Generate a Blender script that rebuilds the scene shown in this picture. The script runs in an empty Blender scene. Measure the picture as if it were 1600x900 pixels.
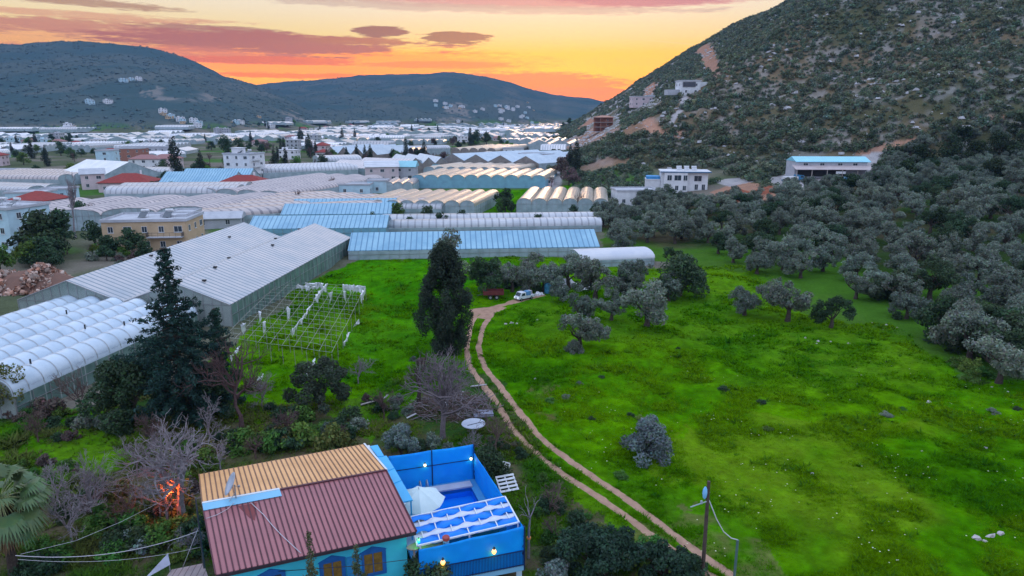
import bpy, math, random
import numpy as np
from mathutils import Vector, Matrix
S = bpy.context.scene
COL = S.collection
R = math.radians
RNG = np.random.default_rng(11)
random.seed(5)

# ------------------------------------------------------------------ camera
PITCH, FPX, CAMH = R(14.2), 1067.0, 28.0
CP, SP = math.cos(PITCH), math.sin(PITCH)
cam = bpy.data.cameras.new('camera'); camo = bpy.data.objects.new('camera', cam); COL.objects.link(camo)
camo.location = (0, 0, CAMH); camo.rotation_euler = (math.pi/2 - PITCH, 0, 0)
cam.sensor_width = 36; cam.lens = 36*FPX/1600; cam.clip_start = 0.5; cam.clip_end = 30000
S.camera = camo

def ray(px, py):
    x = (px-800)/FPX; v = -(py-450)/FPX
    return np.array([x, CP+v*SP, -SP+v*CP])
def at_z(px, py, z=0.0):
    d = ray(px, py); t = (z-CAMH)/d[2]
    return np.array([0, 0, CAMH]) + d*t
def to_px(p):
    dz = p[2]-CAMH
    dep = p[1]*CP - dz*SP; up = p[1]*SP + dz*CP
    return 800+FPX*p[0]/dep, 450-FPX*up/dep

# ------------------------------------------------------------------ noise
def _hash(ix, iy, s):
    h = np.sin(ix*127.1 + iy*311.7 + s*74.7)*43758.5453
    return h - np.floor(h)
def vnoise(x, y, s=0):
    xi = np.floor(x); yi = np.floor(y); fx = x-xi; fy = y-yi
    fx = fx*fx*(3-2*fx); fy = fy*fy*(3-2*fy)
    a = _hash(xi, yi, s); b = _hash(xi+1, yi, s); c = _hash(xi, yi+1, s); d = _hash(xi+1, yi+1, s)
    return (a*(1-fx)+b*fx)*(1-fy) + (c*(1-fx)+d*fx)*fy
def fbm(x, y, s=0, n=4, g=0.5):
    o = 0.0; a = 1.0; t = 0.0
    for i in range(n):
        o = o + a*vnoise(x, y, s+i*3.1); t += a; a *= g
        x, y = x*1.9+y*0.6+5.2, y*1.9-x*0.6+1.3
    return o/t
def sstep(a, b, x):
    t = np.clip((x-a)/(b-a), 0, 1); return t*t*(3-2*t)

# ------------------------------------------------------------------ terrain height
def elev(row): return np.tan(np.arctan((450-np.asarray(row, float))/FPX) - PITCH)
LU = np.array([-900, -400, -100, 0, 60, 140, 190, 250, 300, 350, 400, 440, 480, 520, 560, 620])
LR = np.array([95, 85, 78, 74, 77, 72, 74, 82, 98, 118, 131, 146, 166, 184, 196, 215])
CU = np.array([200, 300, 380, 430, 470, 500, 560, 650, 710, 760, 820, 870, 935, 1000, 1150, 1400])
CR = np.array([170, 155, 142, 136, 133, 129, 122, 117, 114, 121, 139, 154, 164, 172, 182, 190])
XT_Y = np.array([-200, 282, 450, 700, 1200, 2500]); XT_X = np.array([10, 19, 29, 40, 66, 150])
YN_X = np.array([-50, 20, 70, 120, 180, 260, 400, 800]); YN_Y = np.array([312, 300, 280, 256, 222, 186, 150, 60])
def smin(a, b, k):
    h = np.clip(0.5+0.5*(b-a)/k, 0, 1)
    return b*(1-h)+a*h - k*h*(1-h)
def right_mask(x, y):
    dL = (x-np.interp(y, XT_Y, XT_X)); dN = (y-np.interp(x, YN_X, YN_Y))*0.88
    return smin(dL, dN, 18.0)
def height(x, y):
    x = np.asarray(x, float); y = np.asarray(y, float)
    ys = np.maximum(y, 60.0)
    u = 800+1100.6*x/ys
    # near pocket rising gently to the right under the olive grove
    base = 8.0*sstep(28, 130, x)*sstep(75, 190, y)*(1-sstep(280, 330, y)) + 0.05*np.clip(x-130, 0, 400)*sstep(75, 190, y)
    # right hill
    m = right_mask(x, y)
    hz = 9*np.log1p(np.exp(np.clip(m/9.0, -30, 30)))
    hz = np.where(m > 250, m, hz)*0.585
    hz = smin(hz, 176.0, 90.0)
    hz = hz*(1-sstep(900, 1450, y))
    k = np.clip(hz/25.0, 0, 1)
    hz = hz + k*((fbm(x/55, y/55, 3, 3)-0.5)*13 + (fbm(x/16, y/16, 9, 3)-0.5)*4.5)
    # far hills
    BL = np.interp(u, [-600, 0, 300, 450, 560, 700], [900, 930, 980, 1200, 1500, 1700]); DL = 2300.0
    eL = np.interp(u, LU, LR); zL = np.where(u < 615, CAMH+elev(eL)*DL, 0); zL = np.maximum(zL, 0)
    t = np.clip((y-BL)/(DL-BL), 0, 2.2); sL = np.where(t < 1, t**1.25*(1.9-0.9*t**1.1), 1-0.35*(t-1))
    BC = np.interp(u, [200, 500, 700, 900, 1100], [1450, 1500, 1750, 2150, 2500]); DC = 3700.0
    eC = np.interp(u, CU, CR); zC = np.maximum(CAMH+elev(eC)*DC, 0)
    zC = np.where(u < 100, 0, zC)*sstep(100, 330, u)
    t2 = np.clip((y-BC)/(DC-BC), 0, 1.7); sC = np.where(t2 < 1, t2**1.2*(1.9-0.9*t2**1.1), 1-0.35*(t2-1))
    fz = np.maximum(zL*sL, zC*sC)
    fk = np.clip(fz/60, 0, 1)
    fz = fz + fk*((fbm(x/260, y/260, 21, 4)-0.5)*46 + (fbm(x/70, y/70, 27, 3)-0.5)*14)
    # small undulation of the meadow
    near = (1-sstep(170, 260, np.hypot(x, y)))
    und = near*((fbm(x/14, y/14, 41, 3)-0.5)*0.9 + (fbm(x/2.6, y/2.6, 45, 2)-0.5)*0.28)
    und = und*(1-sstep(20, 28, 26-np.hypot((x+7)*0.8, y-40)+14))
    return base + hz + fz + und
TS = np.geomspace(18, 5500, 1500)
def gp(px, py):
    """the point of the ground seen at a pixel of the photograph"""
    d = ray(px, py); P = np.outer(TS, d); P[:, 2] += CAMH
    below = P[:, 2] < height(P[:, 0], P[:, 1])
    i = int(np.argmax(below)) if below.any() else len(TS)-1
    if px > 872 and TS[i] > 1000:      # grazing past the hill crest: the crest itself is meant
        gap = np.where((TS > 250) & (TS < 760), P[:, 2]-height(P[:, 0], P[:, 1]), 1e9); j = int(np.argmin(gap)); q = P[j].copy(); q[2] = float(height(q[0], q[1])); return q
    t0, t1 = TS[max(i-1, 0)], TS[i]
    for _ in range(14):
        tm = (t0+t1)/2; q = d*tm; q[2] += CAMH
        if q[2] < float(height(q[0], q[1])): t1 = tm
        else: t0 = tm
    q = d*t1; q[2] += CAMH
    return q
def hgt(x, y): return float(height(x, y))
def in_poly(x, y, poly):
    x = np.asarray(x, float); y = np.asarray(y, float); r = np.zeros(x.shape, bool); n = len(poly)
    for i in range(n):
        x0, y0 = poly[i][:2]; x1, y1 = poly[(i+1) % n][:2]
        c = ((y0 > y) != (y1 > y)) & (x < (x1-x0)*(y-y0)/(y1-y0+1e-12)+x0)
        r ^= c
    return r
def gpoly(pts): return [gp(*q)[:2] for q in pts]

# ------------------------------------------------------------------ materials
MATS = {}
def new_mat(name):
    m = bpy.data.materials.new(name); m.use_nodes = True
    nt = m.node_tree; b = nt.nodes['Principled BSDF']
    return m, nt, b
def N(nt, t, **kw):
    n = nt.nodes.new(t)
    for k, v in kw.items():
        if k in n.inputs.keys() if isinstance(k, str) else False: n.inputs[k].default_value = v
        else: setattr(n, k, v)
    return n
def mathn(nt, op, a, b=None, c=None, clamp=False):
    n = nt.nodes.new('ShaderNodeMath'); n.operation = op; n.use_clamp = clamp
    for i, v in enumerate((a, b, c)):
        if v is None: continue
        if isinstance(v, (int, float)): n.inputs[i].default_value = v
        else: nt.links.new(v, n.inputs[i])
    return n.outputs[0]
def mixc(nt, fac, a, b, mode='MIX'):
    n = nt.nodes.new('ShaderNodeMix'); n.data_type = 'RGBA'; n.blend_type = mode
    for s, v in ((n.inputs[0], fac), (n.inputs[6], a), (n.inputs[7], b)):
        if isinstance(v, (int, float)): s.default_value = v
        elif isinstance(v, tuple): s.default_value = (*v[:3], 1)
        else: nt.links.new(v, s)
    return n.outputs[2]
def ramp(nt, fac, stops, interp='LINEAR'):
    n = nt.nodes.new('ShaderNodeValToRGB'); n.color_ramp.interpolation = interp
    e = n.color_ramp.elements
    while len(e) < len(stops): e.new(0.5)
    for i, (p, c) in enumerate(stops):
        e[i].position = p; e[i].color = (*c[:3], 1) if isinstance(c, tuple) else (c, c, c, 1)
    nt.links.new(fac, n.inputs[0]); return n.outputs[0]
def noise(nt, vec, scale, detail=3, rough=0.55):
    n = nt.nodes.new('ShaderNodeTexNoise'); n.inputs['Scale'].default_value = scale; n.inputs['Detail'].default_value = detail; n.inputs['Roughness'].default_value = rough
    if vec is not None: nt.links.new(vec, n.inputs['Vector'])
    return n.outputs[0]
def bump(nt, b, h, strength=0.3, dist=0.05):
    n = nt.nodes.new('ShaderNodeBump'); n.inputs['Strength'].default_value = strength; n.inputs['Distance'].default_value = dist
    nt.links.new(h, n.inputs['Height']); nt.links.new(n.outputs[0], b.inputs['Normal'])

def surf(name, c1, c2=None, scale=1.5, rough=0.6, spec=0.3, bmp=0.0, bscale=8.0, metal=0.0, contrast=(0.3, 0.7), stripe=None, vary=0.0, emit=None):
    """a painted / rendered / metal surface with soft blotches of a second tone; stripe = (axis, period, width, colour)"""
    if name in MATS: return MATS[name]
    m, nt, b = new_mat(name); tc = nt.nodes.new('ShaderNodeTexCoord'); ob = tc.outputs['Object']
    c2 = c2 or tuple(x*0.72 for x in c1)
    f = ramp(nt, noise(nt, ob, scale, 5, 0.62), [(contrast[0], 0.0), (contrast[1], 1.0)])
    col = mixc(nt, f, c1, c2)
    if stripe:
        ax, per, w, sc = stripe
        sx = nt.nodes.new('ShaderNodeSeparateXYZ'); nt.links.new(ob, sx.inputs[0])
        ph = mathn(nt, 'FRACT', mathn(nt, 'DIVIDE', sx.outputs[ax], per))
        mk = mathn(nt, 'LESS_THAN', ph, w/per)
        col = mixc(nt, mk, col, sc)
    if vary:
        oi = nt.nodes.new('ShaderNodeObjectInfo')
        hs = nt.nodes.new('ShaderNodeHueSaturation')
        nt.links.new(mathn(nt, 'MULTIPLY_ADD', oi.outputs['Random'], vary*0.12, 0.5-vary*0.06), hs.inputs['Hue'])
        nt.links.new(mathn(nt, 'MULTIPLY_ADD', oi.outputs['Random'], vary, 1-vary/2), hs.inputs['Value'])
        nt.links.new(col, hs.inputs['Color']); col = hs.outputs[0]
    nt.links.new(col, b.inputs['Base Color'])
    b.inputs['Roughness'].default_value = rough; b.inputs['Metallic'].default_value = metal
    b.inputs['Specular IOR Level'].default_value = spec
    if bmp: bump(nt, b, noise(nt, ob, bscale, 4), bmp, 0.06)
    if emit:
        b.inputs['Emission Color'].default_value = (*emit[0], 1); b.inputs['Emission Strength'].default_value = emit[1]
    MATS[name] = m; return m
def leafmat(name, col, vary=0.35, rough=0.65, hue=0.05, trans=0.25):
    if name in MATS: return MATS[name]
    m, nt, b = new_mat(name)
    at = nt.nodes.new('ShaderNodeAttribute'); at.attribute_name = 'tint'
    oi = nt.nodes.new('ShaderNodeObjectInfo')
    hs = nt.nodes.new('ShaderNodeHueSaturation')
    nt.links.new(mathn(nt, 'MULTIPLY_ADD', oi.outputs['Random'], hue, 0.5-hue/2), hs.inputs['Hue'])
    r2 = mathn(nt, 'FRACT', mathn(nt, 'MULTIPLY', oi.outputs['Random'], 17.3))
    nt.links.new(mathn(nt, 'MULTIPLY_ADD', r2, vary, 1-vary/2), hs.inputs['Value'])
    nt.links.new(mixc(nt, 1.0, at.outputs['Color'], col, 'MULTIPLY'), hs.inputs['Color'])
    nt.links.new(hs.outputs[0], b.inputs['Base Color'])
    b.inputs['Roughness'].default_value = rough; b.inputs['Specular IOR Level'].default_value = 0.0 if 'grass' in name else 0.08
    if trans:
        tr = nt.nodes.new('ShaderNodeBsdfTranslucent'); nt.links.new(hs.outputs[0], tr.inputs[0])
        mx = nt.nodes.new('ShaderNodeMixShader'); mx.inputs[0].default_value = trans
        out = nt.nodes['Material Output']
        nt.links.new(b.outputs[0], mx.inputs[1]); nt.links.new(tr.outputs[0], mx.inputs[2]); nt.links.new(mx.outputs[0], out.inputs[0])
    MATS[name] = m; return m

# ------------------------------------------------------------------ meshes
def rotz(a): c, s = math.cos(a), math.sin(a); return np.array([[c, -s, 0], [s, c, 0], [0, 0, 1.0]])
class MB:
    def __init__(s): s.v = []; s.f = []; s.m = []
    def add(s, vs, fs, mi=0):
        o = len(s.v); s.v += [tuple(map(float, q)) for q in vs]
        for f in fs: s.f.append(tuple(i+o for i in f)); s.m.append(mi)
        return s
    def quad(s, a, b, c, d, mi=0): return s.add([a, b, c, d], [(0, 1, 2, 3)], mi)
    def hexa(s, p, mi=0):   # 8 points: bottom ring 0-3 ccw, top ring 4-7
        return s.add(p, [(3, 2, 1, 0), (4, 5, 6, 7), (0, 1, 5, 4), (1, 2, 6, 5), (2, 3, 7, 6), (3, 0, 4, 7)], mi)
    def box(s, c, size, mi=0, rot=None, bev=0.0):
        x, y, z = (q/2 for q in size); c = np.array(c, float)
        p = np.array([(-x, -y, -z), (x, -y, -z), (x, y, -z), (-x, y, -z), (-x, -y, z), (x, -y, z), (x, y, z), (-x, y, z)])
        if bev:
            p[4:, :2] *= 1-bev
        if rot is not None: p = p @ np.asarray(rot).T
        return s.hexa(p+c, mi)
    def beam(s, a, b, w, h=None, mi=0):
        a = np.array(a, float); b = np.array(b, float); d = b-a; L = np.linalg.norm(d); d /= L
        up = np.array([0, 0, 1.0]) if abs(d[2]) < 0.95 else np.array([0, 1.0, 0])
        sd = np.cross(d, up); sd /= np.linalg.norm(sd); up = np.cross(sd, d); h = h or w
        sd = sd*w/2; up = up*h/2
        return s.hexa([a-sd-up, a+sd-up, b+sd-up, b-sd-up, a-sd+up, a+sd+up, b+sd+up, b-sd+up], mi)
    def tube(s, pts, rad, n=6, mi=0, cap=True):
        pts = [np.array(q, float) for q in pts]
        rad = list(rad) if hasattr(rad, '__len__') else [rad]*len(pts)
        vs = []; fs = []
        for i, q in enumerate(pts):
            d = pts[min(i+1, len(pts)-1)]-pts[max(i-1, 0)]; d = d/(np.linalg.norm(d)+1e-9)
            ref = np.array([0, 0, 1.0]) if abs(d[2]) < 0.9 else np.array([1.0, 0, 0])
            a = np.cross(d, ref); a /= np.linalg.norm(a); b = np.cross(d, a)
            for k in range(n):
                t = 2*math.pi*k/n; vs.append(q+(a*math.cos(t)+b*math.sin(t))*rad[i])
        for i in range(len(pts)-1):
            for k in range(n):
                fs.append((i*n+k, i*n+(k+1) % n, (i+1)*n+(k+1) % n, (i+1)*n+k))
        if cap:
            fs.append(tuple(range(n))[::-1]); fs.append(tuple((len(pts)-1)*n+k for k in range(n)))
        return s.add(vs, fs, mi)
    def lathe(s, prof, n=16, mi=0, c=(0, 0, 0)):
        vs = []; fs = []
        for r, z in prof:
            for k in range(n):
                t = 2*math.pi*k/n; vs.append((c[0]+r*math.cos(t), c[1]+r*math.sin(t), c[2]+z))
        for i in range(len(prof)-1):
            for k in range(n): fs.append((i*n+k, i*n+(k+1) % n, (i+1)*n+(k+1) % n, (i+1)*n+k))
        return s.add(vs, fs, mi)
    def mesh(s, name, mats, smooth=False):
        me = bpy.data.meshes.new(name); me.from_pydata(s.v, [], s.f)
        for m in (mats if isinstance(mats, (list, tuple)) else [mats]): me.materials.append(m)
        if len(me.materials) > 1: me.polygons.foreach_set('material_index', s.m)
        if smooth: me.polygons.foreach_set('use_smooth', [True]*len(me.polygons))
        me.update(); return me
def link(name, me, parent=None):
    o = bpy.data.objects.new(name, me); COL.objects.link(o)
    if parent is not None: o.parent = parent
    return o
def put(name, mb, mats, parent=None, smooth=False):
    return link(name, mb.mesh(name, mats, smooth), parent)
def tag(o, label=None, cat=None, group=None, kind=None):
    if label: o['label'] = label
    if cat: o['category'] = cat
    if group: o['group'] = group
    if kind: o['kind'] = kind
    return o
def root(name, label, cat, loc=(0, 0, 0), rz=0.0, group=None):
    o = bpy.data.objects.new(name, None); COL.objects.link(o); o.location = tuple(map(float, loc)); o.rotation_euler = (0, 0, rz)
    o.empty_display_size = 0.3
    return tag(o, label, cat, group)
def kids(o): return [c for c in o.children]
def dup(o, loc=None, rz=None, sc=None, parent=None):
    c = o.copy(); COL.objects.link(c)
    if parent is not None: c.parent = parent
    if loc is not None: c.location = tuple(map(float, loc))
    if rz is not None: c.rotation_euler = (0, 0, rz)
    if sc is not None: c.scale = sc if isinstance(sc, tuple) else (sc, sc, sc)
    for k in kids(o): dup(k, parent=c)
    return c
def np_mesh(name, V, F, mats, tint=None, mi=None, smooth=False):
    """fast mesh from arrays; F is an (n,3) or (n,4) index array"""
    me = bpy.data.meshes.new(name); k = F.shape[1]
    me.vertices.add(len(V)); me.vertices.foreach_set('co', np.ascontiguousarray(V, np.float32).ravel())
    me.loops.add(F.size); me.loops.foreach_set('vertex_index', np.ascontiguousarray(F, np.int32).ravel())
    me.polygons.add(len(F)); me.polygons.foreach_set('loop_start', np.arange(0, F.size, k, dtype=np.int32))
    for m in (mats if isinstance(mats, (list, tuple)) else [mats]): me.materials.append(m)
    if mi is not None: me.polygons.foreach_set('material_index', np.ascontiguousarray(mi, np.int32))
    if tint is not None:
        a = me.color_attributes.new('tint', 'FLOAT_COLOR', 'POINT')
        C = np.ones((len(V), 4), np.float32); C[:, :3] = tint; a.data.foreach_set('color', C.ravel())
    me.update(calc_edges=True); me.validate()
    if smooth: me.polygons.foreach_set('use_smooth', np.ones(len(F), bool))
    return me
ORD = ['', 'nearest', 'second nearest', 'third nearest', 'fourth nearest', 'fifth nearest', 'sixth nearest', 'seventh nearest', 'eighth nearest', 'ninth nearest', 'tenth nearest']
ONES = ['', 'first', 'second', 'third', 'fourth', 'fifth', 'sixth', 'seventh', 'eighth', 'ninth', 'tenth', 'eleventh', 'twelfth', 'thirteenth', 'fourteenth', 'fifteenth', 'sixteenth', 'seventeenth', 'eighteenth', 'nineteenth']
TENS = {2: 'twent', 3: 'thirt', 4: 'fort', 5: 'fift', 6: 'sixt', 7: 'sevent', 8: 'eight', 9: 'ninet'}
def ordw(n):
    if n < 20: return ONES[n]
    t, o = divmod(n, 10)
    return TENS[t]+('ieth' if o == 0 else 'y-'+ONES[o])
LANDMARKS = [('the white hillside villa', 1065, 285), ('the blue-roofed shed', 1290, 262), ('the red soil heap', 1160, 300), ('the brick building shell', 838, 250),
    ('the six-arch greenhouse', 880, 318), ('the white tunnel in the grove', 975, 408), ('the tall dark cypress', 700, 450), ('the grey yard by the shed', 1365, 255)]
def name_all(items, tmpl, group, marks):
    """items: (object, px, py, look).  A label that says which one: its look and how it ranks from the nearest landmark."""
    by = {}
    for o, u, v, look in items:
        lm = min(marks, key=lambda m: math.hypot(m[1]-u, (m[2]-v)*1.6))
        by.setdefault((lm[0], look), []).append((math.hypot(lm[1]-u, (lm[2]-v)*1.6), o))
    for (lm, look), v in by.items():
        v.sort(key=lambda q: q[0])
        for i, (_d, o) in enumerate(v):
            o['label'] = tmpl % (look, ('nearest' if i == 0 else ordw(i+1)+' nearest')+' to '+lm); o['group'] = group
# ------------------------------------------------------------------ world: dusk sky
W = bpy.data.worlds.new('World'); S.world = W; W.use_nodes = True
nt = W.node_tree; nt.nodes.clear()
wo = nt.nodes.new('ShaderNodeOutputWorld')
tc = nt.nodes.new('ShaderNodeTexCoord'); D = tc.outputs['Generated']
sx = nt.nodes.new('ShaderNodeSeparateXYZ'); nt.links.new(D, sx.inputs[0])
X_, Y_, Z_ = sx.outputs
hor = mathn(nt, 'SQRT', mathn(nt, 'ADD', mathn(nt, 'MULTIPLY', X_, X_), mathn(nt, 'MULTIPLY', Y_, Y_)))
el = mathn(nt, 'DIVIDE', Z_, mathn(nt, 'MAXIMUM', hor, 0.001))
az = mathn(nt, 'ARCTAN2', X_, Y_)            # 0 towards the set sun, positive to the right
SUN_AZ = 0.06
# clear-sky gradient towards the sunset
g_sun = ramp(nt, mathn(nt, 'MULTIPLY', el, 2.0), [
    (0.0, (1.9, 0.34, 0.0)), (0.04, (2.0, 0.50, 0.0)), (0.085, (1.8, 0.64, 0.0)), (0.125, (1.45, 0.74, 0.0)), (0.165, (1.22, 0.72, 0.03)),
    (0.21, (1.06, 0.78, 0.30)), (0.27, (1.02, 0.84, 0.56)), (0.34, (0.98, 0.88, 0.76)), (0.55, (1.2, 1.22, 1.45)), (1.0, (1.12, 1.35, 1.85))])
g_off = ramp(nt, mathn(nt, 'MULTIPLY', el, 2.0), [
    (0.0, (0.7, 0.62, 0.8)), (0.10, (0.9, 0.72, 0.85)), (0.22, (0.95, 0.95, 1.25)), (0.5, (1.08, 1.22, 1.65)), (1.0, (1.12, 1.35, 1.85))])
daz = mathn(nt, 'ABSOLUTE', mathn(nt, 'SUBTRACT', az, SUN_AZ))
f_off = ramp(nt, mathn(nt, 'DIVIDE', daz, math.pi), [(0.22, 0.0), (0.5, 1.0)])
sky = mixc(nt, f_off, g_sun, g_off)
# clouds: streaks drawn out along the horizon, each with its own place in the sky
cv = nt.nodes.new('ShaderNodeCombineXYZ')
nt.links.new(mathn(nt, 'MULTIPLY', az, 4.0), cv.inputs[0]); nt.links.new(mathn(nt, 'MULTIPLY', el, 34.0), cv.inputs[1])
n_big = noise(nt, cv.outputs[0], 1.1, 6, 0.6)
cv2 = nt.nodes.new('ShaderNodeCombineXYZ')
nt.links.new(mathn(nt, 'MULTIPLY', az, 13.0), cv2.inputs[0]); nt.links.new(mathn(nt, 'MULTIPLY', el, 150.0), cv2.inputs[1]); cv2.inputs[2].default_value = 3.7
n_fine = noise(nt, cv2.outputs[0], 1.0, 7, 0.68)
warp = mathn(nt, 'MULTIPLY_ADD', n_big, 1.5, -0.75)
warp2 = mathn(nt, 'MULTIPLY_ADD', n_fine, 1.5, -0.75)
cv3 = nt.nodes.new('ShaderNodeCombineXYZ')
nt.links.new(mathn(nt, 'MULTIPLY', az, 55.0), cv3.inputs[0]); nt.links.new(mathn(nt, 'MULTIPLY', el, 330.0), cv3.inputs[1]); cv3.inputs[2].default_value = 9.1
warp3 = mathn(nt, 'MULTIPLY_ADD', noise(nt, cv3.outputs[0], 1.0, 5, 0.62), 2.4, -1.2)
def cloud(sky, u, row, wu, hrow, col, dens=1.0, soft=0.9, rough=1.0, tilt=0.0, fine=0.8):
    a0 = math.atan2(u-800, 1100.6); e0 = float(elev(row)); ra = wu/1100.0; re = hrow/1000.0
    dx = mathn(nt, 'DIVIDE', mathn(nt, 'SUBTRACT', az, a0), ra)
    ey = mathn(nt, 'SUBTRACT', el, e0)
    if tilt: ey = mathn(nt, 'ADD', ey, mathn(nt, 'MULTIPLY', mathn(nt, 'SUBTRACT', az, a0), tilt))
    dy = mathn(nt, 'DIVIDE', ey, re)
    q = mathn(nt, 'SUBTRACT', 1.2, mathn(nt, 'ADD', mathn(nt, 'MULTIPLY', dx, dx), mathn(nt, 'MULTIPLY', dy, dy)))
    q = mathn(nt, 'ADD', q, mathn(nt, 'MULTIPLY', warp, 1.7*rough))
    q = mathn(nt, 'ADD', q, mathn(nt, 'MULTIPLY', warp2, 1.5*fine*rough))
    q = mathn(nt, 'ADD', q, mathn(nt, 'MULTIPLY', warp3, 0.75*rough))
    f = mathn(nt, 'MULTIPLY', ramp(nt, q, [(0.0, 0.0), (min(soft, 0.99), 1.0)], 'EASE'), dens)
    return mixc(nt, f, sky, col)
MAUVE = (0.42, 0.17, 0.15); PINK = (0.62, 0.21, 0.14); SALM = (0.80, 0.22, 0.10); LILAC = (0.60, 0.33, 0.36)
sky = cloud(sky, 40, 88, 400, 30, (1.0, 0.36, 0.15), 0.7, 0.8, 0.6)
sky = cloud(sky, 520, 100, 330, 24, (1.7, 0.44, 0.0), 0.9, 0.8, 0.6, fine=1.3)
sky = cloud(sky, 110, 63, 330, 12, (0.62, 0.20, 0.13), 0.85, 0.9, fine=1.6)
sky = cloud(sky, 60, 46, 260, 5, (0.78, 0.32, 0.18), 0.75, 0.8, fine=1.2)
sky = cloud(sky, 70, 26, 190, 6, (0.46, 0.21, 0.12), 0.85, 0.8, tilt=0.03)
sky = cloud(sky, 350, 56, 110, 5, (0.46, 0.19, 0.13), 0.85, 0.8, fine=1.1)
sky = cloud(sky, 430, 74, 270, 15, (0.46, 0.10, 0.085), 0.95, 0.85, 1.0, tilt=0.012, fine=1.5)
sky = cloud(sky, 230, 94, 200, 11, (0.80, 0.19, 0.10), 0.8, 0.8)
sky = cloud(sky, 420, 99, 150, 5, (1.0, 0.13, 0.02), 0.85, 0.7, fine=1.2)
sky = cloud(sky, 440, 112, 260, 4, (1.9, 0.46, 0.0), 0.9, 0.8, fine=1.2)
sky = cloud(sky, 480, 121, 220, 4, (1.5, 0.19, 0.0), 0.8, 0.8, fine=1.2)
sky = cloud(sky, 602, 50, 42, 7, (0.30, 0.095, 0.075), 0.98, 0.5, 1.0, fine=1.6)
sky = cloud(sky, 712, 58, 50, 7.5, (0.32, 0.125, 0.065), 0.97, 0.5, 1.2, fine=1.8)
sky = cloud(sky, 570, 67, 80, 4.5, (0.52, 0.15, 0.07), 0.85, 0.7, 0.9)
sky = cloud(sky, 800, 133, 190, 20, (0.86, 0.20, 0.05), 0.95, 0.6, 0.7, fine=0.7)
sky = cloud(sky, 900, 150, 130, 13, (0.86, 0.19, 0.08), 0.9, 0.7, 0.7, fine=0.7)
sky = cloud(sky, 690, 102, 120, 5, (1.3, 0.25, 0.01), 0.8, 0.7)
sky = cloud(sky, 850, 3, 330, 10, (0.74, 0.33, 0.31), 0.92, 0.7, 0.8, tilt=0.006)
sky = cloud(sky, 740, 13, 380, 7, (0.66, 0.47, 0.37), 0.75, 0.8, tilt=0.02)
sky = cloud(sky, 1000, 1, 140, 10, (0.62, 0.22, 0.26), 0.9, 0.7, 0.8)
# a condensation trail
tr0 = (math.atan2(965-800, 1100.6), float(elev(60))); tr1 = (math.atan2(1078-800, 1100.6), float(elev(73)))
ts = (tr1[1]-tr0[1])/(tr1[0]-tr0[0])
dl = mathn(nt, 'ABSOLUTE', mathn(nt, 'SUBTRACT', el, mathn(nt, 'MULTIPLY_ADD', az, ts, tr0[1]-ts*tr0[0])))
f = mathn(nt, 'LESS_THAN', dl, 0.0007)
f = mathn(nt, 'MULTIPLY', f, mathn(nt, 'GREATER_THAN', az, tr0[0])); f = mathn(nt, 'MULTIPLY', f, mathn(nt, 'LESS_THAN', az, tr1[0]))
sky = mixc(nt, mathn(nt, 'MULTIPLY', f, 0.55), sky, (1.1, 0.75, 0.3))
bg = nt.nodes.new('ShaderNodeBackground'); nt.links.new(sky, bg.inputs[0]); bg.inputs[1].default_value = SKY_STRENGTH = 1.0
ns = nt.nodes.new('ShaderNodeTexSky'); ns.sky_type = 'NISHITA'; ns.sun_disc = False
ns.sun_elevation = R(0.6); ns.sun_rotation = SUN_AZ
bg2 = nt.nodes.new('ShaderNodeBackground'); nt.links.new(ns.outputs[0], bg2.inputs[0]); bg2.inputs[1].default_value = 0.05
ad = nt.nodes.new('ShaderNodeAddShader'); nt.links.new(bg.outputs[0], ad.inputs[0]); nt.links.new(bg2.outputs[0], ad.inputs[1])
nt.links.new(ad.outputs[0], wo.inputs[0])
# the last of the sun, low and soft behind the valley
sl = bpy.data.lights.new('sun', 'SUN'); so = bpy.data.objects.new('sun', sl); COL.objects.link(so)
sl.energy = 0.5; sl.angle = R(12); sl.color = (1.0, 0.62, 0.38)
d = Vector((math.sin(SUN_AZ)*math.cos(R(0.6)), math.cos(SUN_AZ)*math.cos(R(0.6)), math.sin(R(0.6))))
so.rotation_euler = d.to_track_quat('Z', 'Y').to_euler(); so.location = (0, 300, 200)

S.view_settings.view_transform = 'Standard'; S.view_settings.look = 'None'; S.view_settings.gamma = 1; S.view_settings.exposure = -0.1
S.view_settings.use_curve_mapping = False
S.render.engine = 'CYCLES'
cy = S.cycles; cy.use_denoising = True; cy.max_bounces = 5; cy.diffuse_bounces = 3; cy.glossy_bounces = 2; cy.transmission_bounces = 2; cy.volume_bounces = 0
cy.transparent_max_bounces = 6; cy.caustics_reflective = False; cy.caustics_refractive = False
cy.sample_clamp_indirect = 4.0

# ------------------------------------------------------------------ haze
mh = bpy.data.materials.new('haze_air'); mh.use_nodes = True; t = mh.node_tree; t.nodes.clear()
o_ = t.nodes.new('ShaderNodeOutputMaterial'); v_ = t.nodes.new('ShaderNodeVolumePrincipled'); t.links.new(v_.outputs[0], o_.inputs['Volume'])
v_.inputs['Color'].default_value = (0.15, 0.33, 0.66, 1); v_.inputs['Density'].default_value = HAZE = 8.5e-5; v_.inputs['Anisotropy'].default_value = 0.0
hz_ = put('haze', MB().box((0, 0, 164), (8500, 8500, 332)), mh); tag(hz_, kind='stuff')

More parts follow.
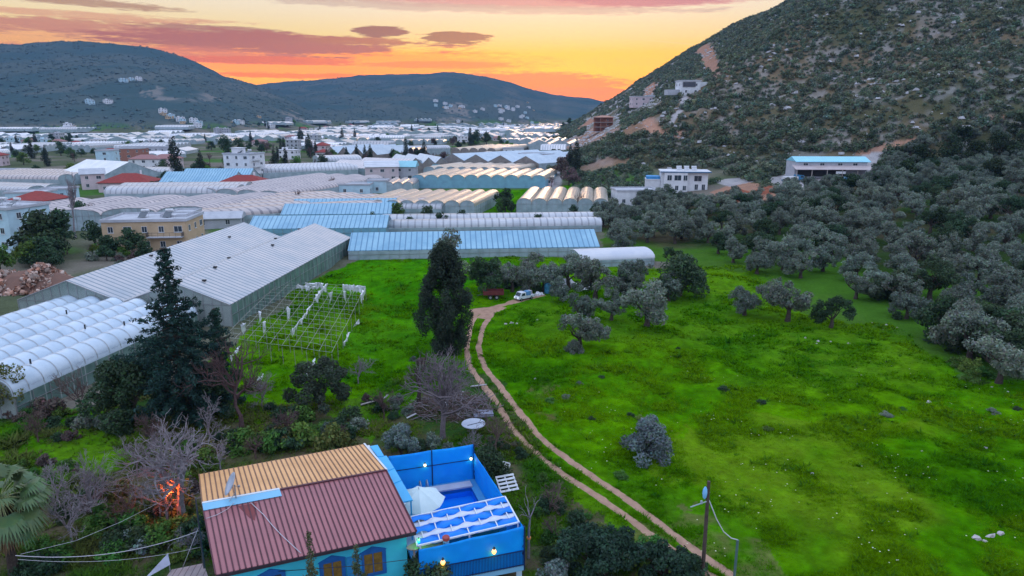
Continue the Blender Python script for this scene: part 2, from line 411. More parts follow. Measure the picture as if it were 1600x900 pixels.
# ------------------------------------------------------------------ ground
th = np.concatenate([np.linspace(-180, -50, 40)[:-1], np.linspace(-50, -38.5, 24)[:-1], np.linspace(-38.5, 38.5, 560), np.linspace(38.5, 50, 24)[1:], np.linspace(50, 180, 40)[1:-1]])
rr = np.concatenate([[0.5, 5, 12, 18, 22], np.geomspace(25, 4100, 850)])
TH, RR = np.meshgrid(np.radians(th), rr)
GX = np.sin(TH)*RR; GY = np.cos(TH)*RR; GZ = height(GX, GY)
nr, na = GX.shape
idx = np.arange(nr*na).reshape(nr, na)
F = np.stack([idx[:-1], np.roll(idx[:-1], -1, 1), np.roll(idx[1:], -1, 1), idx[1:]], -1).reshape(-1, 4)
V = np.stack([GX, GY, GZ], -1).reshape(-1, 3)

x, y, z = V.T
n1 = fbm(x/9, y/9, 61, 4); n2 = fbm(x/2.2, y/2.2, 67, 3); n3 = fbm(x/45, y/45, 71, 4); n4 = fbm(x/0.7, y/0.7, 77, 2)
C = np.zeros((len(V), 3))
def lay(mask, col):
    global C
    C = C*(1-mask[:, None])+np.asarray(col)*mask[:, None]
def mixn(a, b, t): return np.asarray(a)*(1-t[:, None])+np.asarray(b)*t[:, None]
Rg = np.hypot(x, y); uu = 800+1100.6*x/np.maximum(y, 5)
# valley floor: plots of grass, earth and yards
C[:] = mixn((0.085, 0.10, 0.055), (0.17, 0.15, 0.12), sstep(0.42, 0.62, fbm(x/30, y/30, 5, 4)))
lay(sstep(0.56, 0.62, fbm(x/60, y/40, 15, 3))*0.8, (0.05, 0.14, 0.02))
jx = x+(n1-0.5)*5; jy = y+(n1-0.5)*5
def poly(pts, wob=1.0): 
    P = gpoly(pts); return in_poly(x+(n1-0.5)*5*wob+(n2-.5)*1.5*wob, y+(n1-0.5)*5*wob+(n4-.5)*1.2*wob, P).astype(float)
# meadow (both sides of the track)
GRASS = mixn((0.040, 0.150, 0.001), (0.078, 0.205, 0.001), sstep(0.3, 0.7, n1*0.6+n2*0.4))
GRASS = GRASS*(0.55+0.9*n4[:, None])
mead = poly([(330, 660), (360, 560), (470, 450), (560, 405), (950, 400), (1010, 420), (1180, 410), (1230, 470), (1420, 520), (1500, 590), (1700, 620), (1900, 760), (2100, 1100), (600, 1100), (560, 900), (300, 900), (250, 700)], 1.3)
lay(mead, GRASS)
# emerald strip of the field left of the cypress
lay(poly([(500, 590), (575, 480), (470, 445), (560, 405), (735, 405), (700, 540), (650, 640), (540, 640)])*0.85, GRASS*np.array([0.62, 1.0, 1.6]))
lay(mead*sstep(0.60, 0.72, n3)*0.15, mixn((0.14, 0.17, 0.02), (0.10, 0.12, 0.03), n2))
lay(poly([(1000, 690), (1180, 640), (1700, 660), (1800, 1000), (1150, 1000)], 2)*0.35*sstep(0.35, 0.6, n1), (0.17, 0.22, 0.015))
lay(poly([(800, 590), (845, 600), (880, 660), (830, 650)], 1.5)*0.75*sstep(0.3, 0.6, n2), (0.16, 0.09, 0.06))
lay(poly([(985, 830), (1170, 800), (1250, 1000), (1000, 1000)], 1.5)*0.6*sstep(0.42, 0.6, n2), (0.14, 0.12, 0.05))
# grove floor
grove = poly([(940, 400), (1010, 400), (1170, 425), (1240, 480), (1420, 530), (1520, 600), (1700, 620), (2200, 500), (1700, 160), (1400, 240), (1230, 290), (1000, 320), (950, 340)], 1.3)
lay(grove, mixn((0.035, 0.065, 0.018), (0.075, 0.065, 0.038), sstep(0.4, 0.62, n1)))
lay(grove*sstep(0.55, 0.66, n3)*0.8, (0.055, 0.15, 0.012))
# garden plots in front, rough and mixed
gard = poly([(-300, 560), (60, 660), (250, 590), (330, 640), (560, 620), (660, 570), (735, 585), (790, 640), (850, 720), (900, 780), (1000, 850), (1060, 1000), (900, 1200), (-300, 1200)], 1.2)
lay(gard, mixn((0.030, 0.075, 0.015), (0.105, 0.085, 0.05), sstep(0.38, 0.62, n1*0.5+n2*0.5)))
lay(poly([(-100, 700), (40, 650), (250, 645), (310, 690), (180, 730), (-50, 760)], 1.6)*0.9, GRASS)
lay(poly([(520, 560), (650, 530), (660, 600), (580, 690), (530, 640)], 1.3)*0.8, GRASS)
lay(poly([(640, 298), (850, 296), (900, 285), (905, 300), (808, 312), (804, 345), (745, 345), (758, 320), (745, 306), (640, 306)], 0.15), GRASS*np.array([0.8, 1, 1]))
# right hill: dry soil, olive scrub and pale limestone
rm = right_mask(x, y)
hill = sstep(-6, 10, rm)*(y < 2200)
HC = mixn((0.085, 0.085, 0.045), (0.16, 0.12, 0.075), sstep(0.35, 0.65, n3))
lay(hill, HC)
rock = hill*np.clip(sstep(0.54, 0.60, fbm(x/7, y/7, 91, 4))*0.9 + sstep(0.60, 0.66, fbm(x/22, y/22, 95, 3))*0.5, 0, 1)
ridge = np.clip(sstep(60, 10, x-np.interp(y, XT_Y, XT_X)-0.22*(y-330)), 0, 1)*sstep(340, 420, y)*0.75
lay(np.clip(rock*(0.42+0.5*ridge), 0, 1), mixn((0.30, 0.29, 0.29), (0.42, 0.41, 0.42), n2))
lay(ridge*hill*sstep(0.42, 0.6, n1)*0.7, (0.33, 0.31, 0.30))
EARTH = mixn((0.38, 0.20, 0.13), (0.30, 0.17, 0.12), n2)
for pts, a in [([(1008, 138), (1024, 126), (1031, 132), (1020, 152), (1004, 152)], 0.95), ([(1088, 78), (1112, 72), (1130, 100), (1108, 122), (1098, 100)], 0.9), ([(895, 205), (922, 184), (929, 188), (906, 206)], 0.95),
               ([(868, 214), (880, 228), (905, 205), (898, 200)], 0.6), ([(862, 240), (880, 218), (912, 212), (925, 196), (960, 200), (1040, 205), (1045, 215), (980, 214), (930, 222), (900, 240), (880, 250)], 0.55),
               ([(1100, 118), (1125, 128), (1140, 120), (1125, 105)], 0.6), ([(895, 262), (950, 245), (990, 250), (960, 262), (910, 275)], 0.5),
               ([(1110, 300), (1150, 285), (1200, 288), (1240, 300), (1220, 318), (1130, 318)], 0.9)]:
    lay(poly(pts, 0.7)*a, EARTH)
YARD = mixn((0.30, 0.28, 0.29), (0.40, 0.37, 0.36), n2)
lay(poly([(1195, 280), (1240, 268), (1352, 268), (1345, 240), (1385, 234), (1372, 276), (1340, 290), (1220, 300)], 0.5)*0.9, YARD)
lay(poly([(1330, 240), (1352, 231), (1395, 222), (1428, 216), (1430, 221), (1390, 233), (1345, 243)], 0.35)*0.9, EARTH*1.1)
lay(poly([(1515, 193), (1545, 182), (1570, 178), (1572, 184), (1545, 190)], 0.35)*0.9, EARTH*1.1)
lay(poly([(1115, 283), (1160, 276), (1190, 281), (1140, 292)], 0.4)*0.9, YARD)
# roads by the hill foot and up to the villas
def strip_mask(pts, w):
    P = np.array([gp(*q)[:2] for q in pts]); m = np.zeros(len(V))
    for a, b in zip(P[:-1], P[1:]):
        d = b-a; L2 = d@d; t = np.clip(((x-a[0])*d[0]+(y-a[1])*d[1])/L2, 0, 1)
        dd = np.hypot(x-a[0]-t*d[0], y-a[1]-t*d[1]); m = np.maximum(m, 1-sstep(w*0.75, w*1.15, dd+(n2-.5)*w*0.6))
    return m
lay(strip_mask([(858, 300), (866, 285), (868, 275), (880, 258), (895, 250)], 3.2)*0.9, YARD*0.9)
lay(strip_mask([(1046, 193), (1056, 178), (1072, 165), (1068, 152)], 2.2)*0.95, YARD*1.1)
lay(strip_mask([(1010, 190), (1022, 204), (1040, 206), (1062, 212)], 2.4)*0.9, EARTH*1.2)
# far hills: scrub tone blued and lightened, distance haze mixed into the colour
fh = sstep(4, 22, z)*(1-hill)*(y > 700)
FAR_HAZED = mixn((0.052, 0.086, 0.088), (0.078, 0.100, 0.094), sstep(0.35, 0.65, fbm(x/120, y/120, 33, 4)))
lay(fh, FAR_HAZED)
lay(fh*sstep(0.60, 0.68, fbm(x/90, y/160, 35, 4))*sstep(25, 60, z)*(1-sstep(120, 190, z))*0.15, (0.24, 0.20, 0.17))
for pts in [[(228, 142), (258, 134), (300, 138), (340, 150), (345, 172), (300, 165), (262, 160)], [(440, 178), (462, 168), (472, 170), (476, 196), (468, 197), (462, 184)], [(88, 200), (118, 190), (120, 208), (95, 214)],
            [(660, 200), (720, 150), (880, 172), (850, 196)]]:
    lay(fh*poly(pts, 9)*sstep(0.40, 0.62, fbm(x/45, y/45, 37, 3))*0.5, (0.30, 0.25, 0.22))
gm, nt, b = new_mat('ground'); tc = nt.nodes.new('ShaderNodeTexCoord')
at = nt.nodes.new('ShaderNodeAttribute'); at.attribute_name = 'tint'
nf = noise(nt, tc.outputs['Object'], 2.3, 6, 0.65); nc = noise(nt, tc.outputs['Object'], 0.35, 4, 0.6)
k = mathn(nt, 'MULTIPLY', mathn(nt, 'MULTIPLY_ADD', nf, 0.9, 0.55), mathn(nt, 'MULTIPLY_ADD', nc, 0.6, 0.7))
cc = nt.nodes.new('ShaderNodeCombineColor'); [nt.links.new(k, i) for i in cc.inputs]
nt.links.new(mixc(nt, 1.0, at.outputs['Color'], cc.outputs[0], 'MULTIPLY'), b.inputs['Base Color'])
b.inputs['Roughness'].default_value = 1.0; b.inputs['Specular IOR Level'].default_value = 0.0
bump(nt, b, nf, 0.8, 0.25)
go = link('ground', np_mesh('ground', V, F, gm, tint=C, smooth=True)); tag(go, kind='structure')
# ------------------------------------------------------------------ foliage
def puff_cloud(rng, puffs, n, size, up=0.25, aspect=0.55, inner=0.55, dark=0.0, flat=0.0):
    """diamond leaves spread through a set of puffs (cx,cy,cz,r,squash): returns V, F, tint"""
    P = np.array(puffs, float); w = P[:, 3]**2; w /= w.sum()
    k = rng.choice(len(P), n, p=w)
    d = rng.normal(size=(n, 3)); d /= np.linalg.norm(d, axis=1)[:, None]
    rad = P[k, 3]*(inner+(1-inner)*rng.random(n)**0.6)*(0.92+0.16*rng.random(n))
    c = P[k, :3]+d*rad[:, None]*np.stack([np.ones(n), np.ones(n), P[k, 4]], 1)
    nrm = d*0.9+rng.normal(size=(n, 3))*0.65+np.array([0, 0, up]); nrm /= np.linalg.norm(nrm, axis=1)[:, None]
    a = np.cross(nrm, rng.normal(size=(n, 3))); a /= np.linalg.norm(a, axis=1)[:, None]; b = np.cross(nrm, a)
    s = size*(0.6+0.8*rng.random(n))
    V = np.stack([c-a*s[:, None], c-b*(s*aspect)[:, None], c+a*s[:, None], c+b*(s*aspect)[:, None]], 1).reshape(-1, 3)
    F = np.arange(4*n).reshape(n, 4)
    pt = 0.75+0.5*rng.random(len(P))
    t = pt[k]*(0.84+0.32*rng.random(n))
    tint = np.repeat(np.stack([t, t, t], 1)*(1+0.10*rng.normal(size=(n, 3))), 4, 0).clip(0.1, 2)
    return V, F, tint
def leaf_mesh(name, rng, puffs, n, size, mat, **kw):
    V, F, t = puff_cloud(rng, puffs, n, size, **kw); return np_mesh(name, V, F, mat, tint=t)
def dome_puffs(rng, n, R_, H_, z0, r, squash=0.85, gap=0.0, core=True):
    out = []
    for i in range(n):
        t = 2*math.pi*rng.random(); q = math.sqrt(rng.random()); zz = rng.random()
        lim = math.sqrt(max(0.05, 1-(zz*0.95)**2))
        rr_ = R_*q*lim
        out.append((rr_*math.cos(t), rr_*math.sin(t), z0+H_*zz, r*(0.65+0.7*rng.random()), squash))
    return out
def branches(rng, mb, base, n, spread, h, r0, levels=1, sides=5, kink=0.25, tips=None):
    for i in range(n):
        t = 2*math.pi*(i+rng.random()*0.7)/n
        L = h*(0.75+0.5*rng.random()); o = spread*(0.5+0.8*rng.random())
        p0 = np.array(base, float); e = p0+np.array([math.cos(t)*o, math.sin(t)*o, L])
        mid = (p0+e)/2+rng.normal(size=3)*kink*L*0.35
        mb.tube([p0, mid, e], [r0, r0*0.6, r0*0.25], sides)
        if tips is not None: tips.append(e)
        if levels > 1: branches(rng, mb, mid, 2, spread*0.6, h*0.5, r0*0.5, levels-1, max(3, sides-1), kink, tips)
BARK = surf('bark', (0.10, 0.08, 0.065), (0.045, 0.035, 0.03), 6, 0.9, 0.1, 0.5, 20, vary=0.4)
BARKG = surf('grey_bark', (0.26, 0.23, 0.24), (0.15, 0.13, 0.14), 5, 0.9, 0.1, 0.3, 20, vary=0.3)
BARKB = surf('brown_bark', (0.15, 0.10, 0.09), (0.09, 0.06, 0.055), 5, 0.9, 0.1, 0.3, 20, vary=0.3)
OLIVE = leafmat('olive_leaves', (0.165, 0.200, 0.155), 0.55, 0.55, 0.07)
OLIVEP = leafmat('silver_leaves', (0.17, 0.22, 0.20), 0.3, 0.5, 0.04)
DARKL = leafmat('dark_leaves', (0.048, 0.085, 0.042), 0.5, 0.6, 0.06)
CYPL = leafmat('cypress_leaves', (0.040, 0.055, 0.036), 0.4, 0.7, 0.05)
PINEL = leafmat('pine_needles', (0.026, 0.060, 0.046), 0.4, 0.7, 0.05)
GREENL = leafmat('green_leaves', (0.092, 0.17, 0.035), 0.5, 0.55, 0.08)
YELL = leafmat('yellow_green_leaves', (0.14, 0.14, 0.04), 0.4, 0.6, 0.08)
MAQ = leafmat('scrub_leaves', (0.108, 0.142, 0.088), 0.7, 0.65, 0.12)
BRUSH = leafmat('dry_brush', (0.14, 0.10, 0.09), 0.5, 0.8, 0.05)

# --- templates (mesh data only)
rng = np.random.default_rng(3)
OLV = []
for i in range(9):
    R_ = 2.6+1.0*rng.random(); Hc = 2.6+1.3*rng.random(); pf = []
    for lobe in range(7+int(4*rng.random())):
        t_ = 6.28*rng.random(); q_ = R_*(0.2+0.6*rng.random()); lx, ly, lz = q_*math.cos(t_), q_*math.sin(t_), 1.35+Hc*rng.random()*(1-0.3*q_/R_); lr = 0.9+0.55*rng.random()
        for j in range(7): v_ = rng.normal(size=3); v_ /= np.linalg.norm(v_); pf.append((lx+v_[0]*lr*0.75, ly+v_[1]*lr*0.75, max(0.8, lz+v_[2]*lr*0.6), 0.42+0.30*rng.random(), 0.85))
    cr = leaf_mesh('olive_crown', rng, pf, 5200, 0.135, OLIVE, inner=0.4)
    mb = MB(); mb.tube([(0, 0, -0.3), (0.08, 0.05, 0.6), (-0.05, 0.1, 1.4)], [0.42, 0.27, 0.22], 8)
    branches(rng, mb, (-0.05, 0.1, 1.2), 5, R_*0.6, 1.9, 0.13, 2)
    OLV.append((mb.mesh('olive_trunk', BARK), cr))
def make_tree(name, label, cat, p, tk, cr, sc=1.0, rz=None, group=None, hs=1.0, mat=None):
    o = root(name, label, cat, p, random.random()*6.28 if rz is None else rz, group); o.scale = (sc, sc, sc*hs)
    link('trunk', tk, o); c = link('crown', cr, o)
    if mat is not None:
        c.material_slots[0].link = 'OBJECT'; c.material_slots[0].material = mat
    return o
SHR = []
for i in range(6):
    pf = dome_puffs(rng, 9+int(4*rng.random()), 0.75, 0.75, 0.15, 0.42)
    SHR.append(puff_cloud(rng, pf, 170, 0.155, inner=0.6))
SHRM = [np_mesh('shrub', *q[:2], MAQ, tint=q[2]) for q in SHR]
SHRD = []
for i in range(5):      # denser bushes for close range, about a metre of radius
    pf = dome_puffs(rng, 15+int(6*rng.random()), 0.8, 0.9, 0.1, 0.36)
    SHRD.append(puff_cloud(rng, pf, 1500, 0.095, inner=0.2))
BUSH = {k: [np_mesh('bush', *q[:2], m, tint=q[2]) for q in SHRD] for k, m in (('green', GREENL), ('dark', DARKL), ('yellow', YELL), ('silver', OLIVEP), ('olive', OLIVE), ('brush', BRUSH))}
RND = []                # broad round trees of the town
for i in range(5):
    pf = dome_puffs(rng, 22, 2.6, 3.6, 1.8, 1.0)
    cr = leaf_mesh('tree_crown', rng, pf, 1300, 0.28, DARKL, inner=0.55)
    mb = MB(); mb.tube([(0, 0, -0.3), (0.05, 0, 1), (0, 0.05, 2.2)], [0.3, 0.22, 0.17], 6); branches(rng, mb, (0, 0, 1.8), 4, 1.4, 2, 0.1)
    RND.append((mb.mesh('tree_trunk', BARK), cr))
def bare_tree(rng, h, spread, trunk_r, levels=5, fork=3, sides=4, up=0.55, droop=0.0, low=0.2, first=6, ratio=0.68):
    """leafless branching: tubes that fork into ever thinner twigs"""
    mb = MB(); segs = []
    def grow(p, d, L, r, lv):
        q = p+d*L*0.5+rng.normal(size=3)*L*0.06; e = p+d*L+rng.normal(size=3)*L*0.10
        mb.tube([p, q, e], [r, r*0.82, r*0.62], sides if lv > 1 else 3, 0, False); segs.append((p, e, r))
        if lv == 0: return
        for k in range(fork if lv < levels else first):
            nd = d+rng.normal(size=3)*spread; nd[2] += up*0.35-droop*(levels-lv)*0.06; nd /= np.linalg.norm(nd)
            f = 0.45+0.55*rng.random() if k else 1.0
            st = p+(e-p)*f
            grow(st, nd, L*ratio*(0.75+0.5*rng.random()), max(r*0.58, 0.012), lv-1)
    mb.tube([(0, 0, -0.3), (0, 0, low*h*0.6)], [trunk_r*1.3, trunk_r], 7)
    grow(np.array([0, 0, low*h*0.55]), np.array([0.05, 0.03, 1.0]), h*0.27, trunk_r, levels)
    return mb
BAREM = [bare_tree(np.random.default_rng(50+i), 7.5, 0.5, 0.2, 4, 3).mesh('bare_branches', BARKB) for i in range(3)]
TALLC = []              # tall dark conifers of the town
for i in range(3):
    pf = [(rng.normal()*0.35*(1-t)*2.2, rng.normal()*0.35*(1-t)*2.2, 1.2+9.5*t, (1.35*(1-t)**0.7+0.35), 1.2) for t in np.linspace(0, 1, 22)]
    TALLC.append((MB().tube([(0, 0, -0.3), (0, 0, 6)], [0.28, 0.1], 6).mesh('conifer_trunk', BARK), leaf_mesh('conifer_crown', rng, pf, 1500, 0.26, CYPL, inner=0.5)))

# ------------------------------------------------------------------ olive grove
GP_POLY = [(940, 352), (965, 395), (1010, 398), (1040, 425), (1110, 420), (1200, 440), (1290, 430), (1340, 470), (1420, 500), (1480, 560), (1560, 600), (1720, 600), (1900, 470), (1900, 240), (1640, 185), (1500, 215), (1420, 235), (1372, 280), (1340, 296), (1230, 300), (1215, 320), (1110, 322), (1040, 315), (1000, 320)]
GPW = gpoly(GP_POLY)
olives = []
cx = np.array(GPW)
r2 = np.random.default_rng(21)
placed = []
# trees one can point at in the photograph: (px, py of the foot, scale, look, template)
NAMED = [(435 if False else 1163, 492, 0.95, 0), (1230, 502, 1.25, 1), (1298, 512, 0.9, 2), (1010, 510, 1.25, 3), (955, 500, 0.85, 4), (905, 545, 1.05, 5),
         (905, 500, 0.75, 6), (850, 456, 1.15, 0), (800, 456, 1.1, 1), (930, 466, 1.25, 2), (826, 450, 1.2, 7), (888, 452, 1.25, 8), (992, 455, 1.15, 6), (1045, 470, 0.9, 3), (975, 470, 0.9, 4), (880, 470, 0.8, 5)]
for px, py, sc, k in NAMED:
    p = gp(px, py); placed.append((p[0], p[1], 1.6)); olives.append((px, py, p, sc, k, True))
tries = 0
lo = cx.min(0); hi = cx.max(0)
while tries < 60000 and len(olives) < 300:
    tries += 1
    q = lo+(hi-lo)*r2.random(2)
    if not in_poly(q[0:1], q[1:2], GPW)[0]: continue
    if q[0] > 0.80*q[1]+2: continue
    if 24 < q[0] < 42 and 126 < q[1] < 150: continue
    dmin = 4.6+1.6*fbm(q[0]/25, q[1]/25, 55, 2)+(0.0 if q[1] > 120 else 0.3)
    if any((q[0]-a)**2+(q[1]-b)**2 < max(dmin, c)**2 for a, b, c in placed): continue
    placed.append((q[0], q[1], 0)); p = np.array([q[0], q[1], hgt(*q)])
    u, v = to_px(p); olives.append((u, v, p, 0.88+0.42*r2.random(), int(r2.random()*9), False))
items = []
proto = {}
for px, py, p, sc, k, named in olives:
    dark = (r2.random() < 0.14 and not named) or (px, py) == (1298, 512)
    o = make_tree('olive_tree', None, 'tree', p, *OLV[k], sc, mat=DARKL if dark else None)
    o['category'] = 'tree'
    look = ('dark green' if dark else 'grey-green')
    size = 'small' if sc < 0.95 else ('large' if sc > 1.2 else 'medium')
    items.append((o, px, py, size+' '+look))
name_all(items, '%s olive tree, %s', 'olive trees of the grove', LANDMARKS[:3]+LANDMARKS[5:]+[('the lone meadow bush', 1010, 680), ('the dark carob tree', 1065, 430), ('the rocky clearing in the grove', 1390, 505),
    ('the right end of the meadow', 1560, 590), ('the dark pines on the dirt road', 1480, 240), ('the stone wall in the grove', 1320, 360), ('the two small meadow trees', 1200, 490), ('the parked van', 820, 460)])

def lobed(name, label, cat, px, py, sc, pf_n, R_, H_, z0, r, n, size, mat, trunk=True, group=None, sq=0.9):
    p = gp(px, py) if not isinstance(px, np.ndarray) else px
    o = root(name, label, cat, p, 0, group); rg = np.random.default_rng(int(abs(p[0]*7+p[1]*13)) % 9999)
    pf = dome_puffs(rg, pf_n, R_, H_, z0, r, sq)
    link('crown', leaf_mesh('crown', rg, pf, n, size, mat, inner=0.5), o)
    mb = MB(); mb.tube([(0, 0, -0.3), (0.05, 0, z0*0.6), (0, 0.08, z0+0.5)], [0.12*sc, 0.09*sc, 0.06*sc], 7)
    branches(rg, mb, (0, 0, z0*0.7), 5, R_*0.6, H_*0.6+z0*0.3, 0.05*sc, 2)
    put('trunk', mb, BARK, o); return o
lobed('olive_bush', 'lone round silvery olive bush on the open meadow', 'bush', 1010, 714, 1.2, 34, 1.9, 3.0, 0.25, 0.62, 8000, 0.11, leafmat('grey_olive_leaves', (0.15, 0.19, 0.18), 0.2))
lobed('carob_tree', 'dense dark carob tree at the top of the meadow', 'tree', 1063, 462, 2.6, 34, 4.3, 5.2, 0.9, 1.35, 5200, 0.24, DARKL)
for i, (px, py, R_, lb) in enumerate([(1398, 292, 2.8, 'dark round tree beside the grey yard'), (1545, 560, 4.6, 'large dark thicket tree at the meadow edge, nearer one'), (1480, 530, 3.9, 'tall dark thicket tree behind the meadow edge'), (1590, 540, 3.6, 'dark thicket tree farthest right at the meadow edge'), (1300, 385, 3.0, 'dark green tree in the middle of the grove'), (1398, 470, 3.3, 'broad dark bush at the rocky clearing')]):
    lobed('thicket_tree', lb, 'tree', px, py, 2.2, 30, R_, R_*1.1, 0.5, 1.15, 4600, 0.23, DARKL)
pines = [(1440, 262, 5.2), (1480, 255, 5.6), (1520, 262, 5.4), (1560, 250, 6.0), (1600, 250, 6.0), (1415, 285, 4.0), (1545, 290, 4.5), (1500, 232, 4.5), (1595, 215, 5.0)]
its = []
for px, py, R_ in pines:
    o = lobed('pine_tree', '', 'tree', px, py, 3, 26, R_*0.72, R_*1.25, 1.8, R_*0.26, 2600, 0.30, leafmat('warm_pine_needles', (0.042, 0.062, 0.030), 0.4, 0.7, 0.05), sq=0.8)
    its.append((o, px, py, 'bushy dark green'))
name_all(its, '%s pine above the grove, %s', 'pines above the grove', [('the grey yard', 1365, 255), ('the bend of the dirt road', 1545, 188)])

# ------------------------------------------------------------------ scrub on the right hill
r3 = np.random.default_rng(33)
n_try = 150000
qx = r3.uniform(5, 420, n_try); qy = r3.uniform(170, 1150, n_try)
qz = height(qx, qy); rmq = right_mask(qx, qy)
ok = (rmq > -4) | ((rmq > -48) & (qx > 24) & (qy > 205) & (r3.random(n_try) < 0.5))
dzq = qz-CAMH; depq = qy*CP-dzq*SP; uq = 800+FPX*qx/depq; vq = 450-FPX*(qy*SP+dzq*CP)/depq
ok &= (uq > 840) & (uq < 1950) & (vq > -40) & (vq < 330)
# bare scars, roads and villas stay clear of bushes
cl = np.zeros(n_try, bool)
for pts in [[(1008, 138), (1024, 126), (1031, 132), (1020, 152), (1004, 152)], [(1088, 78), (1112, 72), (1130, 100), (1108, 122), (1098, 100)], [(895, 205), (922, 184), (929, 188), (906, 206)],
            [(1195, 285), (1240, 268), (1225, 240), (1350, 238), (1390, 222), (1430, 216), (1432, 222), (1380, 240), (1372, 276), (1340, 290), (1220, 300)], [(992, 158), (1035, 152), (1040, 168), (992, 170)], [(1062, 138), (1098, 132), (1100, 150), (1064, 152)], [(915, 180), (970, 180), (970, 208), (915, 210)],
            [(1020, 262), (1120, 262), (1200, 290), (1120, 320), (1010, 310)], [(815, 235), (862, 235), (862, 266), (815, 266)], [(856, 302), (862, 272), (878, 248), (892, 252), (880, 275), (878, 302)], [(862, 240), (880, 218), (912, 212), (925, 200), (960, 206), (1040, 206), (1045, 214), (980, 216), (930, 226), (900, 240)], [(900, 262), (950, 247), (985, 252), (955, 262), (912, 272)], [(1230, 240), (1352, 240), (1352, 280), (1230, 280)], [(1042, 195), (1070, 150), (1078, 155), (1050, 196)]]:
    cl |= in_poly(qx, qy, gpoly(pts))
ok &= ~cl & ~in_poly(qx, qy, GPW)
dens = 0.14+1.0*fbm(qx/20, qy/20, 91, 3)+0.55*fbm(qx/70, qy/70, 97, 2)-0.5*sstep(60, 10, qx-np.interp(qy, XT_Y, XT_X)-0.16*(qy-330))*sstep(340, 420, qy)*1.0
ok &= r3.random(n_try) < dens
qx, qy, qz, uq, vq = qx[ok], qy[ok], qz[ok], uq[ok], vq[ok]
cell = {}; keep = []
for i in range(len(qx)):
    k = (int(qx[i]/1.5), int(qy[i]/1.5))
    if k in cell: continue
    cell[k] = 1; keep.append(i)
keep = np.array(keep); qx, qy, qz, uq, vq = (a[keep] for a in (qx, qy, qz, uq, vq))
sz = (0.76+1.6*r3.random(len(qx))**2.4)*np.where(vq > 200, 1.25, 1.0)
order = np.argsort(-(sz/np.hypot(qx, qy)))
inv = (uq[order] < 1600) & (vq[order] > 0); big = order[inv][:300]; rest = np.concatenate([order[~inv], order[inv][300:]])[:30000]; print('scrub', len(order))
its = []
for i in big:
    o = link('scrub_bush', SHRM[int(r3.random()*6)]); o.location = (qx[i], qy[i], qz[i]-0.1); s = sz[i]; o.scale = (s*1.15, s*1.15, s); o.rotation_euler = (0, 0, r3.random()*6.3)
    o['category'] = 'bush'; its.append((o, uq[i], vq[i], 'large' if s > 2.2 else 'medium'))
HM = [('the white hillside villa', 1065, 285), ('the blue-roofed shed', 1290, 262), ('the brick building shell', 838, 250), ('the unfinished red brick house', 945, 195), ('the grey road at the hill foot', 868, 280),
      ('the winding villa road', 1055, 175), ('the red earth bank by the yard', 1390, 235), ('the dirt road bend high right', 1545, 188), ('the pale stone villa', 1015, 157), ('the white rock patch on the hill', 1290, 160)]
name_all(its, '%s green scrub bush, %s', 'scrub bushes on the hill', HM)
Vs, Fs, Ts = [], [], []; off = 0
for i in rest:
    V0, F0, t0 = SHR[int(r3.random()*6)]
    far = math.hypot(qx[i], qy[i]); m = 170 if far < 300 else (110 if far < 420 else 66)
    a = r3.random()*6.3; s = sz[i]; V1 = V0[:4*m].copy()
    if m < 170:
        c = V1.reshape(-1, 4, 3).mean(1, keepdims=True); V1 = (c+(V1.reshape(-1, 4, 3)-c)*math.sqrt(170/m)).reshape(-1, 3)
    V1 = V1@rotz(a).T*np.array([s*1.15, s*1.15, s])+np.array([qx[i], qy[i], qz[i]-0.1])
    b = r3.random(); col = np.array([0.85+0.5*b, 0.95+0.1*b, 0.9+0.3*r3.random()])*(0.6+0.75*r3.random())
    Vs.append(V1); Fs.append(F0[:m]+off); Ts.append(t0[:4*m]*col); off += len(V1)
o = link('hillside_scrub', np_mesh('hillside_scrub', np.concatenate(Vs), np.concatenate(Fs), MAQ, tint=np.concatenate(Ts))); tag(o, kind='stuff')
# loose pale limestone boulders on the slope, all of them together
Vs, Fs = [], []; off = 0
tpl = np.array([(math.cos(t)*0.5, math.sin(t)*0.5, 0) for t in np.linspace(0, 6.28, 7)[:-1]]+[(math.cos(t)*0.33, math.sin(t)*0.33, 0.4) for t in np.linspace(0.3, 6.58, 7)[:-1]])
tf = np.array([(k, (k+1) % 6, 6+(k+1) % 6, 6+k) for k in range(6)]+[(6, 7, 8, 9), (6, 9, 10, 11)])
bx = r3.uniform(10, 330, 9000); by = r3.uniform(180, 640, 9000)
bz = height(bx, by); bok = (right_mask(bx, by) > 0) & (0.05+fbm(bx/9, by/9, 191, 3)+0.25*sstep(60, 10, bx-np.interp(by, XT_Y, XT_X)-0.26*(by-330))*sstep(340, 420, by) > 0.60)
for a, b, c in zip(bx[bok], by[bok], bz[bok]):
    s = 0.6+2.0*r3.random()**2.5
    Vv = (tpl*(1+0.5*r3.normal(size=tpl.shape)*0.5))*s*np.array([1.5, 1, 0.9]); Vv = Vv@rotz(r3.random()*6.3).T+np.array([a, b, c-0.15])
    Vs.append(Vv); Fs.append(tf+off); off += 12
o = link('limestone_rubble', np_mesh('limestone_rubble', np.concatenate(Vs), np.concatenate(Fs), surf('limestone', (0.46, 0.45, 0.46), (0.30, 0.29, 0.29), 0.6, 0.9, 0.1))); tag(o, kind='stuff')

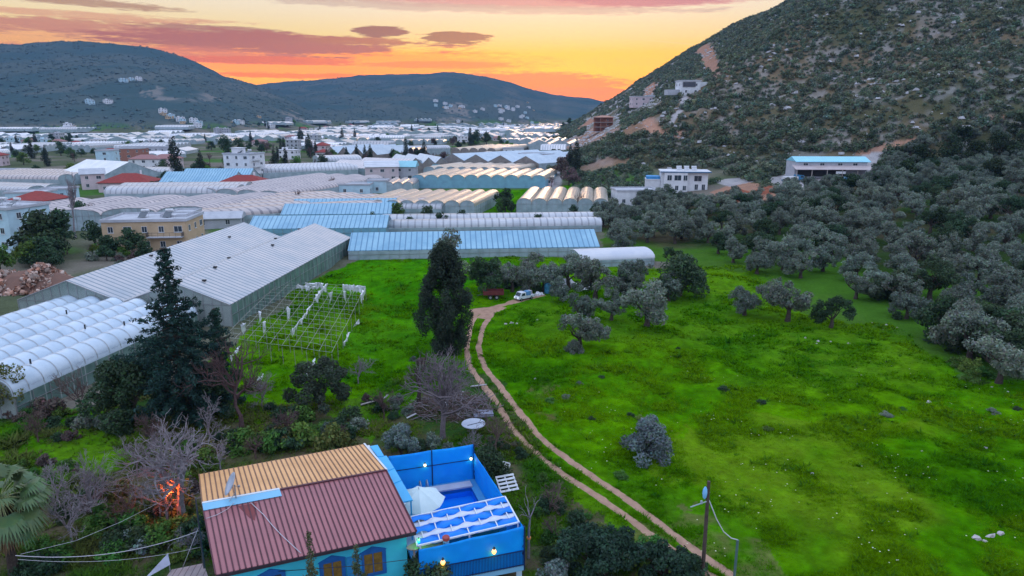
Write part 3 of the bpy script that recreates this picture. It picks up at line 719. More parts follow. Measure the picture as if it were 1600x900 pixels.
# ------------------------------------------------------------------ far woods on the ridges
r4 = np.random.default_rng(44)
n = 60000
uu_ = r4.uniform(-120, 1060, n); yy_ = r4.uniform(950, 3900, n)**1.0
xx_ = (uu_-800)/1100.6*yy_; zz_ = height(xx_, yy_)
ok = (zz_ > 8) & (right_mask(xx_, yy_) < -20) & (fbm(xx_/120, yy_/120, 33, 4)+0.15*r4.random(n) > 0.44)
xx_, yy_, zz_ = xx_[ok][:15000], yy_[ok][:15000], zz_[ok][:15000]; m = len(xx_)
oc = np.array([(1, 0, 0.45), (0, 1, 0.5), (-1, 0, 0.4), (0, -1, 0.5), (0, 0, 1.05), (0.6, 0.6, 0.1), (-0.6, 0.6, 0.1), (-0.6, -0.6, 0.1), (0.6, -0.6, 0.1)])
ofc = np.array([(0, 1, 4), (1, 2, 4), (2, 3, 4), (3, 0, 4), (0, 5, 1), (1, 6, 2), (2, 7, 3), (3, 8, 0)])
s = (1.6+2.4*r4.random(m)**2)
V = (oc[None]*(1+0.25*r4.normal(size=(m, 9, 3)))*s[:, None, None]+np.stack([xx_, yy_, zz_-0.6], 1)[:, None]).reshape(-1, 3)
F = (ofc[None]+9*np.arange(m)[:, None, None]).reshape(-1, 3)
t = np.repeat(0.9+0.2*r4.random(m), 9); o = link('far_woods', np_mesh('far_woods', V, F, leafmat('hazed_far_leaves', (0.062, 0.092, 0.090), 0.0, 0.9, 0, trans=0), tint=np.stack([t, t, t], 1))); tag(o, kind='stuff')  # leaf colour blued and lifted to carry some of the haze
# ------------------------------------------------------------------ greenhouses
def film(name, c1, c2, per=None, ax=1, sc=(0.35, 0.38, 0.42), w=0.12, rough=0.24, spec=0.6, scale=0.25, per2=None, vary=0.0, sheen=0.3):
    if name in MATS: return MATS[name]
    m = surf(name, c1, c2, scale, rough, spec, 0.12, 0.8, stripe=(ax, per, w, sc) if per else None, contrast=(0.35, 0.68), vary=vary)
    return m
F_NEAR = film('ribbed_film', (0.50, 0.58, 0.65), (0.36, 0.45, 0.53))
F_SHEET = film('corrugated_sheet', (0.46, 0.42, 0.41), (0.29, 0.32, 0.35), 1.05, 1, (0.15, 0.19, 0.22), 0.34)
F_BLUE = film('blue_film', (0.20, 0.40, 0.50), (0.14, 0.31, 0.42), 0.85, 1, (0.08, 0.2, 0.3), 0.2)
F_BLUEX = film('blue_film_long', (0.22, 0.42, 0.53), (0.13, 0.31, 0.44), 1.1, 0, (0.07, 0.20, 0.31), 0.26)
F_WHITE = film('white_film', (0.60, 0.60, 0.62), (0.46, 0.48, 0.52), 1.6, 1, (0.33, 0.34, 0.37), 0.35)
F_WARM = film('warm_film', (0.62, 0.53, 0.50), (0.46, 0.40, 0.39), 1.8, 1, (0.28, 0.25, 0.26), 0.55)
F_CREAM = film('cream_film', (0.60, 0.55, 0.46), (0.47, 0.42, 0.35), 1.5, 1, (0.34, 0.31, 0.27), 0.35)
F_FAR = film('far_film', (0.68, 0.64, 0.62), (0.46, 0.48, 0.52), 3.0, 1, (0.30, 0.31, 0.34), 0.7, scale=0.06, vary=0.7)
WALLF = surf('clear_wall_film', (0.38, 0.46, 0.50), (0.22, 0.29, 0.31), 0.5, 0.4, 0.5, 0.15, 2)
WALLG = surf('green_wall_film', (0.16, 0.25, 0.22), (0.07, 0.13, 0.11), 0.7, 0.4, 0.5, 0.15, 2, stripe=(1, 1.7, 0.12, (0.30, 0.33, 0.32)))
WALLB = surf('brown_wall_film', (0.28, 0.25, 0.22), (0.16, 0.14, 0.13), 0.5, 0.6, 0.3)
WALLBL = surf('blue_wall_film', (0.20, 0.42, 0.52), (0.15, 0.30, 0.40), 0.5, 0.4, 0.5)
STEEL = surf('galvanised_steel', (0.42, 0.43, 0.44), (0.30, 0.31, 0.32), 3, 0.45, 0.5, metal=0.6)
DARKM = surf('dark_opening', (0.02, 0.022, 0.025), (0.03, 0.03, 0.03), 2, 0.5, 0.3)
def span_profile(kind, w, rise, ns):
    if kind == 'gable': return [(0, 0), (w/2, rise), (w, 0)]
    return [(w*(0.5-0.5*math.cos(math.pi*i/ns)), rise*math.sin(math.pi*i/ns)**0.85 if 0 < i < ns else 0.0) for i in range(ns+1)]
def greenhouse(name, label, pL, pR, mode, n, depth, eave, rise, kind='arch', roof=None, wall=None, shear=0.0, ribs=0.0, ns=8, group=None, simple=False, base=None, endwall=None, z0=None):
    if isinstance(pL, tuple): A, B = gp(*pL), gp(*pR)
    else: A, B = pL, pR
    if mode == 'side' and roof.name in SIDE: roof = SIDE[roof.name]
    e = (B-A)[:2]; Wd = float(np.hypot(*e)); yaw = math.atan2(e[1], e[0])
    A = A.copy(); A[2] = (hgt(*A[:2])+hgt(*B[:2]))/2 if z0 is None else z0
    o = root(name, label, 'greenhouse', A, yaw, group)
    # local frame: p(s, t): s across the spans, t along them
    if mode == 'end':
        w = Wd/n; L = depth; pt = lambda s, t, z: (s+shear*t, t, z)
    else:
        w = depth/n; L = Wd; pt = lambda s, t, z: (t+shear*s, s, z)
    flip = mode != 'end'
    prof = span_profile(kind, w, rise, ns)
    lift = 0.0
    fr, bk = MB(), MB()
    for i in range(n):
        mb = MB(); vs = []; fs = []
        hw = 0.12
        pf = [(i*w+s, eave+z) for s, z in prof]
        m = len(pf); tt = [-hw, L+hw]
        for t in tt: vs += [pt(s, t, z) for s, z in pf]
        if not ribs:
            for k in range(m-1):
                q = (k, k+1, m+k+1, m+k); fs.append(q if not flip else q[::-1])
        else:      # film sagging a little between the hoops
            tb = np.arange(-hw, L+hw+0.01, ribs/6); sag = []
            for t in tb:
                d_ = 0.055*abs(math.sin(math.pi*t/ribs))**0.8*(1+0.3*math.sin(t*5+i))
                for k, (s, z) in enumerate(pf):
                    u_ = (s-i*w)/w; sag.append(pt(s+d_*(0.5-u_)*(0 < k < m-1), t, z-d_*math.sin(math.pi*u_)*0.9))
            sf = [(a*m+k, a*m+k+1, (a+1)*m+k+1, (a+1)*m+k) for a in range(len(tb)-1) for k in range(m-1)]
            mb.add(sag, sf if not flip else [q[::-1] for q in sf])
        for t in tt: vs += [pt(s, t, z-0.10) for s, z in pf]
        for k in range(m-1):
            q = (2*m+k, 3*m+k, 3*m+k+1, 2*m+k+1); fs.append(q if not flip else q[::-1])
        for a in (0, m):
            for k in range(m-1): fs.append((a+k, a+k+1, 2*m+a+k+1, 2*m+a+k))
        mb.add(vs, fs)
        if ribs:
            t = 0.0
            while t <= L+0.01:
                for k in range(m-1):
                    (s0, z0_), (s1, z1) = pf[k], pf[k+1]
                    c = [pt(s0, t-0.05, z0_+0.035), pt(s1, t-0.05, z1+0.035), pt(s1, t+0.05, z1+0.035), pt(s0, t+0.05, z0_+0.035)]
                    mb.add(c, [(0, 1, 2, 3) if not flip else (3, 2, 1, 0)], 1)
                t += ribs
        put('roof_span', mb, [roof, STEEL], o, smooth=(kind == 'arch'))
        if i > 0 and not simple:
            g = MB(); g.beam(pt(i*w, -0.2, eave-0.02), pt(i*w, L+0.2, eave-0.02), 0.34, 0.16); put('gutter', g, STEEL, o)
        for mbw, t, sgn in ((fr, 0.0, 1), (bk, L, -1)):
            ring = [pt(i*w, t, -0.5)]+[pt(s, t, z-0.11) for s, z in pf]+[pt((i+1)*w, t, -0.5)]
            f = tuple(range(len(ring))); mbw.add(ring, [f[::-1] if (sgn > 0) != flip else f])
            if not simple:
                nm = max(2, int(w/1.2))
                for k in range(nm+1):
                    s = w*k/nm; zt = eave+np.interp(s, [q[0] for q in prof], [q[1] for q in prof])-0.2
                    mbw.beam(pt(i*w+s, t-0.03*sgn, -0.3), pt(i*w+s, t-0.03*sgn, zt), 0.07, 0.05, 1)
                mbw.beam(pt(i*w, t-0.04*sgn, eave*0.98), pt((i+1)*w, t-0.04*sgn, eave*0.98), 0.08, 0.06, 1)
    put('end_wall', fr, [endwall or wall, STEEL], o); put('end_wall', bk, [endwall or wall, STEEL], o)
    for s, sg in ((0.0, -1), (n*w, 1)):
        sw = MB(); q = [pt(s, 0.01, -0.5), pt(s, L-0.01, -0.5), pt(s, L-0.01, eave-0.1), pt(s, 0.01, eave-0.1)]
        sw.add(q, [(0, 1, 2, 3) if (sg > 0) != flip else (3, 2, 1, 0)])
        if not simple:
            k = 0.0
            while k <= L:
                sw.beam(pt(s+0.04*sg, k, -0.3), pt(s+0.04*sg, k, eave-0.12), 0.08, 0.06, 1); k += 2.0
            sw.beam(pt(s+0.05*sg, 0, eave*0.55), pt(s+0.05*sg, L, eave*0.55), 0.06, 0.06, 1)
        put('side_wall', sw, [wall, STEEL], o)
    return o
SIDE = {'white_film': film('white_film_long', (0.60, 0.60, 0.62), (0.46, 0.48, 0.52), 1.7, 0, (0.33, 0.34, 0.37), 0.4), 'warm_film': film('warm_film_long', (0.62, 0.53, 0.50), (0.46, 0.40, 0.39), 1.9, 0, (0.28, 0.25, 0.26), 0.6), 'bright_white_roof': None}
SIDE.pop('bright_white_roof')
# the near arched tunnels and the twin gabled house beyond them
e0 = np.array([-46.8, 59.7, 0]); dr = np.array([0.175, 0.985, 0]); ln = np.array([-0.985, 0.175, 0])
g1 = greenhouse('tunnel_greenhouse', 'six ribbed white film tunnels joined side by side beside the dark conifer', e0+ln*21.0, e0, 'end', 6, 28.0, 2.35, 1.75, 'arch', F_NEAR, WALLG, 0.0, 1.75, 12, z0=0.0)
f0 = np.array([-37.9, 88.6, 0]); dr = np.array([0.085, 0.9964]); 
g2 = greenhouse('gabled_greenhouse', 'long twin gabled greenhouse with a corrugated pinkish grey roof beside the green field', f0+np.array([-0.9964, 0.085, 0])*30.6, f0, 'end', 2, 52.0, 3.3, 2.9, 'gable', F_SHEET, WALLG, z0=0.0)
for (s, t) in [(23.5, 10), (20.5, 20), (24.0, 29), (20.6, 38), (22, 46), (5, 30), (8.5, 18), (10.5, 40), (25, 4)]:
    w = 15.3; q = s % w; z = 3.3+2.9*(1-abs(q-w/2)/(w/2)); sl = math.atan2(2.9, w/2)*(1 if q < w/2 else -1)
    mb = MB(); mb.box((s, t, z+0.14), (0.5, 0.35, 0.22)); put('roof_vent', mb, DARKM, g2)
for i, t in ((1, 9), (3, 6), (4, 15), (5, 4), (5, 17), (2, 20), (0, 14)):
    mb = MB(); mb.tube([(i*3.5+1.75, t, 4.05), (i*3.5+1.75, t, 4.55)], 0.09, 6); put('vent_pipe', mb, DARKM, g1)
GREEN_H = [
 ('blue_greenhouse', 'long blue gabled greenhouse closing the far end of the field, behind the cypress', (545, 406), (936, 400), 'side', 1, 12.5, 1.9, 2.6, 'gable', F_BLUEX, WALLF),
 ('blue_greenhouse', 'front of two blue ribbed roofs behind the twin gabled greenhouse', (388, 376), (604, 372), 'side', 1, 12, 2.6, 2.2, 'gable', F_BLUEX, WALLBL),
 ('blue_greenhouse', 'rear of two blue ribbed roofs behind the twin gabled greenhouse', (440, 352), (612, 350), 'side', 2, 22, 2.8, 2.2, 'gable', F_BLUEX, WALLBL),
 ('low_tunnel', 'long low white tunnel just behind the blue greenhouse', (592, 366), (940, 362), 'side', 1, 5.5, 1.6, 1.6, 'arch', F_WHITE, WALLF),
 ('low_tunnel', 'long low white tunnel, farther of the two behind the blue greenhouse', (598, 357), (944, 353), 'side', 1, 5.5, 1.6, 1.7, 'arch', F_WHITE, WALLF),
 ('low_tunnel', 'short pale tunnel at the front of the eight cream arches', (470, 336), (690, 340), 'side', 2, 10, 2.4, 1.3, 'arch', F_WHITE, WALLF),
 ('tunnel_greenhouse', 'eight cream arched tunnels side by side on the green plot', (556, 337), (742, 338), 'end', 8, 30, 3.0, 1.6, 'arch', F_CREAM, WALLF, 0.15),
 ('tunnel_greenhouse', 'six cream arched tunnels side by side near the hill foot', (807, 333), (950, 334), 'end', 6, 33, 2.8, 1.7, 'arch', F_CREAM, WALLF, 0.09),
 ('tunnel_greenhouse', 'ten cream arched tunnels with a blue front wall behind the green plot', (643, 294), (852, 294), 'end', 10, 34, 3.4, 1.9, 'arch', F_CREAM, WALLBL, 0.16),
 ('tunnel_greenhouse', 'second row of cream tunnels behind the ten blue-fronted arches', (662, 279), (802, 279), 'end', 8, 30, 3.4, 1.9, 'arch', F_CREAM, WALLF, 0.25),
 ('gabled_greenhouse', 'four joined gables with bluish roofs and brown end walls at mid valley', (690, 266), (842, 268), 'end', 4, 60, 4.6, 3.4, 'gable', film('pale_blue_roof', (0.42, 0.50, 0.56), (0.32, 0.40, 0.48)), WALLF, 0.30, 0, WALLB),
 ('tunnel_greenhouse', 'five cream tunnels behind the bluish gables', (705, 248), (775, 248), 'end', 5, 60, 4.2, 3, 'arch', F_CREAM, WALLB, 0.35),
 ('white_greenhouse', 'long white flat tunnel with a grey wall above the row of small arches', (640, 243), (704, 241), 'side', 1, 14, 4.5, 2, 'arch', F_WHITE, WALLF),
 ('tunnel_greenhouse', 'row of eight small yellowish arches among dark hedges', (594, 246), (664, 246), 'end', 8, 14, 3.0, 3.6, 'arch', F_CREAM, DARKM),
 ('tunnel_greenhouse', 'big pinkish multi-arched greenhouse stretching up behind the cream apartment house', (330, 352), (440, 326), 'side', 7, 78, 3.6, 1.7, 'arch', F_WARM, WALLF, -0.55),
 ('tunnel_greenhouse', 'pinkish arched greenhouse with a rippled roof left of the big one', (150, 338), (322, 356), 'end', 5, 50, 2.8, 1.8, 'arch', F_WARM, WALLF, 0.75),
 ('tunnel_greenhouse', 'long pinkish tunnel roof running towards the pink house', (440, 322), (600, 292), 'side', 4, 34, 3.2, 1.6, 'arch', F_WARM, WALLF),
 ('tunnel_greenhouse', 'pale striped tunnel between the two red-roofed houses', (165, 318), (370, 316), 'side', 2, 20, 3.2, 2.2, 'arch', F_WHITE, WALLF),
 ('gabled_greenhouse', 'teal gabled greenhouse left of the red-roofed house beside the apartment block', (248, 300), (362, 300), 'side', 2, 32, 3.0, 4.0, 'gable', F_BLUEX, WALLF),
 ('white_shed', 'long white gabled shed roof behind the pink gabled house', (96, 284), (162, 290), 'side', 1, 24, 4.0, 5, 'gable', film('bright_white_roof', (0.64, 0.64, 0.62), (0.5, 0.52, 0.53)), WALLF),
 ('tunnel_greenhouse', 'pinkish white rippled film roofs at the left edge of the town', (-60, 290), (92, 292), 'side', 4, 34, 3.0, 1.8, 'arch', F_WARM, WALLF),
 ('tunnel_greenhouse', 'low white film roofs in front of the pink rippled ones at the left edge', (-60, 306), (44, 310), 'side', 2, 14, 2.6, 1.5, 'arch', F_WHITE, WALLF),
 ('tunnel_greenhouse', 'rumpled white film tunnels right of the white apartment block', (412, 282), (560, 276), 'side', 4, 30, 3.4, 2, 'arch', F_WHITE, WALLF),
 ('white_greenhouse', 'pink-white low pitched greenhouse behind the pink house', (512, 272), (598, 276), 'side', 2, 40, 3.5, 3, 'gable', F_WARM, WALLF),
 ('white_greenhouse', 'flat white greenhouse strip behind the rumpled tunnels', (500, 262), (566, 260), 'side', 1, 24, 3.5, 2.5, 'arch', F_WHITE, WALLF),
 ('white_greenhouse', 'bluish greenhouse roofs behind the veranda house', (640, 270), (700, 268), 'end', 3, 40, 4.4, 3, 'gable', MATS['pale_blue_roof'], WALLB),
 ('white_greenhouse', 'white film roof beside the small blue house', (600, 302), (645, 302), 'end', 3, 18, 2.8, 1.5, 'arch', F_WARM, WALLF),
 ('white_greenhouse', 'white slatted tunnel behind the red-roofed house', (180, 281), (272, 281), 'side', 1, 12, 3.5, 1.8, 'arch', F_WHITE, WALLF),
 ('gabled_greenhouse', 'brown-walled gabled greenhouses behind the dark hedge', (508, 250), (590, 252), 'end', 4, 50, 4.0, 4.5, 'gable', MATS['pale_blue_roof'], WALLB, 0, 0, WALLB),
 ('white_tunnel', 'white tunnel with a bright film roof half hidden in the grove', (908, 418), (1022, 414), 'side', 1, 8, 1.4, 1.2, 'arch', film('plain_white_film', (0.66, 0.66, 0.68), (0.54, 0.56, 0.62)), WALLF),
]
OCC = []
for a in GREEN_H:
    nm, lb, pL, pR, mode, n, dep, ev, rs, kd, rf, wl = a[:12]
    sh = a[12] if len(a) > 12 else 0.0
    o = greenhouse(nm, lb, pL, pR, mode, n, dep, ev, rs, kd, rf, wl, sh, 0, 8, simple=pL[1] < 330, endwall=a[14] if len(a) > 14 else None)
    A, B = gp(*pL)[:2], gp(*pR)[:2]; e = (B-A); Lr = np.hypot(*e); e /= Lr; nn = np.array([-e[1], e[0]])
    D = dep
    skew = sh if mode == 'end' else 0
    OCC.append([A, B, B+nn*D+e*skew*D, A+nn*D+e*skew*D])
def clear(p, r=0.0):
    for q in OCC:
        c = sum(q)/4
        pts = [c+(v-c)*(1+r/ max(8.0, np.hypot(*(v-c)))) for v in q]
        if in_poly(np.array([p[0]]), np.array([p[1]]), pts)[0]: return False
    return True

# ------------------------------------------------------------------ the stripped greenhouse frame in the field
A, B, Cc, Dd = at_z(370, 545, 0), at_z(535, 560, 0), at_z(572, 472, 0), at_z(440, 462, 0)
A, B = at_z(352, 556, 0), at_z(520, 578, 0)
fr = root('greenhouse_frame', 'stripped greenhouse frame of thin posts and wires standing in the green field', 'greenhouse frame', (0, 0, 0))
nI, nJ = 9, 8
def fp(i, j, z):
    a = A+(B-A)*i/nI; b = Dd+(Cc-Dd)*i/nI; p = a+(b-a)*j/nJ; return np.array([p[0], p[1], hgt(p[0], p[1])+z])
RUST = surf('weathered_pipe', (0.28, 0.30, 0.28), (0.20, 0.17, 0.13), 3, 0.6, 0.4)
for i in range(nI+1):
    for j in range(nJ+1):
        mb = MB(); b = fp(i, j, -0.2); mb.tube([b, fp(i, j, 2.1)+np.array([0.05*math.sin(i*7+j), 0, 0])], 0.035, 5); put('post', mb, RUST, fr)
mb = MB()
for j in np.arange(0, nJ+0.01, 0.5):
    pts = [fp(i, j, 2.3+0.05*math.sin(math.pi*(i % 1.0))) for i in np.arange(0, nI+0.01, 0.5)]; mb.tube(pts, 0.016, 4)
put('cross_wires', mb, surf('pale_wire', (0.40, 0.46, 0.42), (0.30, 0.34, 0.30), 3, 0.5), fr)
mb = MB()
for i in range(0, nI+1):
    mb.tube([fp(i, j, 2.28) for j in range(nJ+1)], 0.03, 4)
put('long_rails', mb, RUST, fr)
PLA = surf('torn_plastic', (0.78, 0.78, 0.80), (0.58, 0.60, 0.64), 3, 0.4, 0.4, 0.4, 5)
def rag(pts, drop, seed, label):
    rg = np.random.default_rng(seed); mb = MB(); n = len(pts)*3
    P = np.array(pts); ts = np.linspace(0, len(P)-1, n)
    top = np.stack([np.interp(ts, np.arange(len(P)), P[:, k]) for k in range(3)], 1)
    top += rg.normal(size=top.shape)*0.05
    a = top+rg.normal(size=top.shape)*0.12+np.array([0.1, -0.12, 0.10]); bt = top-np.array([0, 0, 1.0])*(drop*(0.25+0.75*rg.random(n)))[:, None]+rg.normal(size=top.shape)*0.12
    for k in range(n-1):
        mb.add([a[k], a[k+1], top[k+1]+[0.12, 0.2, 0.06], top[k]+[0.12, 0.2, 0.06]], [(0, 1, 2, 3)]); mb.add([a[k], bt[k], bt[k+1], a[k+1]], [(0, 1, 2, 3)])
    c = P.mean(0); mb.v = [tuple(np.array(v)-c) for v in mb.v]
    o = put('plastic_rag', mb, PLA); o.location = c; sol = o.modifiers.new('thickness', 'SOLIDIFY'); sol.thickness = 0.02
    tag(o, label, 'plastic rag', 'torn plastic on the greenhouse frame'); return o
rag([fp(5.0, t, 2.4) for t in np.linspace(1.2, 4.6, 8)], 0.8, 1, 'long torn white plastic strip hanging along the middle of the frame')
rag([fp(5, t, 2.4) for t in np.linspace(5.2, 7.9, 6)], 1.1, 2, 'torn white plastic strip at the back of the frame, bunched and bright')
rag([fp(t, 8, 2.3) for t in np.linspace(2.6, 4.6, 5)], 1.4, 3, 'white plastic tatters along the rear edge of the frame')
rag([fp(t, 8, 2.3) for t in np.linspace(6.6, 8.9, 6)], 1.3, 4, 'white plastic tatters on the far right corner of the frame')
rag([fp(9, t, 2.2) for t in np.linspace(6.6, 7.8, 3)], 1.6, 5, 'white strip sagging down the right end of the frame')
rag([fp(t, 7.4, 2.3) for t in np.linspace(2.0, 4.0, 4)], 0.6, 6, 'brownish white strip lying across the rear bars of the frame')
rag([fp(9, t, 0.6) for t in np.linspace(2.2, 3.4, 3)], 0.6, 7, 'white plastic scrap on the ground along the right side of the frame')
rag([fp(9.2, t, 0.5) for t in np.linspace(4.4, 4.8, 2)], 0.4, 8, 'small white scrap midway along the right side of the frame')
rag([fp(7.4, t, 0.7) for t in np.linspace(-1.4, 0.3, 4)], 0.7, 9, 'white plastic roll lying at the front of the frame above the olive')
rag([fp(4.4, t, 0.9) for t in np.linspace(-2.2, -1.6, 3)], 0.9, 10, 'crumpled white plastic heap behind the bare tree')
rag([fp(1.0, t, 0.8) for t in np.linspace(-0.6, 0.4, 3)], 0.8, 11, 'white plastic scrap by the conifer at the frame corner')
for k, (i, j) in enumerate([(1, 3), (2, 2), (0.5, 1.5), (3, 4), (6, 6.4), (7.2, 6.8)]):
    rag([fp(i, j, 2.3), fp(i+0.12, j, 2.3)], 1.9, 20+k, ['thin white rag on a left post of the frame, nearer the conifer', 'thin white rag left of the middle strip', 'thin white rag at the front left corner post', 'thin white rag behind the middle strip', 'thin white rag on a rear post right of the bunched strip', 'thin white rag on the post before the far right tatters'][k])
# ------------------------------------------------------------------ houses
def paint(nm, c, d=0.8): return surf(nm, c, tuple(q*d for q in c), 0.6, 0.8, 0.2, 0.1, 6)
W_WHITE = paint('white_render', (0.72, 0.73, 0.75)); W_BLUE = paint('pale_blue_render', (0.48, 0.66, 0.74)); W_PINK = paint('pink_render', (0.62, 0.50, 0.52)); W_CREAM = paint('cream_render', (0.56, 0.41, 0.26)); W_YEL = paint('yellow_render', (0.55, 0.47, 0.24))
W_GREY = paint('grey_render', (0.45, 0.46, 0.50)); BRICK = surf('red_brick', (0.36, 0.17, 0.12), (0.26, 0.12, 0.09), 1.2, 0.9, 0.1, 0.2, 9)
TILE = surf('red_roof_tile', (0.33, 0.055, 0.045), (0.22, 0.04, 0.035), 1.2, 0.8, 0.2, stripe=(0, 0.5, 0.12, (0.16, 0.03, 0.025)))
SLAB = surf('roof_slab', (0.50, 0.51, 0.54), (0.36, 0.37, 0.40), 0.5, 0.9, 0.1); CONC = surf('raw_concrete', (0.40, 0.36, 0.33), (0.30, 0.27, 0.25), 0.8, 0.9, 0.1)
GLASS = surf('window_glass', (0.03, 0.045, 0.06), (0.05, 0.065, 0.08), 0.5, 0.12, 0.6); FRAME = surf('window_frame', (0.68, 0.69, 0.70), None, 3, 0.5); TEALR = surf('teal_roof', (0.22, 0.52, 0.58), (0.18, 0.42, 0.50), 0.4, 0.4, 0.5)
RAILM = surf('dark_rail', (0.06, 0.06, 0.07), None, 3, 0.5); REDW = surf('red_wall', (0.42, 0.12, 0.09))
def window(o, x, z, w, h, face, W, D, glass=None, name='window'):
    """framed window on a wall: face 'f' front (-y), 'b', 'l', 'r'"""
    mb = MB(); M = {'f': lambda a, b, c: (a, -D/2-c, b), 'b': lambda a, b, c: (-a, D/2+c, b), 'l': lambda a, b, c: (-W/2-c, -a, b), 'r': lambda a, b, c: (W/2+c, a, b)}[face]
    def slab(x0, x1, z0, z1, c0, c1, mi):
        p = [M(x0, z0, c0), M(x1, z0, c0), M(x1, z0, c1), M(x0, z0, c1), M(x0, z1, c0), M(x1, z1, c0), M(x1, z1, c1), M(x0, z1, c1)]; mb.hexa(p, mi)
    t = 0.07
    slab(x-w/2, x-w/2+t, z, z+h, -0.02, 0.05, 0); slab(x+w/2-t, x+w/2, z, z+h, -0.02, 0.05, 0); slab(x-w/2+t, x+w/2-t, z, z+t, -0.02, 0.05, 0); slab(x-w/2+t, x+w/2-t, z+h-t, z+h, -0.02, 0.05, 0)
    slab(x-w/2-0.08, x+w/2+0.08, z-0.08, z-0.002, -0.02, 0.10, 0)
    slab(x-0.03, x+0.03, z+t, z+h-t, -0.02, 0.04, 0)
    fo = put(name, mb, FRAME, o)
    mb = MB(); slab_v = [M(x-w/2+t, z+t, 0.015), M(x+w/2-t, z+t, 0.015), M(x+w/2-t, z+h-t, 0.015), M(x-w/2+t, z+h-t, 0.015)]; mb.add(slab_v, [(0, 1, 2, 3)])
    put('pane', mb, glass or GLASS, fo); return fo
def hip(W, D, z, h, ov=0.5, gable=False):
    mb = MB(); a, b = W/2+ov, D/2+ov
    if gable: r = [(-a, 0, z+h), (a, 0, z+h)]
    elif W >= D: r = [(-a+b, 0, z+h), (a-b, 0, z+h)]
    else: r = [(0, -b+a, z+h), (0, b-a, z+h)]
    c = [(-a, -b, z), (a, -b, z), (a, b, z), (-a, b, z)]; v = c+r+[(q[0], q[1], q[2]-0.18) for q in c]
    if W >= D or gable: fs = [(0, 1, 5, 4), (1, 2, 5), (2, 3, 4, 5), (3, 0, 4)]
    else: fs = [(0, 1, 4), (1, 2, 5, 4), (2, 3, 5), (3, 0, 4, 5)]
    fs += [(6, 7, 1, 0), (7, 8, 2, 1), (8, 9, 3, 2), (9, 6, 0, 3), (9, 8, 7, 6)]
    return mb.add(v, fs)
def house(name, label, p, yaw, W, D, ns, wall, roof='flat', roofm=None, sh=3.0, wins=(3, 2), extras=(), group=None, cat='house', wing=None):
    p = np.array(p, float); o = root(name, label, cat, p, yaw, group); H = ns*sh
    mb = MB(); mb.box((0, 0, H/2-0.5), (W, D, H+1)); put('wall', mb, wall, o)
    if roof == 'flat':
        mb = MB(); mb.box((0, 0, H+0.09), (W+0.5, D+0.5, 0.18))
        for sx_, sy_, lx, ly in ((0, -1, W+0.5, 0.15), (0, 1, W+0.5, 0.15), (-1, 0, 0.15, D+0.2), (1, 0, 0.15, D+0.2)):
            mb.box((sx_*(W/2+0.17), sy_*(D/2+0.17), H+0.38), (lx, ly, 0.4))
        put('roof', mb, roofm or SLAB, o)
    else: put('roof', hip(W, D, H, 0.23*min(W, D), gable=roof == 'gable'), roofm or TILE, o)
    for s in range(ns):
        for f, n, ln in (('f', wins[0], W), ('r', wins[1], D), ('l', wins[1], D)):
            for k in range(n):
                x = ln*((k+0.5)/n-0.5); big = (k+s+(f == 'f')) % 3 == 0
                window(o, x, s*sh+0.95, 1.7 if big else 1.1, 1.3, f, W, D)
    for ex in extras:
        if ex == 'tanks':
            for k in range(2):
                mb = MB(); cx_ = W*(0.18-0.3*k); mb.tube([(cx_-0.8, D*0.1, H+1.6), (cx_+0.8, D*0.1, H+1.6)], 0.3, 10); mb.beam((cx_-0.6, D*0.1, H+0.1), (cx_-0.6, D*0.1, H+1.5), 0.06); mb.beam((cx_+0.6, D*0.1, H+0.1), (cx_+0.6, D*0.1, H+1.5), 0.06)
                mb.quad((cx_-0.8, -D*0.12, H+0.35), (cx_+0.8, -D*0.12, H+0.35), (cx_+0.8, D*0.06, H+1.3), (cx_-0.8, D*0.06, H+1.3), 1)
                put('water_heater', mb, [FRAME, GLASS], o)
        if ex == 'stairhead':
            mb = MB(); mb.box((-W*0.28, D*0.15, H+1.3), (W*0.3, D*0.4, 2.3)); mb.box((-W*0.28, D*0.15, H+2.5), (W*0.36, D*0.48, 0.15)); put('stair_head', mb, wall, o)
        if ex == 'balcony':
            for s in range(1, ns):
                mb = MB(); z = s*sh; mb.box((W*0.25, -D/2-0.7, z), (W*0.42, 1.36, 0.16))
                mb2 = MB()
                for a, b in (((W*0.04, -D/2-1.33), (W*0.46, -D/2-1.33)), ((W*0.04, -D/2-1.33), (W*0.04, -D/2-0.03)), ((W*0.46, -D/2-1.33), (W*0.46, -D/2-0.03))):
                    mb2.beam((*a, z+1.0), (*b, z+1.0), 0.06); mb2.beam((*a, z+0.55), (*b, z+0.55), 0.04)
                    for q in np.linspace(0, 1, 7): mb2.beam((a[0]+(b[0]-a[0])*q, a[1]+(b[1]-a[1])*q, z+0.08), (a[0]+(b[0]-a[0])*q, a[1]+(b[1]-a[1])*q, z+1.0), 0.04)
                bo = put('balcony', mb, SLAB, o); put('railing', mb2, RAILM, bo)
        if ex == 'sidebalc':
            for s in range(0, ns):
                mb = MB(); z = s*sh+0.4; mb.box((W/2+0.6, -D*0.1, z), (1.18, D*0.5, 0.15)); mb.box((W/2+1.13, -D*0.1, z+0.5), (0.1, D*0.5, 0.85)); put('balcony', mb, wall, o)
        if ex == 'chimney':
            mb = MB(); mb.box((W*0.2, D*0.12, H+0.23*min(W, D)+0.1), (0.6, 0.6, 1.5)); put('chimney', mb, W_WHITE, o)
        if ex == 'dish':
            mb = MB(); mb.lathe([(0.0, 0.0), (0.3, 0.06), (0.5, 0.18)], 12, 0, (W*0.3, -D*0.2, H+0.8)); mb.beam((W*0.3, -D*0.2, H+0.1), (W*0.3, -D*0.2, H+0.85), 0.05); put('satellite_dish', mb, FRAME, o)
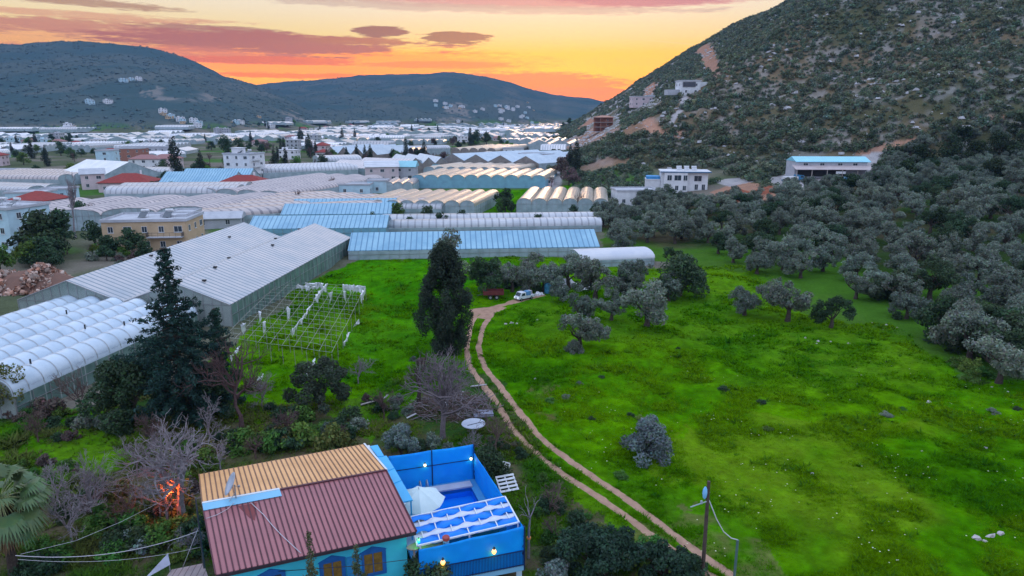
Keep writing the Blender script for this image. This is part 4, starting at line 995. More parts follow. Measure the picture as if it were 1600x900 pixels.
    OCC.append([np.array([p[0]+c*W*0.6*math.cos(yaw)-s_*D*0.6*math.sin(yaw), p[1]+c*W*0.6*math.sin(yaw)+s_*D*0.6*math.cos(yaw)]) for c, s_ in ((-1, -1), (1, -1), (1, 1), (-1, 1))])
    return o
def hp(px, py, D=8): q = gp(px, py); d = q[:2]/np.hypot(*q[:2]); return np.array([q[0]+d[0]*D/2, q[1]+d[1]*D/2, hgt(*q[:2])])
house('white_house', 'three storey bluish white house with a flat roof at the left edge', hp(22, 392, 10), R(-14), 12, 10, 3, W_BLUE, 'flat', None, 3.0, (3, 2), ('dish', 'tanks'))
house('red_roofed_house', 'pale house with a red hip roof right behind the bluish white house', hp(68, 344, 9), R(-10), 11, 9, 2, W_BLUE, 'hip', None, 2.8, (3, 2))
house('apartment_house', 'cream two storey apartment house with balconies left of the twin gabled greenhouse', hp(247, 392, 10), R(6), 17, 11, 2, W_CREAM, 'flat', None, 3.2, (5, 3), ('balcony', 'dish', 'tanks'))
house('house_annex', 'pale yellow annex joined to the right of the cream apartment house', hp(290, 384, 9), R(6), 5, 10, 2, W_YEL, 'flat', None, 3.3, (1, 3))
house('low_shed', 'low grey roofed shed between the cream house and the arched greenhouse', hp(342, 358, 8), R(10), 12, 6, 1, W_GREY, 'gable', SLAB, 2.6, (2, 1), cat='shed')
house('red_roofed_house', 'pink house with a broad red hip roof in the middle of the town', hp(206, 300, 13), R(8), 18, 13, 1, W_PINK, 'hip', None, 3.6, (4, 2), ('chimney',))
house('red_roofed_house', 'white house with a red hip roof just below the white apartment block', hp(384, 300, 12), R(4), 17, 11, 1, W_WHITE, 'hip', None, 3.4, (5, 2), ('chimney',))
house('apartment_block', 'white four storey apartment block with side balconies and a roof house', hp(385, 284, 12), R(-14), 13, 11, 4, W_WHITE, 'flat', None, 2.9, (3, 2), ('sidebalc', 'stairhead', 'tanks'))
house('white_house', 'narrow white three storey house above the long white shed', hp(171, 262, 10), R(10), 9, 9, 3, W_BLUE, 'flat', None, 3.0, (1, 1))
house('pink_house', 'lilac pink house with a gable roof in front of the long white shed', hp(148, 296, 9), R(30), 8, 9, 2, W_PINK, 'gable', SLAB, 3.0, (2, 2))
house('blue_house', 'low pale blue cube house beside the poplar', hp(96, 312, 8), R(6), 9, 7, 1, W_BLUE, 'flat', None, 3.4, (2, 1))
house('blue_house', 'pale blue flat roofed house behind the red roof at left', hp(52, 318, 8), R(8), 12, 8, 1, W_BLUE, 'flat', None, 3.4, (2, 1))
house('white_house', 'long low white house with two windows at the left edge of the town', hp(14, 278, 8), R(2), 16, 8, 1, W_BLUE, 'flat', None, 3.4, (3, 1))
house('white_house', 'white two storey villa with a reddish roof left of the tall town cypress', hp(232, 266, 10), R(4), 15, 9, 2, W_WHITE, 'hip', surf('dull_red_roof', (0.30, 0.13, 0.12), (0.24, 0.11, 0.10)), 2.9, (3, 2))
house('white_house', 'white two storey villa with a reddish roof beside the tall town cypress', hp(262, 265, 10), R(4), 14, 9, 2, W_PINK, 'hip', MATS['dull_red_roof'], 2.9, (3, 2))
house('brick_house', 'reddish three storey block above the white villas', hp(209, 256, 10), R(4), 15, 10, 3, BRICK, 'flat', None, 2.9, (3, 2))
house('long_block', 'long grey row building with many windows behind the reddish block', hp(236, 245, 10), R(2), 34, 10, 2, W_GREY, 'flat', None, 3.2, (8, 2))
house('pink_house', 'lilac pink house with steep roof before the mid valley greenhouses', hp(597, 284, 10), R(14), 14, 10, 2, W_PINK, 'gable', F_WHITE, 3.2, (3, 2))
house('blue_house', 'small pale blue house among bushes by the rippled film roof', hp(556, 305, 8), R(0), 12, 8, 1, W_BLUE, 'flat', None, 3.6, (2, 2))
house('blue_house', 'tall narrow light blue house right of the small blue house', hp(592, 302, 6), R(0), 7, 6, 1, W_BLUE, 'flat', None, 4.4, (1, 1))
house('veranda_house', 'house with a blue canopy on posts behind the pink house', hp(627, 282, 10), R(0), 14, 10, 2, W_GREY, 'gable', TEALR, 3.0, (3, 2))
house('low_house', 'low house with a flat blue roof before the brown gabled greenhouse', hp(703, 271, 8), R(0), 17, 8, 1, W_GREY, 'flat', TEALR, 3.2, (4, 1))
house('white_house', 'white flat roofed house right of the bluish gables', hp(792, 257, 9), R(0), 16, 9, 2, W_WHITE, 'flat', None, 3.0, (4, 2), ('dish',))
house('white_house', 'upper white house behind the flat roofed house at the hill foot', hp(802, 247, 9), R(0), 14, 8, 2, W_WHITE, 'flat', None, 3.0, (3, 2), ('dish',))
house('low_house', 'small white house at the right end of the ten cream tunnels', hp(832, 284, 8), R(0), 10, 8, 1, W_WHITE, 'flat', None, 3.2, (2, 1))
house('low_house', 'long low white house with a cream roof edge beside the grey road', hp(842, 290, 8), R(-4), 12, 8, 1, W_PINK, 'flat', F_CREAM, 3.0, (3, 1))
house('brick_building', 'unfinished brick building shell with dark openings above the grey road', hp(838, 262, 10), R(-6), 18, 9, 2, BRICK, 'flat', SLAB, 3.4, (3, 1), cat='building')
# unfinished red frame house on the slope
def frame_house(px, py, yaw):
    p = hp(px, py, 8); o = root('unfinished_house', 'unfinished red brick house with open concrete floors on the hill slope', 'house', p, yaw)
    for s in range(4):
        mb = MB(); wd = 17 if s < 1 else 13; x0 = 0 if s < 1 else 2; mb.box((x0, 0, s*3.1), (wd+0.8, 9.8, 0.28)); put('floor_slab', mb, CONC if s else SLAB, o)
    for s in range(3):
        for k in range(4):
            mb = MB(); mb.box((-4+k*4.0, -4.3, s*3.1+1.55), (0.4, 0.4, 2.8)); put('column', mb, BRICK, o)
        mb = MB(); mb.box((4.0, 1.0, s*3.1+1.55), (8.4, 6.5, 2.8)); mb.box((-2.5, 3.0, s*3.1+1.55), (4.4, 3, 2.8)); put('brick_wall', mb, BRICK, o)
        window(o, 4.5, s*3.1+1.0, 1.4, 1.3, 'f', 0, 4.55)
    put('roof', hip(13.5, 9.5, 9.5, 1.2), surf('clay_roof', (0.42, 0.20, 0.13), (0.32, 0.15, 0.1)), o).location = (2, 0, 0)
    return o
frame_house(938, 206, R(-6))
v1 = house('hill_villa', 'pale stone villa with a grey roof on the hill crest road', hp(1002, 166, 8), R(10), 15, 8, 2, W_PINK, 'flat', None, 3.2, (3, 2))
mb = MB(); mb.box((10, 1.5, 2.6), (9, 7, 6)); put('wing_wall', mb, W_PINK, v1)
put('wing_roof', hip(10, 8, 5.6, 2.2, gable=True), surf('slate_roof', (0.20, 0.22, 0.25)), v1).location = (10, 1.5, 0)
mb = MB(); mb.box((16, 2.5, 2.0), (5, 6, 4)); put('wing_wall', mb, W_GREY, v1)
v2 = house('hill_villa', 'white cubic villa with dark glazing at the end of the winding road', hp(1074, 148, 8), R(8), 10, 8, 2, W_WHITE, 'flat', None, 3.2, (2, 2))
mb = MB(); mb.box((8.5, 1.0, 4.6), (8, 5, 3.2)); put('wing_wall', mb, W_WHITE, v2)
mb = MB(); mb.box((-1, -4.35, 4.9), (6.5, 0.08, 2.3)); put('glazing', mb, GLASS, v2)
mb = MB()
for k in range(4): mb.box((-3.5+k*2.2, -5.0, 1.5), (0.35, 0.35, 3.0))
put('porch_columns', mb, W_WHITE, v2)
mb = MB(); mb.box((-8, 0.5, 1.2), (6, 5, 2.6)); put('wing_wall', mb, W_GREY, v2)
# big white villa with blue trim
p = hp(1066, 300, 10); vo = root('white_villa', 'white villa with bay windows, blue trim and solar heaters on its flat roof', 'villa', p, R(-8))
mb = MB(); mb.box((0, 0, 2.9), (16, 9, 7.8)); mb.box((-3.0, -5.2, 2.9), (8, 1.42, 7.7)); put('wall', mb, W_WHITE, vo)
mb = MB(); mb.box((0.2, -0.4, 7.02), (17.2, 11.2, 0.3)); put('roof', mb, surf('white_roof_membrane', (0.66, 0.66, 0.68), None, 0.6, 0.7), vo)
mb = MB(); mb.box((0.2, -6.06, 6.95), (17.2, 0.10, 0.34)); mb.box((8.86, -0.4, 6.95), (0.10, 11.2, 0.34)); put('blue_fascia', mb, surf('blue_trim', (0.05, 0.16, 0.30)), vo)
for x, w in ((-5.2, 1.6), (-2.4, 2.4), (0.2, 1.4)): window(vo, x, 4.0, w, 1.9, 'f', 16, 11.84)
for x, w, z in ((4.6, 2.6, 3.7), (4.2, 1.2, 0.7), (6.6, 1.2, 0.7)): window(vo, x, z, w, 2.0, 'f', 16, 9)
for x in (-5.6, -2.6, 0.0): window(vo, x, 0.6, 1.2, 1.7, 'f', 16, 11.84)
window(vo, 0, 4.0, 2.2, 1.8, 'r', 16, 9)
for k in range(3):
    mb = MB(); x = -1.5+k*2.6; mb.tube([(x-0.9, 1.5, 8.3), (x+0.9, 1.5, 8.3)], 0.33, 10); mb.quad((x-0.9, -0.6, 7.3), (x+0.9, -0.6, 7.3), (x+0.9, 1.3, 8.2), (x-0.9, 1.3, 8.2), 1); mb.beam((x-0.7, 1.5, 7.1), (x-0.7, 1.5, 8.2), 0.07); mb.beam((x+0.7, 1.5, 7.1), (x+0.7, 1.5, 8.2), 0.07)
    put('water_heater', mb, [FRAME, surf('solar_panel', (0.5, 0.5, 0.52), (0.3, 0.3, 0.32), 2, 0.3)], vo)
mb = MB(); mb.box((-10.6, 1.0, 4.0), (5.2, 7, 0.3)); mb.box((-10.6, 1.0, 1.7), (5.0, 6.6, 4.4)); put('pool_deck', mb, W_WHITE, vo)
mb = MB(); mb.box((-10.6, 0.6, 4.6), (4.6, 5.8, 0.9)); put('pool_screen', mb, surf('pool_screen_blue', (0.06, 0.30, 0.62)), vo)
hd = tag(put('hedge', MB().box((0, 0, 0), (1, 1, 1)), DARKL), 'dark clipped hedge at the right foot of the white villa', 'hedge')
bpy.data.objects.remove(hd)
def hedge(name, label, a, b, w, h, mat, n, size, cat='hedge'):
    a = np.array(a); b = np.array(b); L = np.hypot(*(b-a)[:2]); m = max(3, int(L/(w*0.6))); c = (a+b)/2
    rg = np.random.default_rng(int(abs(a[0]*31+a[1]*17)))
    pf = [(*(a+(b-a)*t-c)[:2]+rg.normal(size=2)*w*0.12, (a+(b-a)*t-c)[2]+h*0.5*(0.8+0.4*rg.random()), w*0.62*(0.8+0.4*rg.random()), h/w*0.9) for t in np.linspace(0, 1, m)]
    o = link(name, leaf_mesh(name, rg, pf, n, size, mat, inner=0.4)); o.location = c; return tag(o, label, cat)
q0, q1 = gp(1098, 292), gp(1121, 285); hedge('hedge', 'dark clipped hedge at the right foot of the white villa', q0, q1, 1.6, 2.4, DARKL, 900, 0.22)
house('ruined_house', 'low white flat roofed house with bare rebar pillars beside the villa', hp(990, 322, 9), R(4), 13, 9, 1, W_WHITE, 'flat', None, 4.6, (3, 2))
# blue roofed shed
p = hp(1290, 278, 10); so_ = root('farm_shed', 'long farm shed with bright teal roof and a lean-to beside the grey yard', 'shed', p, R(-3))
mb = MB(); mb.box((0, 1.0, 2.6), (24, 9, 5.6)); put('wall', mb, W_GREY, so_)
put('roof', hip(24, 9, 5.4, 1.5, 0.5, True), surf('bright_teal_sheet', (0.25, 0.62, 0.72), (0.20, 0.52, 0.64), 0.3, 0.4, 0.5, stripe=(0, 0.8, 0.12, (0.18, 0.46, 0.56))), so_).location = (0.5, 1.0, 0)
mb = MB(); mb.quad((-13, -7.5, 3.0), (13, -7.5, 3.0), (13, -3.3, 4.2), (-13, -3.3, 4.2)); mb.quad((-13, -3.3, 4.1), (13, -3.3, 4.1), (13, -7.5, 2.9), (-13, -7.5, 2.9)); put('lean_to_roof', mb, surf('pinkish_sheet', (0.50, 0.42, 0.42), (0.40, 0.32, 0.30), 0.3, 0.5), so_)
for k in range(6):
    mb = MB(); mb.box((-12.5+k*5, -7.2, 1.3), (0.2, 0.2, 3.2)); put('post', mb, CONC, so_)
mb = MB(); mb.box((-3, -3.6, 1.6), (16, 0.1, 2.4)); put('back_board', mb, DARKM, so_)
mb = MB(); mb.box((2, -7.1, 2.0), (3.2, 0.08, 0.8)); put('white_board', mb, FRAME, so_)
for x in (-8.5, -3, 3, 8): window(so_, x, 3.9, 1.6, 1.0, 'f', 24, 7.0)
# ------------------------------------------------------------------ small houses far off: one mesh per model, copied
def small_house(W, D, H, wall, roof, flat):
    mb = MB(); mb.box((0, 0, H/2-0.5), (W, D, H+1), 0)
    nw = max(2, int(W/3.2))
    for s in range(max(1, int(H/2.9))):
        for k in range(nw):
            x = W*((k+0.5)/nw-0.5); z = s*2.9+1.0
            mb.box((x, -D/2-0.005, z+0.6), (1.2, 0.09, 1.25), 2)
        for k in range(2): mb.box((W/2+0.005, D*(k/2-0.25), s*2.9+1.6), (0.09, 1.1, 1.2), 2); mb.box((-W/2-0.005, D*(k/2-0.25), s*2.9+1.6), (0.09, 1.1, 1.2), 2)
    if flat:
        mb.box((0, 0, H+0.1), (W+0.6, D+0.6, 0.22), 1); mb.box((-W*0.2, 0, H+0.9), (W*0.25, D*0.35, 1.4), 0); mb.tube([(W*0.2, 0, H+1.1), (W*0.2+1.4, 0, H+1.1)], 0.35, 8, 1)
    else:
        h = hip(W, D, H, 0.25*min(W, D)); o = len(mb.v); mb.v += h.v; mb.f += [tuple(i+o for i in f) for f in h.f]; mb.m += [1]*len(h.f)
    return mb.mesh('small_house', [wall, roof, DARKM])
ROOFW = surf('white_flat_roof', (0.62, 0.63, 0.66), (0.5, 0.5, 0.53), 0.3, 0.8)
SH = [(small_house(11, 8, 3.2, W_WHITE, TILE, False), 'white', 'red hip roof'), (small_house(12, 9, 6, W_WHITE, ROOFW, True), 'white two storey', 'flat roof'), (small_house(10, 9, 8.8, W_GREY, ROOFW, True), 'grey three storey', 'flat roof'),
      (small_house(13, 8, 3.3, W_PINK, MATS['dull_red_roof'], False), 'pink', 'dull red roof'), (small_house(9, 8, 6, W_BLUE, ROOFW, True), 'bluish two storey', 'flat roof'), (small_house(14, 9, 6, W_PINK, TILE, False), 'pink two storey', 'red roof'), (small_house(8, 7, 3.2, W_CREAM, SLAB, True), 'cream', 'flat roof')]
def far_gh(W, L, n, kind, eave, rise):
    mb = MB(); w = W/n; prof = span_profile(kind, w, rise, 5); m = len(prof)
    for i in range(n):
        pf = [(i*w+s-W/2, eave+z) for s, z in prof]
        vs = [(s, -L/2, z) for s, z in pf]+[(s, L/2, z) for s, z in pf]; mb.add(vs, [(k, k+1, m+k+1, m+k) for k in range(m-1)], 0)
        for t in (-L/2, L/2):
            ring = [(i*w-W/2, t, -0.6)]+[(s, t, z) for s, z in pf]+[((i+1)*w-W/2, t, -0.6)]; mb.add(ring, [tuple(range(len(ring)))[::-1 if t < 0 else 1]], 1)
    for s in (-W/2, W/2): mb.quad((s, -L/2, -0.6), (s, L/2, -0.6), (s, L/2, eave), (s, -L/2, eave), 1)
    return mb.mesh('far_greenhouse', [F_FAR, WALLF])
FG = [(far_gh(40, 46, 5, 'arch', 3.2, 2.0), 'five-arched'), (far_gh(48, 34, 4, 'gable', 3.2, 2.6), 'four-gabled'), (far_gh(60, 40, 7, 'arch', 3.2, 2.0), 'wide seven-arched'), (far_gh(30, 50, 3, 'arch', 3.0, 2.2), 'narrow three-arched'), (far_gh(56, 30, 3, 'gable', 3.6, 3.4), 'broad three-gabled')]
r5 = np.random.default_rng(55)
gi, hi_, ti = [], [], []
MARKT = [('the pink red-roofed house', 205, 288), ('the white apartment block', 387, 262), ('the tall town cypress', 278, 255), ('the two-headed pine', 362, 226), ('the eight small yellowish arches', 630, 240), ('the brick building shell', 838, 250),
         ('the narrow white three storey house', 171, 250), ('the pair of tall far trees', 745, 215), ('the foot of the left hill', 60, 215), ('the pale scar on the hill', 466, 190), ('the far end of the hill toe', 860, 205)]
WOODS = [[(300, 254), (560, 252), (560, 266), (300, 272)], [(500, 246), (720, 247), (716, 262), (500, 266)], [(10, 238), (140, 240), (150, 262), (0, 264)], [(620, 226), (790, 224), (790, 240), (640, 243)], [(300, 228), (440, 226), (440, 244), (300, 248)], [(100, 268), (190, 270), (180, 282), (90, 280)], [(270, 268), (330, 270), (330, 284), (280, 284)], [(840, 262), (900, 262), (930, 300), (856, 300)], [(400, 308), (470, 300), (480, 330), (450, 334)]]
nocc = len(OCC)
for q in WOODS: OCC.append([np.array(v) for v in gpoly(q)])
WOODP = []
for q, k in zip(WOODS, (22, 22, 14, 16, 13, 7, 6, 9, 8)):
    G = np.array(gpoly(q)); c_, m_ = 0, 0
    while c_ < k and m_ < 4000:
        m_ += 1; v = G.min(0)+(G.max(0)-G.min(0))*r5.random(2)
        if in_poly(v[:1], v[1:], G)[0]: WOODP.append(v); c_ += 1
yy = 300.0
while yy < 1950:
    step = 32 if yy < 520 else (44 if yy < 900 else 62)
    x0, x1 = -0.80*yy, min(0.05*yy+4, np.interp(yy, XT_Y, XT_X)-14)
    xx = x0
    while xx < x1:
        w = (step*0.9)*(0.9+0.6*r5.random()); cx_ = xx+w/2; cy_ = yy+step*0.3*(r5.random()-0.5)
        xx += w+3+4*r5.random()
        hz0 = hgt(cx_, cy_)
        if hz0 > 14: continue
        u, v = to_px((cx_, cy_, hz0))
        if u < -40 or u > 1000 or not clear((cx_, cy_), 16): continue
        town = (0.86 if cy_ < 470 else (0.62 if cy_ < 700 else 0.14)) * (1.0 if u < 520 else 0.55)
        if r5.random() < town:
            for _ in range(1 if r5.random() < 0.4 else 2):
                ax, ay = cx_+r5.uniform(-9, 9), cy_+r5.uniform(-8, 8)
                if not clear((ax, ay), 8): continue
                k = int(r5.random()*7); o = link('town_house' if u > -999 else '', SH[k][0]); o.location = (ax, ay, hgt(ax, ay)); o.rotation_euler = (0, 0, r5.choice([0, 0.15, -0.2, 1.57, 1.4])+r5.normal()*0.08); o['category'] = 'house'
                uu1, vv1 = to_px((ax, ay, hgt(ax, ay))); hi_.append((o, uu1, vv1, SH[k][1]+' house with '+SH[k][2]))
                OCC.append([np.array([ax+a, ay+b]) for a, b in ((-7, -6), (7, -6), (7, 6), (-7, 6))])
            for _ in range(4): ti.append((cx_+r5.uniform(-18, 18), cy_+r5.uniform(-16, 16)))
        elif r5.random() < 0.84 and len(gi) < 290:
            k = int(r5.random()*5); o = link('valley_greenhouse', FG[k][0]); sc_ = (w/50*r5.choice([1, 1, 0.7]), step*0.9/42*r5.choice([1, 0.8]), 0.75+0.4*r5.random())
            o.location = (cx_, cy_, hz0); o.scale = sc_; o.rotation_euler = (0, 0, r5.normal()*0.10+(0.12 if u < 400 else -0.05)+(math.pi/2 if r5.random() < 0.28 else 0)); o['category'] = 'greenhouse'
            gi.append((o, u, v, FG[k][1]))
            OCC.append([np.array([cx_+a*w/2, cy_+b*step*0.45]) for a, b in ((-1, -1), (1, -1), (1, 1), (-1, 1))])
            if r5.random() < 0.5: ti.append((cx_+r5.uniform(-w, w)*0.6, cy_-step*0.55))
    yy += step*1.0
name_all(gi, '%s pale far greenhouse, %s', 'greenhouses of the far valley', MARKT)
# dwellings scattered on the flanks of the far hills
for (u0, v0, su, sv, n) in [(800, 175, 40, 9, 26), (700, 168, 26, 6, 9), (108, 203, 8, 4, 5), (262, 184, 14, 5, 6), (310, 195, 18, 3, 5), (205, 126, 16, 3, 6), (390, 190, 20, 3, 4), (150, 160, 14, 3, 3)]:
    for _ in range(n):
        u, v = u0+r5.normal()*su*0.7, v0+r5.normal()*sv*0.8+(0.12*(0) if u0 != 800 else (0))
        p = gp(u, v)
        if p[1] < 800 or p[1] > 4500: continue
        k = int(r5.choice([1, 4, 6, 1])); o = link('town_house', SH[k][0]); o.location = p; s = 1.0; o.scale = (max(1, s), max(1, s), max(1, s*0.9)); o.rotation_euler = (0, 0, r5.normal()*0.5); o['category'] = 'house'
        hi_.append((o, u, v, 'far hillside '+SH[k][1]+' house'))
name_all(hi_, '%s, %s', 'houses of the valley', MARKT+[('the hill village', 800, 175), ('the upper hill hamlet', 700, 168), ('the quarry on the left hill', 260, 184)])
# ------------------------------------------------------------------ trees of the town
its = []
def town_tree(k, p, sc, mat=None):
    u, v = to_px(p)
    if k == 0: o = make_tree('town_tree', None, 'tree', p, *RND[int(r5.random()*5)], sc, mat=mat); lk = 'round dark' if mat is None else ('round olive-green' if mat is GREENL else 'round brownish')
    elif k == 1: o = make_tree('town_tree', None, 'tree', p, *TALLC[int(r5.random()*3)], sc); lk = 'slim dark upright'
    else:
        o = link('bare_town_tree', BAREM[int(r5.random()*3)]); o.location = p; o.scale = (sc,)*3; o.rotation_euler = (0, 0, r5.random()*6); o['category'] = 'tree'; lk = 'bare brown'
    its.append((o, u, v, lk)); return o
for ax, ay in WOODP:
    if all(not in_poly(np.array([ax]), np.array([ay]), q)[0] for q in OCC[:nocc]): town_tree(int(r5.choice([0, 0, 0, 0, 2, 1])), np.array([ax, ay, hgt(ax, ay)]), 0.8+0.55*r5.random(), r5.choice([None, GREENL, BRUSH, None]))
for ax, ay in ti:
    if len(its) > 275 or not clear((ax, ay), 3) or ax > np.interp(ay, XT_Y, XT_X)-4: continue
    town_tree(int(r5.choice([0, 0, 0, 1, 2])), np.array([ax, ay, hgt(ax, ay)]), 0.8+0.6*r5.random(), GREENL if r5.random() < 0.3 else None)
# hedges, orchards and thickets between the greenhouses that one can make out
for (u0, v0, su, sv, n, kk) in [(75, 410, 30, 8, 5, (0,)), (150, 385, 25, 8, 5, (0, 2)), (30, 420, 30, 5, 4, (0,)), (190, 395, 18, 6, 4, (0,)), (330, 268, 26, 5, 9, (0, 2)), (450, 268, 24, 4, 6, (0,)), (540, 250, 30, 3, 8, (0,)), (650, 252, 50, 3, 10, (0,)), (560, 300, 30, 6, 6, (0,)), (480, 318, 22, 5, 5, (2, 0)),
                            (900, 300, 14, 8, 4, (0,)), (800, 330, 8, 4, 2, (0,)), (885, 285, 14, 6, 4, (0,)), (870, 255, 14, 6, 6, (0,)), (120, 350, 30, 8, 5, (0, 2)), (270, 285, 40, 4, 5, (0, 2)), (40, 250, 40, 6, 8, (0,)), (90, 258, 50, 5, 8, (0,)), (420, 240, 70, 5, 9, (0, 1)), (700, 232, 60, 5, 9, (0,)), (230, 305, 30, 3, 3, (0,)), (620, 355, 3, 2, 0, (0,)), (760, 350, 100, 2, 8, (0,))]:
    for _ in range(n):
        u, v = u0+r5.normal()*su, v0+r5.normal()*sv; p = gp(u, v)
        if not clear(p[:2], 1.5): continue
        town_tree(int(r5.choice(kk)), p, 0.55+0.5*r5.random(), GREENL if r5.random() < 0.35 else None)
for u, v, k, sc in [(788, 328, 0, 1.15), (790, 334, 0, 0.8), (905, 332, 2, 0.9), (895, 340, 0, 0.6), (720, 352, 0, 0.7), (690, 357, 0, 0.7), (640, 358, 0, 0.5), (840, 356, 0, 0.6), (930, 350, 0, 0.8), (60, 408, 0, 1.6), (92, 398, 0, 1.5), (505, 262, 0, 1.2), (745, 226, 0, 2.3), (760, 226, 0, 2.0), (535, 222, 1, 1.4), (555, 222, 1, 1.3), (430, 268, 1, 1.15), (520, 300, 2, 0.9), (470, 326, 2, 1.0), (455, 328, 2, 0.8), (208, 314, 2, 0.8), (735, 228, 1, 1.6), (890, 195, 0, 1.5), (880, 199, 0, 1.2)]:
    town_tree(k, gp(u, v), sc)
name_all(its, '%s valley tree, %s', 'trees of the valley', MARKT+[('the cream apartment house', 245, 370), ('the bluish white house', 30, 350), ('the six-arch greenhouse', 880, 318), ('the long blue greenhouse', 740, 385), ('the rock heap', 60, 440), ('the pink valley house', 597, 275)])
p = gp(278, 280); o = root('town_cypress', 'tall dark cypress standing alone above the town roofs', 'tree', p); link('trunk', TALLC[0][0], o); link('crown', TALLC[0][1], o); o.scale = (1.7, 1.7, 1.75)
p = gp(364, 262); o = root('stone_pine', 'two-headed dark stone pine behind the white apartment block', 'tree', p)
rg = np.random.default_rng(9); mb = MB(); mb.tube([(0, 0, -0.3), (0, 0, 6), (-2.5, 0, 12)], [0.5, 0.4, 0.25], 7); mb.tube([(0, 0, 6), (4.5, 0, 12.5)], [0.3, 0.2], 6); put('trunk', mb, BARK, o)
link('crown', leaf_mesh('crown', rg, [(-2.5+rg.normal()*2.4, rg.normal()*2, 13+rg.normal()*1.6, 1.9, 0.8) for _ in range(18)]+[(5+rg.normal()*1.8, rg.normal()*1.6, 14+rg.normal()*1.2, 1.6, 0.7) for _ in range(12)], 2600, 0.34, DARKL, inner=0.5), o)
# bare poplar by the blue house
p = gp(118, 372); bt = bare_tree(np.random.default_rng(71), 17, 0.16, 0.22, 5, 3, up=1.3, low=0.25, first=7, ratio=0.62)
o = put('bare_poplar', bt, BARKG); o.location = p; tag(o, 'tall bare grey poplar beside the low blue house', 'tree')
# rock heap
rg = np.random.default_rng(12); c0 = gp(56, 452); rh = root('rock_heap', 'heap of reddish broken rocks beside the near tunnels', 'rock heap', c0)
Vs, Fs, Ts = [], [], []; off = 0
for k in range(1500):
    t = rg.random()*6.28; q = rg.random()**0.6; rx, ry = 10.5*q*math.cos(t), 5.2*q*math.sin(t); z = 3.9*(1-q**1.4)*(0.85+0.3*math.sin(rx*0.9))+rg.random()*0.15
    s = 0.20+0.55*rg.random()**2; Vv = (tpl*(1+0.35*rg.normal(size=tpl.shape)))*s*np.array([1.3, 1.0, 1.5]); A3 = Matrix.Rotation(rg.random()*6, 3, (rg.normal(), rg.normal(), rg.normal()))
    Vv = Vv@np.array(A3).T+np.array([rx, ry, z]); b = rg.random(); col = np.array([0.42, 0.19, 0.12])*(1-b)+np.array([0.52, 0.42, 0.36])*b
    Vs.append(Vv); Fs.append(tf+off); Ts.append(np.repeat(col[None]*(0.5+0.7*rg.random()), 12, 0)); off += 12
link('rocks', np_mesh('rocks', np.concatenate(Vs), np.concatenate(Fs), leafmat('rock_faces', (1, 1, 1), 0, 0.9, 0, trans=0), tint=np.concatenate(Ts)), rh)
mb = MB(); mb.lathe([(10, -0.4), (7, 1.2), (4, 2.4), (0.05, 3.2)], 20); mb.v = [(v[0]*1.05, v[1]*0.5, v[2]*1.1) for v in mb.v]; put('earth_core', mb, surf('red_earth', (0.22, 0.12, 0.09), (0.15, 0.09, 0.07), 0.8, 0.95, 0.1, 0.6, 5), rh)
# red soil heaps beside the villa
for px, py, w, h, lb in [(1150, 312, 8, 3.2, 'red soil heap beside the white villa drive'), (1205, 300, 6, 1.8, 'lower red soil heap to the right of the bigger one')]:
    q = gp(px, py); rg = np.random.default_rng(int(px)); mb = MB(); mb.lathe([(w, -0.6), (w*0.75, h*0.35), (w*0.45, h*0.75), (w*0.15, h), (0.02, h)], 22)
    mb.v = [(v[0]*(1+0.12*rg.normal()), v[1]*0.6*(1+0.12*rg.normal()), v[2]+0.15*rg.normal()) for v in mb.v]
    o = put('soil_heap', mb, surf('red_soil', (0.30, 0.105, 0.06), (0.22, 0.08, 0.05), 0.8, 0.95, 0.1, 0.6, 4)); o.location = q; tag(o, lb, 'soil heap')
# ------------------------------------------------------------------ the dirt track
def drape(name, lines, mat, w0=0.55, lift=0.035):
    mb = MB(); rg = np.random.default_rng(8)
    for ln, w in lines:
        P = np.array([gp(*q)[:2] for q in ln]); d = np.concatenate([[0], np.cumsum(np.hypot(*np.diff(P, axis=0).T))])
        t = np.arange(0, d[-1], 0.35); X = np.interp(t, d, P[:, 0]); Y = np.interp(t, d, P[:, 1])
        kx = np.ones(15)/15; X[8:-8] = np.convolve(X, kx, 'same')[8:-8]; Y[8:-8] = np.convolve(Y, kx, 'same')[8:-8]
        dx = np.gradient(X); dy = np.gradient(Y); L = np.hypot(dx, dy); nx, ny = -dy/L, dx/L; vs = []; fs = []
        K = 7
        for i in range(len(t)):
            wl = w*(0.75+0.5*vnoise(np.array(t[i]*0.8), np.array(w*9.0), 3)+0.25*rg.random()); wr = w*(0.75+0.5*vnoise(np.array(t[i]*0.8), np.array(w*9.0), 7)+0.25*rg.random())
            for k in range(K):
                s = -wl+(wl+wr)*k/(K-1); a, b = X[i]+nx[i]*s, Y[i]+ny[i]*s; edge = abs(2*k/(K-1)-1)
                vs.append((a, b, hgt(a, b)+lift*(1-edge**3)-(0.02 if edge > 0.99 else 0)))
        for i in range(len(t)-1):
            for k in range(K-1): fs.append((i*K+k, (i+1)*K+k, (i+1)*K+k+1, i*K+k+1))
        mb.add(vs, fs)
    return tag(put(name, mb, mat, None, True), kind='structure')
TRACK = surf('track_earth', (0.42, 0.26, 0.18), (0.30, 0.18, 0.125), 0.9, 0.95, 0.1, 0.6, 4, contrast=(0.35, 0.65))
RUT_L = [(748, 482), (736, 508), (728, 545), (736, 578), (763, 612), (784, 642), (800, 672), (850, 720), (884, 744), (940, 780), (1000, 822), (1050, 860), (1110, 900), (1180, 940)]
RUT_R = [(772, 486), (754, 512), (747, 545), (759, 578), (786, 610), (811, 643), (846, 688), (902, 728), (962, 768), (1022, 812), (1078, 853), (1140, 900), (1200, 935)]
